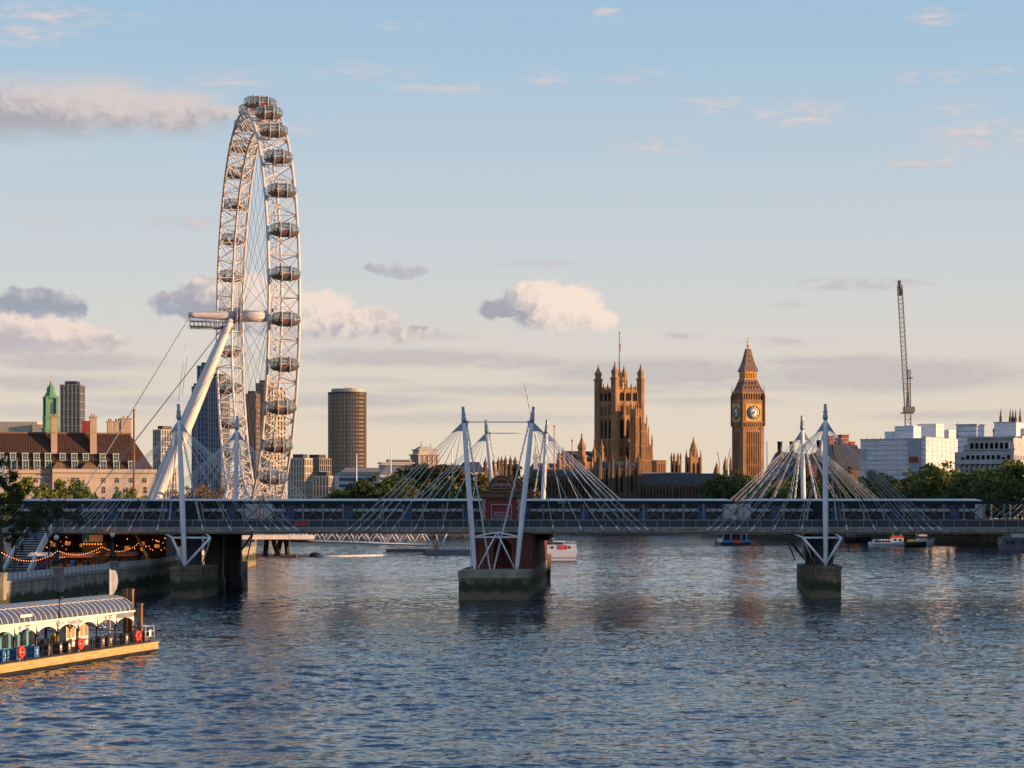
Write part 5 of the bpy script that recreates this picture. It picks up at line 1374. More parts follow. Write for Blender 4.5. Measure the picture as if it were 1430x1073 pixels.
def great_tower():
    Y = 1360.0
    s = Y / F
    t = thing('square_gothic_tower', 'massive square gothic tower with four crowned turrets and a flagpole', 'tower', (WX(865, Y), Y, GZ), R(30))
    zz = lambda py: WZ(py, Y) - GZ
    W = 20.0; h = W / 2
    zp = zz(548)
    b = MB(); b.box(-h, -h, 0, h, h, zp); b.build('wall', m_gothic, t)
    b = MB()
    for sx in (-1, 1):
        for sy in (-1, 1): turret(b, sx * (h - .3), sy * (h - .3), 0, 2.55, zz(532), zz(509 if (sx, sy) != (-1, -1) else 507))
    for sx, sy in (): pass
    tb = b.build('corner_turret', m_gothic, t)
    b = MB()
    for a in range(4):
        b.M = Matrix.Rotation(a * PI / 2, 4, 'Z')
        for x in (-7.2, -2.6, 2.6, 7.2): b.box(x - .5, -h - .6, 0, x + .5, -h + .2, zp + .5)
        for k in range(13):
            x = -6.8 + 13.6 * k / 12; b.box(x - .17, -h - .32, zz(582), x + .17, -h + .1, zz(567)); b.box(x - .17, -h - .32, zz(640), x + .17, -h + .1, zz(618))
        for py in (563, 566, 583, 615, 642, 660): b.box(-h + 1.5, -h - .45, zz(py), h - 1.5, -h + .2, zz(py) + .8)
        for k in range(15):
            x = -7.3 + 14.6 * k / 14; b.box(x - .3, -h - .25, zp, x + .3, -h + .25, zp + (3.0 if k % 2 else 2.0))
        b.box(-h + 1.5, -h - .3, zp, h - 1.5, -h + .2, zp + 1.1)
        for x in (-2.6, 2.6): pinnacle(b, x, -h - .2, zp, .5, 6)
    b.M = None; b.build('buttress_ribs', m_gothic, t)
    big = lancet(2.5, zz(585) - zz(614), .3).mesh('tall_window', m_gothicwin)
    up = lancet(3.4, zz(549.5) - zz(563), .3).mesh('upper_window', m_gothicwin)
    sm = lancet(.75, zz(568) - zz(581), .3).mesh('panel_window', m_gothicwin)
    lo = lancet(1.8, zz(644) - zz(657), .3).mesh('lower_window', m_gothicwin)
    for a in range(4):
        for k in (-1, 0, 1):
            for me, nm, py in ((big, 'tall_window', 614), (up, 'upper_window', 562.5), (lo, 'lower_window', 658)):
                p = Matrix.Rotation(a * PI / 2, 4, 'Z') @ Vector((k * 4.7, -h - .12, zz(py))); inst(me, nm, t, p, a * PI / 2)
            for q in (-1.5, -.5, .5, 1.5):
                inst(sm, 'panel_window', t, Matrix.Rotation(a * PI / 2, 4, 'Z') @ Vector((k * 4.7 + q, -h - .12, zz(638))), a * PI / 2)
                p = Matrix.Rotation(a * PI / 2, 4, 'Z') @ Vector((k * 4.7 + q, -h - .12, zz(581.5))); inst(sm, 'panel_window', t, p, a * PI / 2)
    b = MB()
    b.lathe([(4.6, 0), (4.0, 3), (1.6, 10), (.7, zz(517) - zp)], 8, (0, 0, zp), False)
    for k in range(8):
        q = k * PI / 4; pinnacle(b, 4.3 * math.cos(q), 4.3 * math.sin(q), zp, .55, 10)
    b.build('flag_lantern', m_gold, t)
    b = MB(); b.tube([(0, 0, zz(522)), (0, 0, zz(466))], [.42, .2], 8); b.tube([(0, 0, zz(466)), (0, 0, zz(464))], .5, 8); b.build('flagpole', mat('flagpole_paint', (0.22, 0.16, 0.13), 0.5), t)
    b = MB(); b.extr([(0.2, 0, zz(480)), (1.2, 0.2, zz(481)), (1.0, .2, zz(492)), (.2, 0, zz(490))], (0, .06, 0)); b.build('flag', mat('furled_flag', (0.16, 0.10, 0.16), 0.8), t)
    return t
great_tower()

def gothic_range(name, label, cat, px0, px1, pyr, pye, Y, yaw=0.0, depth=22, m=None, bays=10, turrets=(), roof=True, pins=True, wtall=None, roof_m=None):
    """gothic block: eaves at pye, roof ridge at pyr, pinnacled buttresses between the bays"""
    m = m or m_gothicdark
    c = math.cos(yaw)
    x0, x1 = WX(px0, Y), WX(px1, Y); L_ = (x1 - x0) / c
    t = thing(name, label, cat, ((x0 + x1) / 2, Y, GZ), yaw)
    zz = lambda py: WZ(py, Y) - GZ
    ze, zr = zz(pye), zz(pyr)
    b = MB(); b.box(-L_ / 2, 0, 0, L_ / 2, depth, ze); b.build('wall', m, t)
    if roof:
        b = MB(); b.extr([(-L_ / 2 + .4, .8, ze), (-L_ / 2 + .4, depth * .35, zr), (-L_ / 2 + .4, depth * .65, zr), (-L_ / 2 + .4, depth - .8, ze)], (L_ - .8, 0, 0)); b.build('roof', roof_m or m_slate, t)
    b = MB(); step = L_ / bays
    for k in range(bays + 1):
        x = -L_ / 2 + k * step
        b.box(x - .55, -.8, 0, x + .55, .1, ze + .6)
        if pins: pinnacle(b, x, -.3, ze + .5, .5, 3.4)
    for z in (ze - .5, ze * .52): b.box(-L_ / 2, -.35, z, L_ / 2, .1, z + .6)
    for k in range(bays * 4): b.box(-L_ / 2 + (k + .5) * step / 4 - .14, -.25, 0, -L_ / 2 + (k + .5) * step / 4 + .14, .1, ze + .5)
    b.build('buttress_ribs', m, t)
    wh = wtall or ze * .34
    wme = lancet(min(1.5, step * .24), wh, .2).mesh('window', m_gothicwin)
    for k in range(bays):
        for q in (-.22, .22):
            for z in (ze * .1, ze * .58): inst(wme, 'window', t, (-L_ / 2 + (k + .5 + q) * step, -.1, z))
    for (px, r, p1, p2) in turrets:
        b = MB(); turret(b, (WX(px, Y) - (x0 + x1) / 2) / c, .2, 0, r, zz(p1), zz(p2)); b.build('turret', m, t)
    return t
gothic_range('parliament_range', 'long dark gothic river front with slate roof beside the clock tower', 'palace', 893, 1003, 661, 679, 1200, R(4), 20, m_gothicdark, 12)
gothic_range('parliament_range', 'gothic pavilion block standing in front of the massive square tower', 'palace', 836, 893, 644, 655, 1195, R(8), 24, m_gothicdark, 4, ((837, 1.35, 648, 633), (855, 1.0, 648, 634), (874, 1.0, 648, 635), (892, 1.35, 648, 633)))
gothic_range('parliament_range', 'dark gothic river wing between the white masts and the pavilion block', 'palace', 742, 836, 655, 666, 1215, R(8), 20, m_gothicdark, 10)
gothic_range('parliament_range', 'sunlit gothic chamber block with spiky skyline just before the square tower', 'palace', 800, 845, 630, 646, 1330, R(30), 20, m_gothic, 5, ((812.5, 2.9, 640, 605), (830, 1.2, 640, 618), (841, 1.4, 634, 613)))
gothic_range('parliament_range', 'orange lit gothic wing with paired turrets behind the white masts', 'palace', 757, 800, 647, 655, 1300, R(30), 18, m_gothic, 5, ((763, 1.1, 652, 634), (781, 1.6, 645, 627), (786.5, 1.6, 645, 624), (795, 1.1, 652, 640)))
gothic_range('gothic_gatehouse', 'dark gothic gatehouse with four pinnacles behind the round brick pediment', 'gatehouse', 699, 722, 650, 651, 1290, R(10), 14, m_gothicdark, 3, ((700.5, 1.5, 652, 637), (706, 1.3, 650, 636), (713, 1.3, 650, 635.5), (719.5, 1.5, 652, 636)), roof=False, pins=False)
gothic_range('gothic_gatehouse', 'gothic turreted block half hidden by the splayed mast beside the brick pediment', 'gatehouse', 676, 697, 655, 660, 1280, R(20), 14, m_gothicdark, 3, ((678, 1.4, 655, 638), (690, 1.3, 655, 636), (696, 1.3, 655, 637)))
# stepped buttressed flank beside the square tower
t = thing('scaffolded_turrets', 'stepped orange lit stair turrets leaning against the square tower', 'tower', (WX(896, 1345), 1345, GZ), R(30))
zz = lambda py: WZ(py, 1345) - GZ
for x, y, w, py in ((-3.5, 0, 6.0, 572), (-.6, -1.5, 4.6, 592), (1.9, 0, 4.4, 606), (4.2, -1, 4.2, 622), (6.2, .5, 3.2, 642)):
    b = MB(); b.cbox(x, y, 0, w, w, zz(py))
    for sx in (-1, 1):
        for sy in (-1, 1): pinnacle(b, x + sx * w * .45, y + sy * w * .45, zz(py), .45, 6)
    for k in range(5): b.box(x - w / 2 + (k + .5) * w / 5 - .15, y - w / 2 - .25, 0, x - w / 2 + (k + .5) * w / 5 + .15, y - w / 2 + .1, zz(py) + .6)
    for z in np.arange(20, zz(py), 9.0): b.cbox(x, y, z, w + .5, w + .5, .7)
    b.build('turret_stage', m_gothic, t)
b = MB(); b.tube([(7.4, 0, 0), (7.4, 0, zz(606))], .18, 6); b.build('pole', m_cable, t)
# smaller roofline towers
def small_tower(name, label, cat, px, Y, w, pytop, yaw, kind_):
    t = thing(name, label, cat, (WX(px, Y), Y, GZ), yaw); zz = lambda py: WZ(py, Y) - GZ
    b = MB()
    if kind_ == 'crown':
        z1 = zz(pytop + 12); b.lathe([(w * .5, 0), (w * .5, z1)], 8, (0, 0, 0), False, PI / 8); b.build('wall', m_gothic, t)
        b = MB()
        for k in range(8):
            q = k * PI / 4 + PI / 8; b.box(w * .5 * math.cos(q) - .4, w * .5 * math.sin(q) - .4, 0, w * .5 * math.cos(q) + .4, w * .5 * math.sin(q) + .4, z1); pinnacle(b, w * .5 * math.cos(q), w * .5 * math.sin(q), z1, .55, zz(pytop) - z1)
        b.build('crown', m_gothic, t)
        wme = lancet(1.3, 7, .3).mesh('window', m_gothicwin)
        for k in range(8): inst(wme, 'window', t, (w * .47 * math.sin(k * PI / 4), -w * .47 * math.cos(k * PI / 4), z1 - 9), k * PI / 4)
    elif kind_ == 'spire':
        z1, z2, z3 = zz(648), zz(637), zz(622)
        b.cbox(0, 0, 0, w, w, z1 + 4); b.build('wall', m_gothic, t)
        b = MB()
        for sx in (-1, 1):
            for sy in (-1, 1): b.lathe([(.9, 0), (.9, z1 + 4), (.6, z1 + 5), (.05, z1 + 9)], 6, (sx * w * .5, sy * w * .5, 0), False)
        b.build('corner_turret', m_gothic, t)
        b = MB(); b.lathe([(w * .42, z1 + 4), (w * .40, z2 + 4), (w * .3, z2 + 5), (w * .28, z3), (w * .2, z3 + 1), (w * .12, zz(pytop + 8)), (.08, zz(pytop))], 8, (0, 0, 0), False); b.build('spire', m_gothic, t)
        wme = lancet(1.5, 9, .3).mesh('window', m_gothicwin)
        for a in range(4):
            for k in (-1, 1): inst(wme, 'window', t, Matrix.Rotation(a * PI / 2, 4, 'Z') @ Vector((k * 1.3, -w / 2 - .1, z1 - 8)), a * PI / 2)
    elif kind_ == 'ogee':
        z1 = zz(pytop + 18); b.lathe([(w * .5, 0), (w * .5, z1), (w * .58, z1 + .3), (w * .55, z1 + 1), (w * .38, z1 + 3.5), (w * .12, z1 + 6.2), (.1, zz(pytop))], 8, (0, 0, 0), False); b.build('wall', m_gothic, t)
    elif kind_ == 'block':
        z1 = zz(pytop); b.cbox(0, 0, 0, w, w * .8, z1); b.cbox(0, 0, z1 - 2, w + .8, w * .8 + .8, .6)
        for k in range(6): b.box(-w / 2 + (k + .5) * w / 6 - .2, -w * .4 - .3, z1 - 9, -w / 2 + (k + .5) * w / 6 + .2, -w * .4, z1)
        b.build('wall', m_gothic, t)
    return t
small_tower('octagonal_turret', 'open crowned octagonal turret of warm stone on the palace roofline', 'turret', 944, 1290, 6.0, 632, 0, 'crown')
small_tower('stone_spire', 'pale stone spire tower between the open crowned turret and the clock tower', 'tower', 968.5, 1310, 6.6, 609, R(20), 'spire')
small_tower('domed_turret', 'small pointed dome turret lit orange near the foot of the clock tower', 'turret', 1001, 1260, 4.0, 645, 0, 'ogee')
small_tower('domed_turret', 'slim turret with pointed cap touching the clock tower flank', 'turret', 1013, 1250, 2.8, 637, 0, 'ogee')
small_tower('domed_turret', 'sliver of a pointed turret right against the clock tower', 'turret', 1020.5, 1250, 1.8, 634, 0, 'ogee')
small_tower('stone_block', 'flat topped stone block glowing orange beside the stepped stair turrets', 'building', 920, 1300, 7.0, 643, R(25), 'block')
tag((lambda b: (b.box(WX(898, 1235), 1235, GZ, WX(968, 1235), 1250, WZ(660, 1235)), b.build('palace_roof', m_concpale))[1])(MB()), 'flat pale roof deck glinting above the dark river front', 'roof')

# pointed roofs and chimneys beside the clock tower
def dark_office():
    Y = 1020.0; zz = lambda py: WZ(py, Y) - GZ; xx = lambda px: WX(px, Y) - WX(1140, Y)
    t = thing('office_building', 'dark slate roofed office block with tall black vent chimneys', 'building', (WX(1140, Y), Y, GZ), 0)
    b = MB(); b.box(xx(1076), 0, 0, xx(1212), 40, zz(668)); b.build('wall', m_gothicdark, t)
    b = MB()
    b.add([(xx(1076), -.5, zz(668)), (xx(1212), -.5, zz(668)), (xx(1205), 12, zz(640)), (xx(1094), 12, zz(630)), (xx(1094), 30, zz(630)), (xx(1205), 30, zz(640)), (xx(1076), 40, zz(668)), (xx(1212), 40, zz(668))],
          [(0, 1, 2, 3), (3, 2, 5, 4), (0, 3, 4, 6), (1, 7, 5, 2), (6, 4, 5, 7)])
    for px in np.arange(1086, 1210, 9.0): b.bar((xx(px), -.4, zz(667)), (xx(px + (1150 - px) * .12), 11.8, zz(634)), .35)
    b.build('roof', m_slate, t)
    ch = MB(); ch.lathe([(2.6, 0), (1.9, 2), (1.15, 3.4), (1.15, 7.6), (1.35, 7.7), (1.35, 8.2), (.9, 8.3)], 12); cme = ch.mesh('vent_chimney', mat('black_vent', (0.03, 0.03, 0.034), 0.5, var=0.2))
    for px, py in ((1092, 616), (1109, 616), (1147, 614), (1170, 616)): inst(cme, 'vent_chimney', t, (xx(px), 8, zz(py) - 8.3))
    b = MB()
    for px in (1100, 1116, 1155, 1178):
        b.extr([(xx(px) - 1.2, 2, zz(662)), (xx(px) + 1.2, 2, zz(662)), (xx(px) + 1.2, 2, zz(655)), (xx(px), 2, zz(652)), (xx(px) - 1.2, 2, zz(655))], (0, 5, 0))
    b.build('dormer', m_windowblue, t)
dark_office()
t = thing('brick_office', 'dark brick block with red and white banded chimney stacks', 'building', (WX(1190, 960), 960, GZ), R(20))
zz = lambda py: WZ(py, 960) - GZ
b = MB(); b.box(-8, 0, 0, 8, 18, zz(656)); b.build('wall', m_gothicdark, t)
b = MB(); b.frustum(0, 9, zz(656), zz(621), 17, 19, 12, 5); b.build('roof', m_slate, t)
for x, w, py in ((-4.6, 2.9, 611), (-1.2, 1.4, 613), (2.2, 3.8, 608.5), (6.2, 2.6, 618)):
    b = MB()
    z = zz(640)
    k = 0
    while z < zz(py):
        b.m = 1 if k % 3 == 2 else 0; b.cbox(x, 12, z, w + (.15 if b.m else 0), w * .8 + (.15 if b.m else 0), .62 if b.m == 0 else .3); z += .62 if b.m == 0 else .3; k += 1
    b.m = 0; b.cbox(x, 12, z, w + .4, w * .8 + .4, .4); b.build('chimney_stack', [m_redbrick2, mat('pale_band', (0.42, 0.34, 0.27), 0.8)], t)
t = thing('terrace_houses', 'low stone and brick terrace roofs glimpsed between the stay rods', 'building', (WX(1140, 985), 985, GZ), 0)
zz = lambda py: WZ(py, 985) - GZ
b = MB(); b.box(WX(1128, 985) - WX(1140, 985), 0, 0, WX(1160, 985) - WX(1140, 985), 14, zz(650)); b.build('wall', m_redbrick2, t)
b = MB(); b.frustum(0.7, 7, zz(650), zz(632), 10.5, 14, 3, 6); b.build('roof', m_slate, t)

# building wrapped in white sheeting, with its tower crane
def sheet_mat():
    m = mat('white_sheeting', (0.74, 0.745, 0.77), 0.5, var=0.07, scale=0.12)
    nt = m.node_tree; N, L = nt.nodes, nt.links
    t = N.new('ShaderNodeTexCoord')
    mp = N.new('ShaderNodeMapping'); mp.inputs['Scale'].default_value = (0.22, 0.22, 1.3); L.new(t.outputs['Object'], mp.inputs['Vector'])
    n1 = N.new('ShaderNodeTexNoise'); n1.inputs['Scale'].default_value = 1.1; n1.inputs['Detail'].default_value = 5; n1.inputs['Distortion'].default_value = 1.2; L.new(mp.outputs[0], n1.inputs['Vector'])
    w = N.new('ShaderNodeTexWave'); w.bands_direction = 'Z'; w.inputs['Scale'].default_value = 0.16; w.inputs['Distortion'].default_value = 1.5; w.inputs['Detail'].default_value = 3; L.new(t.outputs['Object'], w.inputs['Vector'])
    a = N.new('ShaderNodeMath'); a.operation = 'MULTIPLY_ADD'; L.new(w.outputs['Fac'], a.inputs[0]); a.inputs[1].default_value = 0.5; L.new(n1.outputs['Fac'], a.inputs[2])
    b = N.new('ShaderNodeBump'); b.inputs['Strength'].default_value = 0.9; b.inputs['Distance'].default_value = 0.9; L.new(a.outputs[0], b.inputs['Height']); L.new(b.outputs[0], N['Principled BSDF'].inputs['Normal'])
    return m
m_sheet = sheet_mat()
Y = 850.0; zz = lambda py, Y=850.0: WZ(py, Y) - GZ
t = thing('wrapped_building', 'large building wrapped in white scaffold sheeting beneath the tower crane', 'building', (WX(1289, Y), Y, GZ), R(-32))
LL, RL = 28.0, 62.0
ca = 26.5
b = MB(); b.box(-ca, 0, 0, 0, 40, zz(613)); b.box(0.0, 0.02, 0, 1.2, RL, zz(611)); b.build('sheeting', m_sheet, t)
b = MB()
for x, y, w, d, p0, p1 in ((-9.5, 8, 8, 8, 613, 594), (-17, 10, 4, 6, 613, 601), (-4.5, 20, 8, 9, 612, 590), (-4, 34, 7, 8, 611, 597), (-4, 48, 8, 8, 611, 601)):
    b.cbox(x, y, zz(p0) - .5, w, d, zz(p1) - zz(p0) + .5)
b.build('roof_tent', m_sheet, t)
b = MB(); b.box(-ca - .1, -.1, zz(613), 0.6, 1.2, zz(613) + .35); b.box(0, 0, zz(611), 1.35, RL, zz(611) + .3)
for k in range(0, 27, 3): b.tube([(-k, .3, zz(613)), (-k, .3, zz(613) + 1.4)], .07, 4)
b.build('roof_edge', m_steel, t)
b = MB()
for z in np.arange(3, zz(613), 2.0):
    b.box(-ca, -.09, z, -6, -.02, z + .09); b.box(1.22, 0.2, z, 1.29, RL, z + .09)
for x in np.arange(-ca + 2, -6, 4.5): b.box(x, -.1, 0, x + .09, -.03, zz(613))
for y in np.arange(2, RL, 5.0): b.box(1.23, y, 0, 1.3, y + .09, zz(611))
b.build('scaffold_tie', m_steel, t)
b = MB(); b.box(-5.8, -.5, 0, -.8, 0, zz(613)); b.build('hoist_bay', mat('grey_debris_net', (0.33, 0.35, 0.38), 0.7, var=0.2), t)
b = MB(); b.box(-5.5, -1.2, zz(645), -1.2, -.5, zz(638)); b.build('hoist_cage', mat('rust_red', (0.22, 0.06, 0.04), 0.7), t)
b = MB(); b.box(-26.2, -.4, zz(640), -23.8, 0, zz(626)); b.build('sheet_flap', m_plate, t)
def tower_crane():
    Y = 900.0
    t = thing('tower_crane', 'tall luffing tower crane with its jib raised above the wrapped building', 'crane', (WX(1268, Y), Y, 0), world=True)
    m_cr = mat('crane_steel', (0.13, 0.14, 0.155), 0.5, 0.2, var=0.15)
    def lattice(mb, p0, p1, w, n, r):
        p0, p1 = Vector(p0), Vector(p1); d = (p1 - p0).normalized(); u = d.cross(Vector((0, 1, 0))).normalized() * w / 2; v = d.cross(u).normalized() * w / 2
        cs = [u + v, u - v, -u - v, -u + v]
        for c in cs: mb.tube([tuple(p0 + c), tuple(p1 + c)], r, 4, False)
        for i in range(n):
            a, e = p0.lerp(p1, i / n), p0.lerp(p1, (i + 1) / n)
            for j in range(4):
                mb.tube([tuple(a + cs[j]), tuple(e + cs[(j + 1) % 4])], r * .6, 4, False); mb.tube([tuple(a + cs[j]), tuple(a + cs[(j + 1) % 4])], r * .6, 4, False)
    b = MB(); lattice(b, (WX(1268, Y), Y, 5), WP(1268, 577, Y), 2.3, 18, .16); b.build('tower_mast', m_cr, t)
    b = MB(); lattice(b, WP(1266.5, 568, Y), WP(1256.5, 398, Y), 1.9, 26, .14); b.build('jib', m_cr, t)
    b = MB(); b.tube([WP(1256.5, 406, Y), WP(1256, 392, Y)], .8, 6); b.cbox(WX(1256.6, Y), Y, WZ(413, Y), 1.9, 1.6, 2.4); b.build('jib_head', m_cr, t)
    b = MB(); lattice(b, WP(1269.5, 568, Y), WP(1269, 516, Y), 1.3, 8, .14); b.tube([WP(1266, 568, Y), WP(1268.5, 516, Y)], .2, 5); b.cbox(WX(1271.2, Y), Y, WZ(529, Y), 1.8, 1.2, .5); b.build('back_frame', m_cr, t)
    b = MB(); b.cbox(WX(1269.5, Y), Y, WZ(576, Y), 4.3, 4.0, 2.3); b.cbox(WX(1267, Y), Y, WZ(578, Y), 5, 3, .5); b.build('machine_deck', mat('counterweight', (0.25, 0.22, 0.19), 0.8), t)
tower_crane()

# pale stone office with a dark loggia, and the tented roof behind it
Y = 760.0; zz = lambda py, Y=760.0: WZ(py, Y) - GZ
s = Y / F
t = thing('stone_office', 'pale stone office with a dark pillared loggia and small square windows', 'building', (WX(1416, Y), Y, GZ), R(-22))
k = s / math.cos(R(28)) * 1.0
xl = lambda px: (px - 1416) * s / 1.02
b = MB(); b.box(xl(1332), 0, 0, 0, 30, zz(631)); b.box(xl(1343), 2, 0, -.3, 28, zz(620)); b.box(xl(1347), 4, 0, -.8, 26, zz(610)); b.build('wall', m_portlandgrey, t)
b = MB(); b.box(xl(1331), -.7, zz(648), .6, 0, zz(646)); b.box(xl(1342), 1.4, zz(628), 0.2, 2, zz(626.5)); b.box(xl(1346), 3.2, zz(611.5), 0, 4, zz(609)); b.build('cornice', m_portlandgrey, t)
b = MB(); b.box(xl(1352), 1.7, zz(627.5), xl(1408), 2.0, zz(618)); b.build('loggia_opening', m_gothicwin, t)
b = MB()
for px in np.linspace(1352, 1408, 9): b.cbox(xl(px), 1.5, zz(628), .5, .5, zz(617.5) - zz(628))
b.build('loggia_column', m_portlandgrey, t)
b = MB()
for px in np.arange(1340, 1414, 7.2): b.cbox(xl(px) - .6, -.35, 0, .5, .6, zz(650))
b.build('pilaster', m_portlandgrey, t)
wm = MB(); wm.box(-.55, -.06, 0, .55, .06, 1.5); wme = wm.mesh('window', m_gothicwin); wm = MB(); wm.box(-.6, -.06, 0, .6, .06, 2.9); wme2 = wm.mesh('tall_window', m_gothicwin)
for px in np.arange(1343.6, 1412, 7.2):
    inst(wme, 'window', t, (xl(px), -.03, zz(641.5))); inst(wme, 'window', t, (xl(px), -.03, zz(653.5))); inst(wme2, 'tall_window', t, (xl(px), -.03, zz(667)))
for y in (2.5, 6.5, 11, 16, 21, 26):
    for zq in (641.5, 653.5): inst(wme, 'window', t, (.03, y, zz(zq)), PI / 2)
b = MB()
for px in (1343.5, 1401.5): b.extr([(xl(px) - 1.4, -.5, zz(638.5)), (xl(px) + 1.4, -.5, zz(638.5)), (xl(px), -.5, zz(634))], (0, .5, 0))
b.build('gable', m_portlandgrey, t)
t = thing('tented_roof', 'white tented rooftop boxes behind the pale stone office', 'building', (WX(1384, 800), 800, GZ), R(-32))
zz = lambda py: WZ(py, 800) - GZ
b = MB(); b.box(-13, 0, 0, 12, 26, zz(610)); b.cbox(-9.5, 4, zz(611), 8, 8, zz(593) - zz(611)); b.cbox(3.5, 10, zz(611), 8.5, 9, zz(590) - zz(611)); b.cbox(10, 16, zz(611), 5, 8, zz(597) - zz(611)); b.build('sheeting', m_sheet, t)
b = MB(); b.cbox(-9.5, 4, zz(593), 8.6, 8.6, .35); b.cbox(3.5, 10, zz(590), 9, 9.5, .3); b.tube([(-13, 0, zz(610)), (-13, 0, zz(588))], .1, 5); b.build('roof_edge', m_steel, t)
t = thing('abbey_towers', 'stone towers with slim crocketed pinnacles at the edge of the view', 'church', (WX(1415, 1400), 1400, GZ), R(20))
zz = lambda py: WZ(py, 1400) - GZ
for x0, x1, y, py in ((-9.5, -1.5, 0, 598), (2.2, 12, -3, 592)):
    b = MB(); b.box(x0, y, 0, x1, y + 9, zz(py)); b.box(x0 - .3, y - .3, zz(py) - 2, x1 + .3, y + 9.3, zz(py) - 1); b.build('wall', m_gothicdark, t)
b = MB()
for x, y, py in ((-9.5, 0, 571), (-2.3, 0, 570), (1.6, 3, 571), (3.2, -3, 569), (5.0, 5, 571), (10.5, -3, 569)): b.lathe([(1.5, 0), (1.4, zz(596) - 50), (1.75, zz(595) - 50), (1.2, zz(592) - 50), (.95, zz(586) - 50), (1.05, zz(585) - 50), (.45, zz(579) - 50), (.55, zz(578) - 50), (.05, zz(py) - 50)], 6, (x, y, 50), False)
b.build('pinnacle', m_gothicdark, t)

# ---------------------------------------------------------------- riverside palace with the brown roof (south bank)
def county_building():
    Y = 760.0
    yaw = R(18)
    X0 = WX(110, Y); k = (Y / F) / math.cos(yaw) * 0.985
    t = thing('riverside_hall', 'long stone hall with steep brown tiled roof, pale dormers and brick chimneys', 'building', (X0, Y, GZ), yaw)
    xx = lambda px: (px - 110) * k
    zz = lambda py: WZ(py, Y) - GZ
    ze = zz(658)
    b = MB(); b.box(xx(-60), 2.2, 0, xx(75), 30, ze - .4); b.box(xx(75), 0, 0, xx(213), 30, ze); b.build('wall', m_portland, t)
    b = MB()
    b.box(xx(-60), 1.2, ze - .9, xx(74.6), 2.2, ze + .5); b.box(xx(74.6), -1.0, ze - .6, xx(214.5), 0, ze + .7); b.box(xx(213), 0, ze - .6, xx(214.5), 30, ze + .7)
    b.box(xx(-60), 1.9, ze - 2.4, xx(74.8), 2.2, ze - 2.0); b.box(xx(74.8), -.3, ze - 2.4, xx(213.4), 0, ze - 2.0)
    for zq in np.arange(1.0, ze - 3, 1.05):
        b.box(xx(75), -.07, zq, xx(213.2), 0, zq + .85)
    b.build('cornice', m_portland, t)
    zr = zz(605)
    b = MB()
    y0, y1, y2, y3 = .6, 8.5, 21.5, 29.5
    xL, xR, xr2 = xx(-60), xx(211), xx(183)
    b.add([(xL, y0, ze + .6), (xR, y0, ze + .6), (xR, y3, ze + .6), (xL, y3, ze + .6), (xL, y1, zr), (xr2, y1, zr), (xr2, y2, zr), (xL, y2, zr)],
          [(0, 1, 5, 4), (4, 5, 6, 7), (1, 2, 6, 5), (2, 3, 7, 6), (0, 4, 7, 3)])
    n_ = 70
    for i in range(n_):
        x = xL + (xr2 - xL) * (i + .5) / n_
        b.tube([(x, y0 + .02, ze + .6), (x, y1 + .02, zr)], .16, 4, False, False)
    b.build('roof', m_tileroof, t)
    b = MB(); b.box(xL, y1 - .3, zr - .1, xr2 + .3, y2 + .3, zr + .5); b.build('roof_curb', m_brown, t)
    slope = (y1 - y0) / (zr - ze - .6)
    def dormer(big):
        w, hgt = (1.75, 2.9) if big else (1.55, 2.35)
        d = MB(); d.m = 0; d.box(-w / 2 - .25, -.15, 0, -w / 2, 2.4, hgt); d.box(w / 2, -.15, 0, w / 2 + .25, 2.4, hgt); d.box(-w / 2 - .4, -.4, hgt, w / 2 + .4, 2.6, hgt + .35); d.box(-.07, -.1, 0, .07, .1, hgt); d.box(-w / 2, -.1, hgt * .45, w / 2, .1, hgt * .45 + .12); d.box(-w / 2, -.15, -.02, w / 2, .3, .18)
        d.m = 1; d.box(-w / 2, .05, .18, w / 2, 2.3, hgt - .01)
        return d.mesh('dormer_window', [m_copperpale, m_windowblue])
    dl_, ds_ = dormer(True), dormer(False)
    for px in (-5, 10, 25, 40, 55, 70, 105, 143, 161, 181): inst(dl_, 'dormer_window', t, (xx(px), y0 + .15, zz(656)))
    for px in (-7, 8, 24, 40, 55, 70, 89.5, 105, 120.5, 143, 161): inst(ds_, 'dormer_window', t, (xx(px), y0 + slope * (zz(643.5) - ze - .6) - .1, zz(643.5)))
    wn = MB(); wn.m = 0; wn.box(-.95, -.12, -.15, .95, .06, 0); wn.box(-.85, -.05, 0, -.72, .06, 1.9); wn.box(.72, -.05, 0, .85, .06, 1.9); wn.box(-.05, -.04, 0, .05, .06, 1.9); wn.box(-.72, -.04, 1.0, .72, .06, 1.1); wn.m = 1; wn.box(-.72, .0, 0, .72, .05, 1.9)
    w1 = wn.mesh('window', [m_portland, m_window])
    for px in (8, 23, 39, 54, 69): inst(w1, 'window', t, (xx(px), 2.1, zz(674)))
    for px in (143, 161, 180, 198): inst(w1, 'window', t, (xx(px), -.08, zz(674)))
    for px in (54, 69, 38): inst(w1, 'window', t, (xx(px), 2.1, zz(689)), 0, (1, 1, 1.25))
    for px in (122, 143, 161, 182, 199): inst(w1, 'window', t, (xx(px), -.08, zz(689)), 0, (.85, 1, 1.2))
    for px in (122, 143, 161, 182, 199): inst(w1, 'window', t, (xx(px), -.08, zz(703)), 0, (.85, 1, 1.2))
    inst(w1, 'window', t, (xx(105), -.08, zz(674)), 0, (2.0, 1, 1.0))
    b = MB(); b.lathe([(2.3, -.1), (2.3, .1)], 20); o = b.build('arched_window', m_window, t); o.rotation_euler = (PI / 2, 0, 0); o.location = (xx(105), -.1, zz(684))
    b = MB()
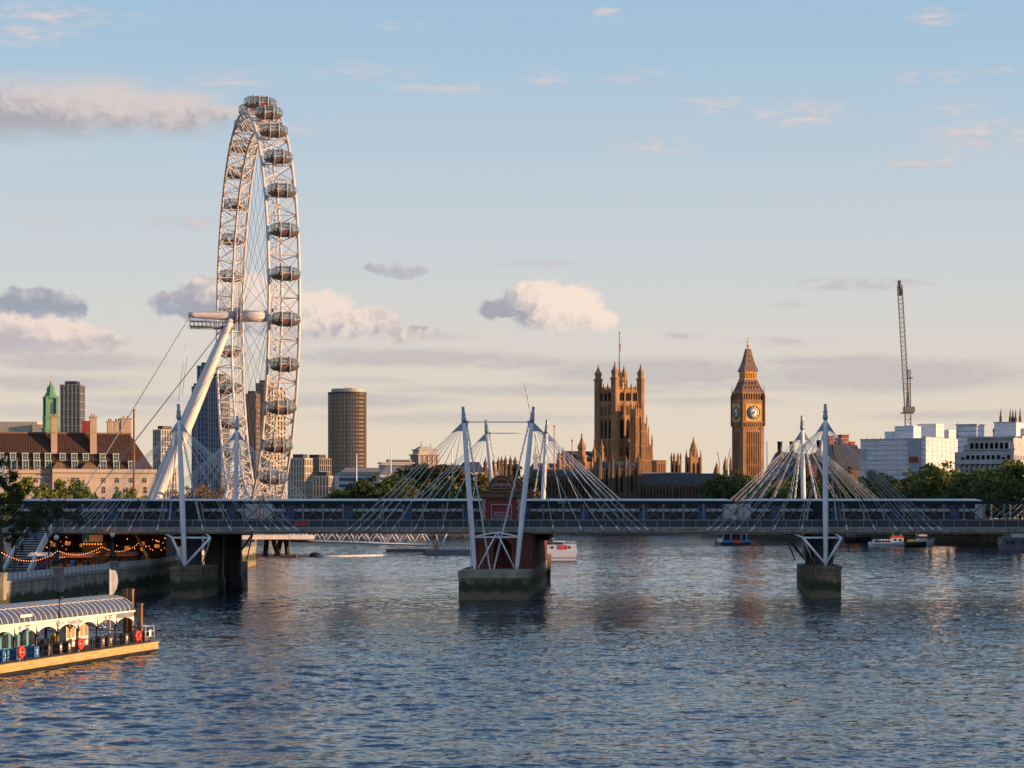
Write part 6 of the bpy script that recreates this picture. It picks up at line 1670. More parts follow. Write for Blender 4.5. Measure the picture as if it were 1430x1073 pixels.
    b.extr([(xx(84) - 2.5, -.8, zz(657)), (xx(84) + 2.5, -.8, zz(657)), (xx(84) + 2, -.8, zz(651)), (xx(84) + .6, -.8, zz(646)), (xx(84) - .6, -.8, zz(646)), (xx(84) - 2, -.8, zz(651))], (0, 1.5, 0))
    b.extr([(xx(124) - 3, -.8, zz(657)), (xx(124) + 3, -.8, zz(657)), (xx(124) + 2.2, -.8, zz(651)), (xx(124) + .8, -.8, zz(646)), (xx(124) - .8, -.8, zz(646)), (xx(124) - 2.2, -.8, zz(651))], (0, 1.5, 0))
    b.build('carved_trophy', m_brown, t)
    for px, w, top, bot, yq in ((79, 2.1, 583, 626, 5), (131.5, 2.3, 583, 626, 5), (157.5, 1.8, 588, 606, 12), (167.5, 2.4, 588, 606, 12), (179, 3.6, 583.5, 606, 12)):
        b = MB(); b.m = 0; b.cbox(xx(px), yq, zz(bot) - 2, w, 2.2 if w < 3 else 3, zz(top) - zz(bot) + 2); b.m = 1; b.cbox(xx(px), yq, zz(top), w + .5, 2.6 if w < 3 else 3.5, .5); b.cbox(xx(px), yq, zz(604), w + .35, 2.5 if w < 3 else 3.3, .35)
        for q in (-.4, .4): b.lathe([(.3, 0), (.25, .9)], 8, (xx(px) + q * w / 2, yq, zz(top) + .5))
        b.build('chimney', [mat('pale_brick_chimney', (0.42, 0.31, 0.235), 0.85, var=0.15, scale=0.8), m_terracotta], t)
    return t
county_building()
t = thing('flagpole', 'tall rust coloured flagpole before the brown roofed hall', 'flagpole', (WX(187, 745), 745, GZ))
b = MB(); b.tube([(0, 0, 0), (0, 0, WZ(573, 745) - GZ)], [.42, .3], 8); b.lathe([(.5, 0), (.5, .5)], 8, (0, 0, WZ(573.5, 745) - GZ)); b.build('pole', mat('rust_paint', (0.22, 0.09, 0.05), 0.6), t)
def cupola():
    Y = 800.0; zz = lambda py: WZ(py, Y) - GZ
    t = thing('copper_cupola', 'green copper lantern cupola with a gilded weather vane above the brown roof', 'cupola', (WX(71, Y), Y, GZ), R(25))
    b = MB(); b.cbox(0, 0, 0, 5.4, 5.4, zz(598)); b.cbox(0, 0, zz(598), 5.0, 5.0, zz(584) - zz(598)); b.cbox(0, 0, zz(600), 5.9, 5.9, .5); b.build('base', m_copper, t)
    b = MB(); b.cbox(0, 0, zz(584), 3.4, 3.4, zz(556) - zz(584)); b.cbox(0, 0, zz(584), 5.2, 5.2, .5); b.cbox(0, 0, zz(557), 5.0, 5.0, .7)
    for sx in (-1, 1):
        for sy in (-1, 1): b.cbox(sx * 1.9, sy * 1.9, zz(584), 1.0, 1.0, zz(557) - zz(584))
    b.build('lantern', m_copper, t)
    wme = lancet(1.1, 4.6, .2).mesh('window', m_windowblue)
    for a in range(4): inst(wme, 'window', t, Matrix.Rotation(a * PI / 2, 4, 'Z') @ Vector((0, -1.75, zz(579))), a * PI / 2)
    b = MB(); b.lathe([(3.1, zz(556)), (2.6, zz(554)), (1.9, zz(550)), (1.55, zz(547)), (1.5, zz(542)), (1.0, zz(540)), (.5, zz(537)), (.12, zz(534))], 8, (0, 0, 0), False, PI / 8); b.build('dome', m_copper, t)
    b = MB(); b.tube([(0, 0, zz(535)), (0, 0, zz(526))], .1, 5); b.box(-.9, -.05, zz(531), .9, .05, zz(531) + .25); b.lathe([(.3, -.3), (.3, .3)], 8, (0, 0, zz(533.5))); b.build('weather_vane', m_gold, t)
cupola()
tag((lambda b: (b.box(WX(-20, 860), 860, GZ, WX(52, 860), 880, WZ(589, 860)), b.box(WX(46, 859), 858, GZ, WX(60, 859), 878, WZ(593, 859)), b.build('flat_roof_block', m_concpale))[2])(MB()), 'cream flat roofed block showing over the brown tiled roof', 'building')

def grid_tower(name, label, px0, px1, pytop, Y, yaw, wl, wr, floors, bl, br, m_frame, m_glass, fin=0.35, crown=None, m_right=None):
    """tower seen on its corner: left face wl metres wide with bl bays, right face wr metres with br bays"""
    t = thing(name, label, 'tower block', (WX(px0, Y), Y, GZ), -abs(yaw))
    zt = WZ(pytop, Y) - GZ
    # local: left face along +X from origin at y=0; right face runs back along +Y at x = wl
    b = MB(); b.box(0.3, 0.3, 0, wl - .3, wr - .3, zt - .4); b.build('glazing', m_glass, t)
    b = MB()
    for i in range(floors + 1):
        z = zt * i / floors; b.box(0, 0, z - fin * .8, wl, wr, z + fin * .8)
    b.build('floor_band', m_frame, t)
    b = MB()
    for i in range(bl + 1):
        x = wl * i / bl; b.box(max(0, x - fin), -.12, 0, min(wl, x + fin), .5, zt + .5); b.box(max(0, x - fin), wr - .5, 0, min(wl, x + fin), wr + .12, zt + .5)
    for i in range(br + 1):
        y = wr * i / br; b.box(wl - .5, max(.02, y - fin), 0, wl + .12, min(wr - .02, y + fin), zt + .5); b.box(-.12, max(.02, y - fin), 0, .5, min(wr - .02, y + fin), zt + .5)
    b.build('mullion', m_right or m_frame, t)
    b = MB(); b.box(wl * .2, wr * .2, zt, wl * .8, wr * .8, zt + 2.5); b.build('roof_plant', m_slate, t)
    return t
m_gridgrey = mat('tower_grey_frame', (0.29, 0.31, 0.33), 0.6, var=0.08)
m_gridcream = mat('tower_cream_frame', (0.55, 0.46, 0.34), 0.7, var=0.08)
m_gridwhite = mat('tower_white_frame', (0.46, 0.50, 0.55), 0.6, var=0.06)
m_brownclad = mat('tower_brown_cladding', (0.25, 0.18, 0.135), 0.7, var=0.15)
m_darkglass = mat('tower_dark_glass', (0.06, 0.065, 0.075), 0.15, var=0.4, scale=0.15, spec=0.6)
grid_tower('residential_tower', 'dark glass tower gridded in pale grey next to the green cupola', 83.5, 112, 538, 1300, R(-3), 12.4, 12, 17, 5, 4, m_gridgrey, m_darkglass, .22)
grid_tower('residential_tower', 'blue glass tower with white floor lines behind the raking wheel leg', 275, 310, 511, 1600, R(14), 12.2, 12, 30, 4, 4, m_gridwhite, m_windowblue, .13, m_right=m_gridwhite)
grid_tower('residential_tower', 'broad blue glass tower, its sunlit side half hidden by the wheel rim', 290.5, 318, 527, 1560, R(20), 10.5, 14, 28, 5, 5, m_gridwhite, m_windowblue, .14, m_right=m_gridcream)
grid_tower('residential_tower', 'narrow blue slab peeping out left of the raking wheel leg', 267.5, 277, 540, 1620, R(10), 5.5, 8, 28, 2, 3, m_gridwhite, m_windowblue, .13)
grid_tower('residential_tower', 'short pale tower with cream sunlit side near the mast top', 213.5, 240, 601, 1250, R(35), 6.5, 13, 16, 4, 6, m_gridcream, m_windowblue, .26)
grid_tower('residential_tower', 'brown clad tower framed inside the wheel opening', 342, 360, 551, 1500, R(10), 8.0, 10, 24, 5, 5, m_brownclad, m_darkglass, .42)
grid_tower('residential_tower', 'taller brown stepped tower rising just behind the near rim of the wheel', 357, 376, 536, 1540, R(25), 9.0, 12, 27, 5, 5, m_brownclad, m_darkglass, .42)
grid_tower('residential_tower', 'slim cream tower glowing between the struts of the near rim', 375, 390, 546, 1480, R(55), 3.0, 12, 26, 2, 5, m_gridcream, m_darkglass, .5)
grid_tower('apartment_block', 'cream apartment block with a grid of windows right of the wheel foot', 402, 427, 641, 1150, R(15), 9.6, 12, 9, 6, 5, m_gridcream, m_darkglass, .42)
grid_tower('apartment_block', 'dark brown apartment block with balconies beside the cylindrical office tower', 424, 460, 641, 1250, R(25), 10.5, 14, 10, 6, 6, m_brownclad, m_darkglass, .35)
grid_tower('apartment_block', 'low cream framed block with deep square bays under the dark brown block', 437, 460, 666, 1080, R(10), 8.2, 9, 5, 5, 4, m_gridcream, m_darkglass, .4)
tag((lambda b: (b.box(WX(114, 1000), 1000, GZ, WX(128, 1000), 1010, WZ(588, 1000)), b.build('red_rooftop', mat('red_cladding', (0.45, 0.07, 0.05), 0.6)))[1])(MB()), 'small red clad rooftop between the brick chimneys', 'building')

def curved_tower():
    Y = 1900.0; s = Y / F; zz = lambda py: WZ(py, Y) - GZ
    t = thing('office_tower', 'tall office tower with curved convex faces and a paler plant room crown', 'tower block', (WX(485, Y), Y, GZ), R(-8))
    n = 36; hw = 16.8
    def outline(sc):
        pts = []
        for k in range(n):
            q = 2 * PI * k / n; c, s_ = math.cos(q), math.sin(q)
            pts.append((hw * sc * math.copysign(abs(c) ** .72, c), hw * .72 * sc * math.copysign(abs(s_), s_)))
        return pts
    def ring(mb, sc, z0, z1):
        o = outline(sc); mb.add([(x, y, z0) for x, y in o] + [(x, y, z1) for x, y in o], [(i, (i + 1) % n, n + (i + 1) % n, n + i) for i in range(n)] + [tuple(range(n))[::-1], tuple(range(n, 2 * n))])
    zt = zz(551); b = MB(); ring(b, .985, 0, zt); b.build('glazing', m_darkglass, t)
    b = MB(); nf = 31
    for i in range(nf + 1): ring(b, 1.0, zt * i / nf - .8, zt * i / nf + .7)
    b.build('floor_band', mat('tower_bronze_band', (0.27, 0.21, 0.15), 0.5, 0.3, var=0.12), t)
    b = MB()
    o = outline(1.008); o2 = outline(1.008)
    m_ = 72
    for k in range(m_):
        q = 2 * PI * k / m_; c, s_ = math.cos(q), math.sin(q); x, y = hw * 1.008 * math.copysign(abs(c) ** .72, c), hw * .726 * math.copysign(abs(s_), s_)
        b.box(x - .2, y - .2, 0, x + .2, y + .2, zt)
    b.build('mullion', mat('tower_bronze_mullion', (0.33, 0.26, 0.18), 0.5, 0.3, var=0.1), t)
    b = MB(); ring(b, 1.03, zt, zt + 1.8); b.build('roof_band', m_slate, t)
    b = MB(); ring(b, .84, zt + 1.8, zz(543.5)); b.tube([(-2, 0, zz(544)), (-2, 0, zz(539))], .35, 5); b.cbox(2, 0, zz(544), 5, 4, 1.2)
    for k in range(9): b.tube([(-12 + 3 * k, -5, zz(544)), (-12 + 3 * k, -5, zz(542))], .12, 4)
    b.build('plant_room', m_concpale, t)
curved_tower()

def pitched(name, label, px0, px1, pyr, pye, Y, yaw, depth, mw, mr, floors=3, bays=10):
    c = math.cos(yaw); x0, x1 = WX(px0, Y), WX(px1, Y); L_ = (x1 - x0) / c
    t = thing(name, label, 'building', ((x0 + x1) / 2, Y, GZ), yaw); zz = lambda py: WZ(py, Y) - GZ
    ze, zr = zz(pye), zz(pyr)
    b = MB(); b.box(-L_ / 2, 0, 0, L_ / 2, depth, ze); b.build('wall', mw, t)
    b = MB(); b.add([(-L_ / 2 - .3, -.5, ze), (L_ / 2 + .3, -.5, ze), (L_ / 2 + .3, depth + .5, ze), (-L_ / 2 - .3, depth + .5, ze), (-L_ / 2 + depth * .25, depth * .4, zr), (L_ / 2 - .2, depth * .4, zr)], [(0, 1, 5, 4), (1, 2, 5), (2, 3, 4, 5), (3, 0, 4), (0, 3, 2, 1)]); b.build('roof', mr, t)
    w = MB(); w.box(-.8, -.08, 0, .8, .05, 1.6); wme = w.mesh('window', m_windowblue)
    for f in range(floors):
        for k in range(bays): inst(wme, 'window', t, (-L_ / 2 + (k + .5) * L_ / bays, -.04, ze - 3.0 - 3.4 * f))
    return t
m_hospwhite = mat('white_panel_wall', (0.50, 0.51, 0.53), 0.7, var=0.1)
m_greyroof = mat('grey_lead_roof', (0.19, 0.18, 0.17), 0.7, var=0.15)
pitched('hospital_block', 'white walled block with a long grey pitched roof below the office tower', 474, 532, 653, 664, 1150, R(12), 18, m_hospwhite, m_greyroof, 4, 16)
pitched('hospital_block', 'second grey roofed white block, nearer the trees', 531, 590, 651, 663, 1140, R(12), 18, m_hospwhite, m_greyroof, 4, 16)
pitched('blue_roofed_block', 'long low block with a shiny blue grey roof behind the autumn trees', 600, 645, 649, 658, 1250, R(10), 16, m_hospwhite, mat('blue_metal_roof', (0.10, 0.135, 0.19), 0.4, 0.2, var=0.2), 2, 10)
pitched('slate_roofed_house', 'dark navy roofed house seen between the splayed masts', 648, 676, 645, 660, 1270, R(30), 14, m_portland, mat('navy_slate', (0.03, 0.038, 0.06), 0.6), 2, 6)
t = thing('ministry_block', 'stepped pale office with curved rooftop pavilion beyond the hospital roofs', 'building', (WX(593, 1700), 1700, GZ), R(25))
zz = lambda py: WZ(py, 1700) - GZ
b = MB(); b.cbox(0, 0, 0, 18, 16, zz(636)); b.build('wall', m_brownclad, t)
b = MB(); b.cbox(0, 0, zz(636), 20, 18, .8); b.cbox(0, 0, zz(636) + .8, 15, 13, zz(629) - zz(636)); b.cbox(0, 0, zz(629), 17, 15, .6); b.frustum(0, 0, zz(629) + .6, zz(624), 14, 12, 8, 6); b.build('pavilion', m_concpale, t)
b = MB()
for x in (-8, -4, 0, 4, 8): b.box(x - .6, -8.4, 0, x + .6, -7.9, zz(637))
b.build('pilaster', m_concpale, t)
b = MB(); b.tube([(-3, 0, zz(624)), (-3, 0, zz(617))], .3, 5); b.tube([(5, 0, zz(626)), (5, 0, zz(620))], .25, 5); b.build('mast', m_cable, t)
t = thing('office_slab', 'flat roofed office with long window bands behind the hospital roofs', 'building', (WX(553, 1500), 1500, GZ), R(15))
zz = lambda py: WZ(py, 1500) - GZ
b = MB(); b.cbox(0, 0, 0, 22, 14, zz(649)); b.cbox(0, 0, zz(648), 23.5, 15, 1.0); b.cbox(2, 0, zz(646), 16, 10, zz(642) - zz(646)); b.build('wall', m_concpale, t)
b = MB(); b.box(-11.1, -7.15, zz(656), 11.1, -6.9, zz(650)); b.box(-5, -5.2, zz(645.5), 9, -4.9, zz(643)); b.build('window_band', m_windowblue, t)
for px, pt_, pb, Y, lab in ((498, 634, 655, 1130, 'white pole in front of the tall curved office tower'), (546, 628, 653, 1125, 'white pole on the ridge between the two hospital roofs'), (631.3, 626, 650, 1225, 'white pole standing before the blue grey roof')):
    b = MB(); b.tube([(0, 0, 0), (0, 0, WZ(pt_, Y) - GZ)], .3, 6); b.lathe([(.5, 0), (.5, .8)], 8, (0, 0, 0)); o = tag(b.build('flag_pole', m_white), lab, 'pole'); o.location = (WX(px, Y), Y, GZ)
for px, pt_, Y, lab in ((774, 594, 1280, 'thin reddish pole beside the sunlit mast'), (799, 614, 1290, 'red crane mast standing before the spiky gothic block')):
    b = MB(); b.tube([(0, 0, 0), (0, 0, WZ(pt_, Y) - GZ)], .28, 6); b.lathe([(.5, 0), (.5, 1.2)], 8, (0, 0, WZ(pt_ + 3, Y) - GZ)); o = tag(b.build('thin_mast', mat('red_mast', (0.38, 0.13, 0.10), 0.6)), lab, 'mast'); o.location = (WX(px, Y), Y, GZ)
t = thing('works_lift', 'white site hoist tower with a slender red and white crane jib behind the brick pediment', 'hoist', (WX(748, 1290), 1290, 0), world=True)
Y = 1290
b = MB(); b.cbox(WX(748, Y), Y, 5, 2.6, 2.6, WZ(634, Y) - 5); b.cbox(WX(748.5, Y), Y, WZ(641, Y), 4, 3, 1.5); b.build('tower', m_panel, t)
b = MB(); b.tube([WP(748, 634, Y), WP(748, 606, Y)], .3, 5); b.tube([WP(745, 634, Y), WP(749, 622, Y)], .2, 5); b.tube([WP(752, 634, Y), WP(749, 622, Y)], .2, 5); b.build('mast', m_panel, t)
b = MB()
A, B_ = Vector(WP(748.5, 616, Y)), Vector(WP(732, 535, Y))
for i in range(14):
    b.m = i % 2; b.tube([tuple(A.lerp(B_, i / 14)), tuple(A.lerp(B_, (i + 1) / 14))], .24, 5)
b.build('jib', [mat('jib_red', (0.42, 0.06, 0.05), 0.6), m_panel], t)
for px0, py0, px1, py1, Y, lab in ((1005, 650, 1002, 631, 1700, 'faint red crane jib leaning over the small domed turret'), (1014, 652, 1020, 626, 1720, 'faint red crane jib close against the clock tower'), (1071, 697, 1071, 616, 1050, 'thin dark flagpole beside the clock tower')):
    b = MB(); b.tube([WP(px0, py0, Y), WP(px1, py1, Y)], .32 if px0 < 1050 else .2, 5); b.tube([WP(px0, py0, Y), (WX(px0, Y), Y, GZ)], .25, 5)
    tag(b.build('crane_jib' if px0 < 1050 else 'flagpole', MATS['jib_red'] if px0 < 1050 else m_cable), lab, 'crane' if px0 < 1050 else 'flagpole')

# ---------------------------------------------------------------- buildings out of sight on the sunny bank, put in and sized for the shade they cast
def street_block(label, x0, x1, y0, y1, h, mw, arched=False):
    t = thing('riverside_block', label, 'building', ((x0 + x1) / 2, y0, GZ)); L_ = x1 - x0
    b = MB(); b.box(-L_ / 2, 0, 0, L_ / 2, y1 - y0, h); b.build('wall', mw, t)
    b = MB()
    if arched: b.extr([(-L_ / 2 + L_ * k / 12, 0, h + .3 + 6 * math.sin(PI * k / 12)) for k in range(13)], (0, y1 - y0, 0))
    else: b.frustum(0, (y1 - y0) / 2, h, h + 5, L_ + 1, y1 - y0 + 1, L_ * .5, (y1 - y0) * .7)
    b.build('roof', m_slate, t)
    w = MB(); w.box(-.06, -.9, 0, .06, .9, 2.0); wme = w.mesh('window', m_windowblue)
    n_ = int((y1 - y0) / 5); f_ = int(h / 5)
    b = MB()
    cnt = 0
    for k in range(n_):
        for f in range(f_):
            if cnt < 100: inst(wme, 'window', t, (-L_ / 2 - .03, (k + .5) * (y1 - y0) / n_, 2 + f * 4.8)); cnt += 1
street_block('stone riverside block out of view to the side of the bridge', 134, 170, 232, 343, 50, m_portlandgrey)
street_block('arched station block out of view at the bridge end', 142, 190, 347, 410, 10, m_portland, True)
street_block('long government office hidden behind the wrapped building and embankment trees', 172, 240, 1148, 1240, 36, m_portland)
street_block('tall stone apartments out of view behind the embankment trees', 215, 250, 560, 720, 25, m_portland)
# ---------------------------------------------------------------- trees
LEAF = {
    'dark': leaf_mat('leaves_dark_green', (0.045, 0.068, 0.022), (0.135, 0.165, 0.052)),
    'mid': leaf_mat('leaves_mid_green', (0.075, 0.105, 0.028), (0.22, 0.24, 0.065)),
    'bright': leaf_mat('leaves_spring_green', (0.10, 0.13, 0.014), (0.26, 0.26, 0.035)),
    'autumn': leaf_mat('leaves_olive_gold', (0.06, 0.055, 0.016), (0.17, 0.125, 0.03)),
    'brown': leaf_mat('buds_russet', (0.13, 0.085, 0.045), (0.26, 0.17, 0.09)),
}
m_bark = mat('bark', (0.075, 0.058, 0.042), 0.9, var=0.3, scale=2.0)
m_barkpale = mat('bark_pale', (0.22, 0.16, 0.10), 0.9, var=0.3, scale=2.0)
def leaf_cloud(name, centres, radii, n, size, m, seed):
    """leaf sized faces gathered in clumps"""
    r = np.random.default_rng(seed)
    cs = np.repeat(np.array(centres), n, 0); rr = np.repeat(np.array(radii), n)
    d = r.normal(size=cs.shape); d /= np.linalg.norm(d, axis=1)[:, None]
    p = cs + d * (rr * r.random(len(rr)) ** 0.45)[:, None] * np.array([1, 1, .8])
    a = r.normal(size=p.shape); a /= np.linalg.norm(a, axis=1)[:, None]
    b = np.cross(a, r.normal(size=p.shape)); b /= np.linalg.norm(b, axis=1)[:, None]
    s = size * (0.6 + 0.8 * r.random(len(p)))[:, None]
    v = np.stack([p - a * s, p + b * s * .6, p + a * s, p - b * s * .6], 1).reshape(-1, 3)
    me = bpy.data.meshes.new(name)
    k = len(p)
    me.vertices.add(4 * k); me.vertices.foreach_set('co', v.astype(np.float32).ravel())
    me.loops.add(4 * k); me.loops.foreach_set('vertex_index', np.arange(4 * k, dtype=np.int32))
    me.polygons.add(k); me.polygons.foreach_set('loop_start', np.arange(0, 4 * k, 4, dtype=np.int32))
    me.update(); me.materials.append(m)
    return me
def branches(mb, p, d, L_, r, depth, rnd, tips, spread=0.55, droop=0.0):
    e = p + d * L_
    mid = p.lerp(e, .5) + Vector((rnd.uniform(-1, 1), rnd.uniform(-1, 1), rnd.uniform(-.3, .6))) * L_ * .08
    mb.tube([tuple(p), tuple(mid), tuple(e)], [r, r * .8, r * .62], 5 if depth > 1 else 4, False)
    tips.append((tuple(e), depth))
    if depth == 0: return
    for _ in range(rnd.choice((2, 3, 3)) if depth > 1 else 3):
        nd = (d + Vector((rnd.gauss(0, spread), rnd.gauss(0, spread), rnd.gauss(.08 - droop, spread * .6)))).normalized()
        branches(mb, p.lerp(e, rnd.uniform(.55, 1.0)), nd, L_ * rnd.uniform(.6, .82), r * .58, depth - 1, rnd, tips, spread, droop)
def crown_tree(seed, h, rx, leaf, n_clump=80, n=42, size=.42, flat=.78):
    rnd = random.Random(seed)
    mb = MB(); tips = []
    branches(mb, Vector((0, 0, 0)), Vector((0, 0, 1)), h * .3, h * .028, 3, rnd, tips, .6)
    trunk = mb.mesh('trunk', m_bark)
    cz = h * .60; cs = []; rs = []
    lob = [(rnd.uniform(0, 6.28), rnd.uniform(-.6, .8), rnd.uniform(.75, 1.15)) for _ in range(9)]
    for i in range(n_clump):
        a, z, q = lob[i % 9]
        ang = a + rnd.gauss(0, .45); zz_ = max(-1, min(1, z + rnd.gauss(0, .3)))
        rad = math.sqrt(max(.05, 1 - zz_ * zz_)) * q * rnd.uniform(.45, 1.0)
        cs.append((rx * rad * math.cos(ang), rx * rad * math.sin(ang), cz + zz_ * h * .40)); rs.append(rx * rnd.uniform(.14, .27))
    return trunk, leaf_cloud('crown', cs, rs, n, size, LEAF[leaf], seed)
def bare_tree(seed, h, leaf=None, depth=5, bark=None, nleaf=3):
    rnd = random.Random(seed); mb = MB(); tips = []
    branches(mb, Vector((0, 0, 0)), Vector((0.03, 0, 1)), h * .30, h * .016, depth, rnd, tips, .42)
    trunk = mb.mesh('trunk', bark or m_bark)
    c = None
    if leaf:
        cs = [t for t, dp in tips if dp <= 1]
        c = leaf_cloud('crown', cs, [h * .045] * len(cs), nleaf, h * .016, LEAF[leaf], seed)
    return trunk, c
def place_tree(proto, px, pyt, Y, h0, wfac, label, cat='tree', group=None, rz=0.0, base=GZ, name='tree'):
    trunk, crown = proto
    H_ = WZ(pyt, Y) - base
    s = H_ / h0
    t = thing(name, label, cat, (WX(px, Y), Y, base), rz, group)
    t.scale = (s * wfac, s * wfac, s)
    inst(trunk, 'trunk', t, (0, 0, 0))
    if crown: inst(crown, 'crown', t, (0, 0, 0))
    return t
PD = [crown_tree(100 + i, 14, 6.6, 'dark') for i in range(3)]
PM = [crown_tree(120 + i, 14, 6.6, 'mid') for i in range(3)]
PB = [crown_tree(140 + i, 14, 6.0, 'bright', 70, 50, .30) for i in range(2)]
PA = [crown_tree(150 + i, 14, 7.0, 'autumn') for i in range(2)]
# trees on the north embankment, from the clock tower's foot to the edge of the view
north = [(1004, 668, 1090, 1.0, 'd', 'dark tree at the foot of the long gothic river front'), (1024, 663, 1090, 1.0, 'd', 'rounded dark tree under the clock tower'), (1041, 670, 1080, .9, 'd', 'small dark tree just past the clock tower base'),
         (1062, 680, 1000, 1.0, 'd', 'low dark tree below the thin dark flagpole'), (1086, 672, 930, 1.0, 'd', 'dark tree under the first black vent chimneys'), (1108, 668, 900, 1.0, 'm', 'tree directly behind the far mast of the clock tower side'), (1133, 671, 880, 1.0, 'd', 'dark tree seen between the two white masts'),
         (1162, 664, 860, 1.1, 'm', 'tree right behind the tall near mast'), (1186, 660, 840, 1.1, 'm', 'tree below the banded red chimneys'), (1211, 664, 830, 1.0, 'd', 'dark tree in front of the wrapped building corner'), (1236, 668, 800, 1.0, 'm', 'tree before the shaded face of the wrapped building'),
         (1275, 668, 790, 1.0, 'm', 'lower tree before the edge of the wrapped building'), (1299, 656, 770, 1.05, 'm', 'tall tree before the sunlit sheeting'), (1324, 652, 750, 1.1, 'm', 'highest tree between the wrapped and the stone buildings'), (1350, 668, 745, 1.0, 'd', 'dark tree under the stone office columns'),
         (1374, 664, 730, 1.05, 'd', 'tree before the middle of the stone office'), (1399, 650, 720, 1.1, 'm', 'big tree covering the end of the stone office'), (1424, 652, 710, 1.1, 'm', 'big tree cropped by the edge of the view'), (1258, 676, 770, .9, 'd', 'bushy dark tree at the foot of the bare grey tree'), (1338, 678, 720, .9, 'd', 'low bushy tree in front of the tallest embankment trees'), (1412, 676, 700, 1.0, 'd', 'low dark tree nearest the moored ship'), (1290, 679, 745, .9, 'd', 'low dark tree above the white launch'), (1195, 680, 800, .9, 'd', 'low dark tree above the black lighter'), (1372, 680, 705, .9, 'd', 'low tree in the middle of the row above the embankment wall')]
for i, (px, py, Y, w, kd, lab) in enumerate(north):
    place_tree((PD if kd == 'd' else PM)[i % 3], px, py, Y, 13.6, w, lab, group='plane trees along the north embankment', rz=i * 1.3)
place_tree(bare_tree(31, 14, None, 5), 1250, 656, 780, 14.5, .9, 'bare grey tree with thin twigs before the wrapped building', name='bare_tree')
# trees by the hospital
south = [(470, 688, 1020, 1.0, 'd', 'low dark tree at the foot of the tall curved office tower'), (490, 682, 1030, 1.0, 'd', 'dark tree below the first hospital roof'), (508, 676, 1030, 1.0, 'd', 'dark tree under the gap between hospital roofs'), (528, 668, 1040, 1.1, 'd', 'big dark tree before the second hospital roof'), (549, 672, 1040, 1.0, 'd', 'dark tree beside the stay rod fan'),
         (566, 660, 1080, 1.0, 'd', 'dark tree right of the second hospital roof'), (585, 655, 1090, 1.1, 'd', 'tall dark tree under the stepped pale office'), (606, 660, 1090, 1.0, 'a', 'olive tree below the blue grey roof'), (626, 657, 1080, 1.1, 'a', 'golden olive tree near the splayed mast'), (645, 662, 1070, 1.0, 'a', 'olive tree just behind the splayed mast'),
         (664, 668, 1080, 1.0, 'a', 'olive tree between the mast and the brick pediment'), (596, 676, 1020, 1.0, 'd', 'lower dark tree in front of the olive trees'), (634, 680, 1010, 1.0, 'd', 'lower dark tree by the olive trees and the mast'), (727, 657, 1150, .8, 'a', 'olive treetop between brick pediment and mast'), (566, 682, 1000, 1.0, 'd', 'low dark tree seen through the stay rod fan'), (672, 682, 1020, 1.0, 'd', 'low dark tree behind the brick pier')]
for i, (px, py, Y, w, kd, lab) in enumerate(south):
    place_tree((PD if kd == 'd' else PA)[i % 2], px, py, Y, 13.6, w, lab, group='trees along the south bank', rz=i * 1.7)
# gardens by the hall
for i, (px, py, Y, w, kd, lab) in enumerate([(40, 676, 500, .9, 'b', 'yellow green tree glowing before the stone hall'), (20, 684, 520, .9, 'b', 'yellow green tree half behind the dark riverside tree'), (66, 684, 490, .8, 'm', 'greener tree between the two glowing yellow green trees'), (88, 677, 500, .85, 'b', 'yellow green tree under the arched hall window'), (107, 681, 480, .8, 'm', 'deep green round tree beside the glowing one'), (175, 689, 500, .8, 'm', 'low green tree in front of the flagpole'), (187, 691, 480, .7, 'b', 'small bright shrub tree beyond the flagpole foot')]):
    place_tree({'b': PB, 'm': PM}[kd][i % 2], px, py, Y, 13.4, w, lab, group='garden trees before the hall', rz=i * 2.1)
# russet leafless trees below the wheel
BR = [bare_tree(60 + i, 14, 'brown', 5, m_barkpale, 7) for i in range(3)]
for i, (px, py, Y, lab) in enumerate([(232, 668, 720, 'russet budding tree beside the raking leg foot'), (246, 676, 700, 'russet budding tree behind the near mast'), (262, 664, 720, 'russet budding tree right of the near mast'), (277, 660, 740, 'russet budding tree below the blue glass tower'), (292, 668, 710, 'russet budding tree in the middle of the budding row'), (306, 656, 730, 'tall russet tree with a twisted trunk by the wheel rim'), (318, 664, 720, 'russet budding tree touching the wheel rim'), (300, 676, 690, 'low russet tree before the taller budding trees'), (330, 672, 735, 'russet budding tree behind the far mast')]):
    place_tree(BR[i % 3], px, py, Y, 14.0, .95, lab, group='budding trees below the wheel', rz=i * 1.1, name='bare_tree')
# riverside trees on the near quay
LEAF['deep'] = leaf_mat('leaves_deep_green', (0.02, 0.034, 0.012), (0.06, 0.08, 0.026))
pr = crown_tree(201, 15, 3.4, 'deep', 70, 60, .17)
place_tree(pr, 3, 652, 276, 14.6, .95, 'big dark green tree leaning over the stairs at the edge of the view', name='riverside_tree')
place_tree(bare_tree(72, 14, 'deep', 6, None, 2), 69, 655, 297, 14.0, .75, 'slender leafless tree in front of the bridge stairs', name='bare_tree')
place_tree(bare_tree(75, 12, 'deep', 6, None, 3), 20, 690, 286, 12.0, .9, 'bare branching tree before the lower stairs', name='bare_tree', rz=1)

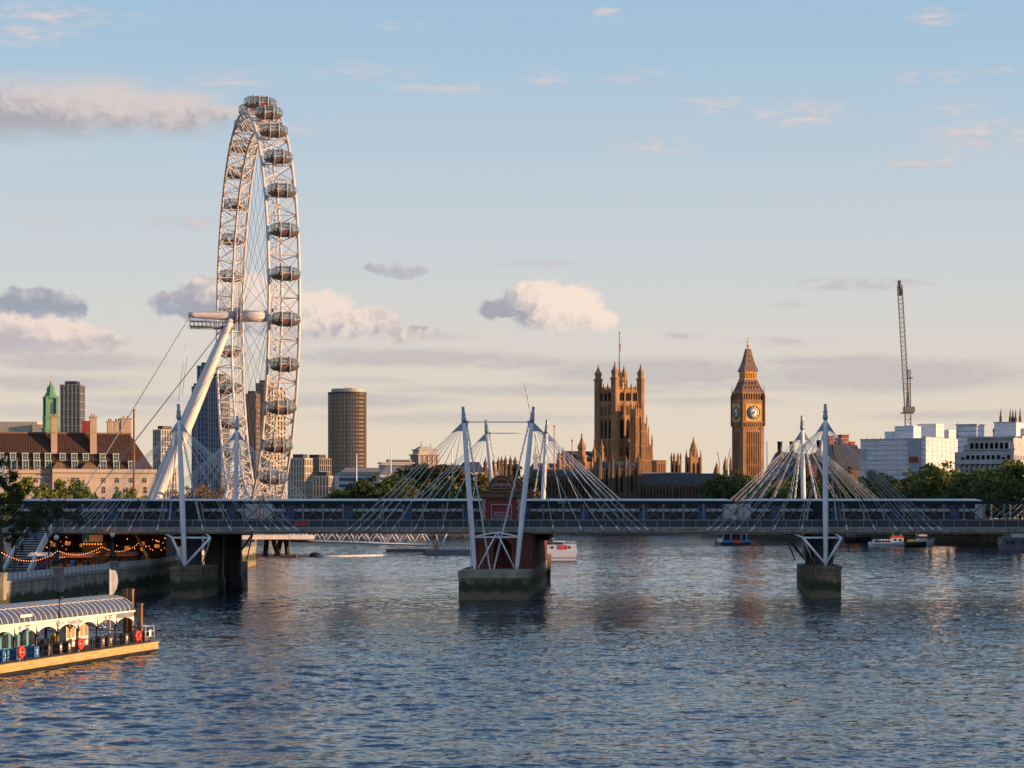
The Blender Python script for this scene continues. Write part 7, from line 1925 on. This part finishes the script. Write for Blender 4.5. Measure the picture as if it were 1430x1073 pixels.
# ---------------------------------------------------------------- quay: stairs, stalls, lamps, festoon, people
def bank_x(Y):
    for (x0, y0), (x1, y1) in zip(BANK_S[:-1], BANK_S[1:]):
        if y0 <= Y <= y1: return x0 + (x1 - x0) * (Y - y0) / (y1 - y0)
t = thing('bridge_stairs', 'wide stairs with pale sloping parapets climbing to the footbridge', 'stairs', (-66, 288, 0), world=True)
A0, A1 = Vector((-69.0, 288, GZ)), Vector((-72.0, 331, 10.6))
nst = 38
b = MB(); mstair = mat('stair_grey', (0.06, 0.06, 0.062), 0.9, var=0.2)
d = A1 - A0
pathp = lambda f: (WX(20 + 36 * f, 288 + 43 * f), 288 + 43 * f, GZ + 6.0 * f)
for k in range(nst):
    f0, f1 = k / nst, (k + 1) / nst
    x, y, z = pathp(f0); x1, y1, z1 = pathp(f1)
    b.m = 0; b.box(x - 1.5, y, max(GZ, z - 1.0), x + 1.5, y1 + .02, z1 - .004 * (k % 2))
    if k % 2: b.m = 1; b.box(x - 1.48, y - .03, z1 - .11, x + 1.48, y + .12, z1 + .012)  # pale strips: skylight on the treads put into the colour
b.build('step', [mstair, mat('stair_tread_skylit', (0.52, 0.52, 0.5), 0.8)], t)
b = MB(); sp = mat('stair_parapet_white', (0.50, 0.50, 0.48), 0.8, var=0.15)
for sx in (-1.75, 1.75):
    for (f0, f1) in ((0, .45), (.45, .55), (.55, 1.0)):
        p0, p1 = pathp(f0), pathp(f1)
        z0 = p0[2]; z1 = p1[2]
        b.extr([(p0[0] + sx - .15, p0[1], z0 - .6), (p0[0] + sx - .15, p0[1], z0 + .75), (p1[0] + sx - .15, p1[1], z1 + .75), (p1[0] + sx - .15, p1[1], z1 - .6)], (.3, 0, 0))
b.build('parapet', sp, t)
b = MB(); p = pathp(1.0); b.box(-85, 331, 10.0, p[0] + 9, 338, 10.55); b.build('landing', m_conc, t)

m_lamp = mat('lamp_iron', (0.012, 0.014, 0.016), 0.45, var=0.2)
m_lampglass = mat('lamp_globe', (0.65, 0.66, 0.66), 0.3, var=0.05)
for px, Y, lab in ((4, 267, 'black lamp standard on the stone pier at the edge of the view'), (79.5, 293, 'black lamp standard on the stone pier beside the pink stall'), (142, 322, 'black lamp standard on the stone pier nearest the mast')):
    t = thing('lamp_standard', lab, 'lamp post', (bank_x(Y) - .3, Y, GZ + 1.75), 0, 'lamp standards on the river wall')
    b = MB(); b.lathe([(.55, 0), (.6, .3), (.3, .8), (.42, 1.1), (.16, 1.5), (.12, 2.9), (.2, 3.0), (.1, 3.1)], 10); b.build('post', m_lamp, t)
    b = MB(); b.lathe([(.12, 3.1), (.3, 3.25), (.36, 3.5), (.24, 3.75), (.08, 3.85)], 10); b.build('globe', m_lampglass, t)
    b = MB(); b.lathe([(.2, 3.83), (.1, 3.95), (.03, 4.15)], 8); b.build('cap', m_lamp, t)
m_bulb = mat('festoon_bulb', (0.9, 0.5, 0.2), 0.4, emit=((1.0, 0.25, 0.045), 1.9))
bulb = MB(); bulb.lathe([(.015, -.07), (.05, -.035), (.055, 0), (.04, .045), (.015, .07)], 6); bulb_me = bulb.mesh('bulb', m_bulb)
def festoon(label, pts, n):
    """pts: (column, row, distance) of the hooks and low points"""
    P_ = [Vector(WP(*p)) for p in pts]
    t = thing('festoon_lights', label, 'string lights', tuple(P_[0]), world=True)
    line = []
    for A, B in zip(P_[:-1], P_[1:]):
        for q in range(8): line.append(A.lerp(B, q / 8))
    line.append(P_[-1])
    b = MB(); b.tube([tuple(p) for p in line], .025, 4, False); b.build('cable', m_black, t)
    for i in range(n):
        f = (i + .5) / n * (len(line) - 1); k = int(f); p = line[k].lerp(line[min(k + 1, len(line) - 1)], f - k)
        inst(bulb_me, 'bulb', t, p - P_[0] - Vector((0, 0, .1)))
def sag(a, b_, dip, n=6):
    return [(a[0] + (b_[0] - a[0]) * k / n, a[1] + (b_[1] - a[1]) * k / n + dip * 4 * (k / n) * (1 - k / n), a[2] + (b_[2] - a[2]) * k / n) for k in range(n + 1)]
festoon('glowing festoon of bulbs hung from the edge lamp to the lamp by the pink stall', sag((1, 770, 267), (82, 768, 293), 14), 24)
festoon('glowing festoon of bulbs hung between the two lamps past the stairs', sag((82, 769, 293), (142, 763, 322), 8), 20)
festoon('glowing festoon of bulbs from the third lamp towards the mast', sag((142, 763, 322), (192, 760, 345), 8), 17)
festoon('glowing festoon of bulbs along the awning of the orange stall', sag((82, 778, 310), (140, 770, 324), 1.5), 18)
m_emb = mat('lit_bulb_small', (0.9, 0.5, 0.2), 0.4, emit=((1.0, 0.42, 0.12), 3.0))
def stall(name, label, px0, px1, pyt, Y, m_body, m_roof, depth=3.0):
    x0, x1 = WX(px0, Y), WX(px1, Y); h = WZ(pyt, Y) - GZ
    t = thing(name, label, 'market stall', ((x0 + x1) / 2, Y, GZ)); w = x1 - x0
    b = MB(); b.box(-w / 2, 0, 0, w / 2, depth, 1.05); b.build('counter', m_body, t)
    b = MB(); b.box(-w / 2, depth - .1, 1.05, w / 2, depth, h - .3); b.build('back', m_body, t)
    b = MB()
    for sx in (-1, 1):
        for y in (.06, depth - .06): b.cbox(sx * (w / 2 - .06), y, 1.05, .1, .1, h - 1.3)
    b.build('post', m_body, t)
    b = MB(); b.extr([(-w / 2 - .3, -.5, h - .3), (-w / 2 - .3, -.5, h - .15), (-w / 2 - .3, depth * .5, h + .35), (-w / 2 - .3, depth + .3, h - .1), (-w / 2 - .3, depth + .3, h - .25)], (w + .6, 0, 0)); b.build('roof', m_roof, t)
    return t
m_stallorange = mat('stall_orange', (0.42, 0.12, 0.03), 0.7, var=0.25)
m_stallpink = mat('stall_pink', (0.52, 0.16, 0.19), 0.7, var=0.2)
stall('market_stall', 'long orange timber market stall behind the parapet', 83, 127, 776, 313, m_stallorange, m_stallorange, 4)
stall('market_stall', 'pink and white kiosk tucked under the bridge stairs', 42, 66, 775, 303, m_stallpink, m_panel, 3)
stall('market_stall', 'dark stall with an orange roof nearest the mast pier', 150, 186, 774, 335, m_brown, m_stallorange, 4)
t = thing('food_kiosk', 'kiosk with a blue and white gabled sign glowing under the bridge', 'kiosk', (WX(130, 352), 352, GZ))
k = 352 / F
b = MB(); b.box(-15 * k, 0, 0, 18 * k, 5, 3.6); b.build('wall', m_brown, t)
b = MB(); b.box(-15 * k, -.3, 3.6, -5 * k, .2, 4.9); b.build('blue_sign', m_boatblue, t)
b = MB(); b.box(-5 * k + .02, -.3, 3.7, 14 * k, .2, 4.8); b.build('white_sign', m_panel, t)
b = MB(); b.extr([(-13 * k, -.5, 3.6), (-6 * k, -.5, 3.6), (-9.5 * k, -.5, 4.3)], (0, .2, 0)); b.build('gable', m_copperpale, t)
for i in range(7):
    inst(bulb_me, 'lamp', t, (-12 * k + i * 4 * k, -.6, 3.3), 0, 1.6)
t = thing('pavilion', 'dim riverside pavilion under the bridge with warm lit openings', 'building', (WX(160, 375), 375, GZ))
b = MB(); b.box(-18, 0, 0, 9, 12, 5.0); b.build('wall', mat('pavilion_dark', (0.05, 0.04, 0.035), 0.8), t)
b = MB(); b.box(-18.5, -1, 4.4, 9.5, 0, 4.9); b.build('fascia', m_brown, t)
wl = MB(); wl.box(-.45, -.06, 0, .45, .02, .6); wle = wl.mesh('lit_window', mat('lit_opening', (0.6, 0.3, 0.12), 0.5, emit=((1.0, 0.36, 0.09), 0.22)))
r3 = random.Random(5)
for x in np.arange(-16, 9, 2.6): inst(wle, 'lit_window', t, (x, -.05, 1.2 + r3.uniform(0, 1.6)))
for i in range(44): inst(bulb_me, 'lamp', t, (r3.uniform(-17, 9), -1.2, r3.uniform(1.8, 4.3)), 0, r3.uniform(.8, 1.5))
t = thing('raking_strut', 'pale raking strut glowing warm beside the mast pier', 'strut', (WX(205, 350), 350, GZ), world=True)
b = MB(); b.tube([WP(190, 746, 352), WP(206, 778, 350)], .28, 6); b.build('strut', mat('cream_strut', (0.55, 0.45, 0.3), 0.6), t)
b = MB(); b.tube([WP(206, 778, 350), (WX(206, 350), 350, GZ)], .45, 8); b.build('post', m_stallorange, t)
t = thing('red_banner', 'red banner on a short pole behind the mast pier struts', 'banner', (WX(244, 368), 368, GZ))
b = MB(); b.tube([(0, 0, 0), (0, 0, 5.2)], .06, 6); b.build('pole', m_lamp, t); b = MB(); b.box(.05, -.03, 2.6, 1.3, .03, 5.0); b.build('cloth', mat('banner_red', (0.5, 0.04, 0.06), 0.7), t)
t = thing('leaning_pole', 'thick white pole leaning at the edge of the view above the stairs', 'pole', WP(-4, 700, 300), world=True)
b = MB(); b.tube([WP(-8, 712, 300), WP(1, 671, 300), WP(10, 637, 300)], [.24, .2, .12], 8); b.build('pole', m_white, t)
b = MB(); b.tube([WP(-8, 712, 300), (WX(-9, 300), 300, GZ)], .26, 8); b.build('base', m_white, t)
t = thing('advertising_board', 'small blue sign board before the orange stall', 'sign', (WX(101, 309), 309, GZ))
b = MB(); b.box(-.28, -.04, .5, .28, .04, 1.7); b.build('panel', m_boatblue, t); b = MB(); b.cbox(-.25, 0, 0, .06, .06, .5); b.cbox(.25, 0, 0, .06, .06, .5); b.build('leg', m_lamp, t)
t = thing('banner', 'red lettered banner hung on the footbridge railing', 'banner', (WX(422, 332.9), 332.85, 11.4))
b = MB(); b.extr([(-.9, 0, -.3), (.85, 0, -.32), (.95, 0, .1), (.7, 0, .38), (-.75, 0, .34), (-.95, 0, .05)], (0, .06, 0)); b.build('cloth', MATS['banner_red'], t)

# ---------------------------------------------------------------- people
def body_mesh(pose):
    J = {'pelvis': (0, 0, .95), 'waist': (0, .0, 1.12), 'chest': (0, .01, 1.36), 'neck': (0, 0, 1.52), 'head': (0, -.02, 1.62), 'crown': (0, -.01, 1.74)}
    st = {'stand': (.02, -.02), 'walk': (-.26, .26), 'lean': (-.06, .05)}[pose]
    E = [('pelvis', 'waist'), ('waist', 'chest'), ('chest', 'neck'), ('neck', 'head'), ('head', 'crown')]
    for s, f, n_ in ((-1, st[0], 'l'), (1, st[1], 'r')):
        J['hip' + n_] = (s * .10, 0, .90); J['knee' + n_] = (s * .11, f * .55 - .03, .50); J['ankle' + n_] = (s * .11, f + .03, .08); J['toe' + n_] = (s * .12, f - .15, .03)
        J['sho' + n_] = (s * .19, .01, 1.42)
        hand = {'stand': (s * .24, -.02, .80), 'walk': (s * .25, -f * .7, .84), 'lean': (s * .20, -.36, 1.08)}[pose]
        el = {'stand': (s * .25, .03, 1.12), 'walk': (s * .25, -f * .25 + .05, 1.12), 'lean': (s * .28, -.08, 1.16)}[pose]
        J['elb' + n_] = el; J['hand' + n_] = hand; J['fin' + n_] = (hand[0], hand[1] - .03, hand[2] - .13 if pose != 'lean' else hand[2])
        E += [('pelvis', 'hip' + n_), ('hip' + n_, 'knee' + n_), ('knee' + n_, 'ankle' + n_), ('ankle' + n_, 'toe' + n_), ('chest', 'sho' + n_), ('sho' + n_, 'elb' + n_), ('elb' + n_, 'hand' + n_), ('hand' + n_, 'fin' + n_)]
    rad = {'pelvis': .15, 'waist': .135, 'chest': .155, 'neck': .06, 'head': .09, 'crown': .075, 'hip': .095, 'knee': .062, 'ankle': .042, 'toe': .04, 'sho': .07, 'elb': .047, 'hand': .04, 'fin': .022}
    names = list(J); me = bpy.data.meshes.new('body_skeleton'); me.from_pydata([J[n] for n in names], [(names.index(a), names.index(b)) for a, b in E], [])
    o = bpy.data.objects.new('body_skeleton', me); COL.objects.link(o)
    o.modifiers.new('skin', 'SKIN'); sub = o.modifiers.new('sub', 'SUBSURF'); sub.levels = 1
    for i, n in enumerate(names):
        k = n if n in rad else n[:-1]; r = rad[k]
        me.skin_vertices[0].data[i].radius = (r, r * (.75 if k in ('chest', 'waist', 'pelvis') else 1)); me.skin_vertices[0].data[i].use_root = (n == 'pelvis')
    out = bpy.data.meshes.new_from_object(o.evaluated_get(bpy.context.evaluated_depsgraph_get()))
    bpy.data.objects.remove(o); bpy.data.meshes.remove(me)
    out.name = 'person'
    return out
skin = mat('skin', (0.40, 0.25, 0.18), 0.6, var=0.08)
CL = {'black': (0.012, 0.012, 0.014), 'navy': (0.015, 0.022, 0.05), 'grey': (0.11, 0.11, 0.12), 'red': (0.32, 0.03, 0.03), 'white': (0.55, 0.55, 0.53), 'blue': (0.05, 0.12, 0.30), 'brown': (0.09, 0.06, 0.04), 'pink': (0.5, 0.2, 0.22)}
m_cl = {k: mat('cloth_' + k, v, 0.85, var=0.15, scale=4) for k, v in CL.items()}
bodies = {p: body_mesh(p) for p in ('stand', 'walk', 'lean')}
hair_b = MB(); hair_b.lathe([(.03, 1.80), (.085, 1.765), (.105, 1.70), (.10, 1.63), (.06, 1.58)], 8, (0, .012, 0)); hair_me = hair_b.mesh('hair', m_black)
variants = {}
def person_mesh(pose, top, legs):
    key = (pose, top, legs)
    if key in variants: return variants[key]
    me = bodies[pose].copy(); me.materials.clear()
    for m in (m_cl[legs], m_cl[top], skin): me.materials.append(m)
    for pl in me.polygons:
        c = pl.center
        pl.material_index = 2 if c.z > 1.53 or (abs(c.x) > .17 and c.z < .86 and pose == 'stand' and c.z > .6) else (1 if c.z > .93 else 0)
    variants[key] = me
    return me
def person(x, y, z, rz, pose, top, legs, label, group):
    o = bpy.data.objects.new('person', person_mesh(pose, top, legs)); COL.objects.link(o)
    o.location = (x, y, z); o.rotation_euler = (0, 0, rz); tag(o, label, 'person', group)
    h = bpy.data.objects.new('hair', hair_me); COL.objects.link(h); h.parent = o
    return o
for px, pose, top, legs, rz, lab in ((343, 'walk', 'navy', 'black', PI / 2, 'person in a navy coat walking over the footbridge beside the near mast fan'), (372, 'walk', 'grey', 'navy', -PI / 2, 'person in grey walking the footbridge before the red lettered banner'), (462, 'walk', 'white', 'black', PI / 2, 'person in white striding along the footbridge over the white gangway'), (520, 'walk', 'black', 'black', -PI / 2, 'person in black walking the footbridge above the pale boom'),
                                  (586, 'stand', 'red', 'navy', 0.3, 'person in a red jacket standing on the footbridge above the pontoon'), (826, 'walk', 'blue', 'black', PI / 2, 'person in blue walking the footbridge past the girder sign'), (931, 'walk', 'grey', 'black', -PI / 2, 'person in grey walking on the footbridge before the gothic river front'), (1066, 'walk', 'black', 'navy', PI / 2, 'person in black walking the footbridge near the river bus'), (1243, 'walk', 'navy', 'navy', PI / 2, 'person in dark blue walking the footbridge above the orange topped cruiser'), (1236, 'walk', 'brown', 'black', PI / 2, 'person in brown following the one in dark blue on the footbridge'), (1345, 'walk', 'white', 'navy', -PI / 2, 'person in a white top walking at the far end of the footbridge')):
    person(WX(px, 335.4), 335.4, 10.6, rz, pose, top, legs, lab, 'people crossing the footbridge')
quay = [(37, 298, 'stand', 'pink', 'navy', 'person in pink waiting at the pink kiosk'), (48, 299, 'stand', 'white', 'black', 'person in white at the pink kiosk counter'), (57, 298, 'walk', 'blue', 'black', 'person in blue walking by the pink kiosk'), (62, 300, 'stand', 'grey', 'black', 'person in grey beside the slender bare tree'), (90, 306, 'walk', 'black', 'black', 'person in black passing the end of the orange stall'), (106, 308, 'stand', 'navy', 'black', 'person in navy by the small blue sign board'), (116, 309, 'walk', 'black', 'navy', 'person in black striding before the orange stall'), (120, 311, 'stand', 'brown', 'black', 'person in brown standing behind the parapet by the orange stall'), (124, 310, 'stand', 'black', 'black', 'person in black near the orange stall corner'), (135, 318, 'walk', 'grey', 'black', 'person in grey walking near the third lamp'), (150, 326, 'walk', 'black', 'black', 'person in black behind the third lamp'), (158, 330, 'stand', 'navy', 'navy', 'person in navy before the dark stall'), (166, 333, 'stand', 'black', 'black', 'person in black leaning towards the dark stall'), (176, 335, 'walk', 'brown', 'black', 'person in brown before the dark stall'), (185, 340, 'walk', 'white', 'black', 'person in a pale top near the raking strut'), (200, 350, 'stand', 'grey', 'navy', 'person in grey beside the raking strut post'), (213, 353, 'walk', 'black', 'black', 'person in black past the raking strut, nearing the mast pier'), (206, 357, 'stand', 'brown', 'black', 'person in brown behind the raking strut post')]
for i, (px, Y, pose, top, legs, lab) in enumerate(quay):
    person(WX(px, Y), Y, GZ, i * 1.9, pose, top, legs, lab, 'people on the quay')
for i, (f, dx, pose, top, legs, lab) in enumerate([(.12, .4, 'walk', 'red', 'navy', 'person in red climbing the lowest bridge steps'), (.42, -.5, 'walk', 'black', 'black', 'person in black halfway up the bridge stairs'), (.66, .5, 'walk', 'blue', 'navy', 'person in blue on the upper bridge stairs'), (.78, -.3, 'walk', 'black', 'navy', 'person in a black coat near the top of the stairs'), (.9, .3, 'walk', 'grey', 'black', 'person in grey at the top of the stairs')]):
    k_ = int(f * nst); p = pathp(k_ / nst); p1 = pathp((k_ + 1) / nst)
    person(p[0] + dx, p[1] + .5, p1[2], PI if i % 2 else 0, pose, top, legs, lab, 'people on the bridge stairs')

# warm lamps that light the stalls in the shade under the bridge
for i, (px, py, Y, e) in enumerate(((104, 770, 311, 60.0), (150, 766, 332, 60.0), (182, 764, 346, 60.0), (52, 768, 303, 25.0), (125, 752, 349, 40.0))):
    ld = bpy.data.lights.new('stall_lamp', 'POINT'); ld.energy = e; ld.color = (1.0, 0.42, 0.12); ld.shadow_soft_size = 0.15
    lo = bpy.data.objects.new('stall_lamp', ld); COL.objects.link(lo); lo.location = WP(px, py, Y)
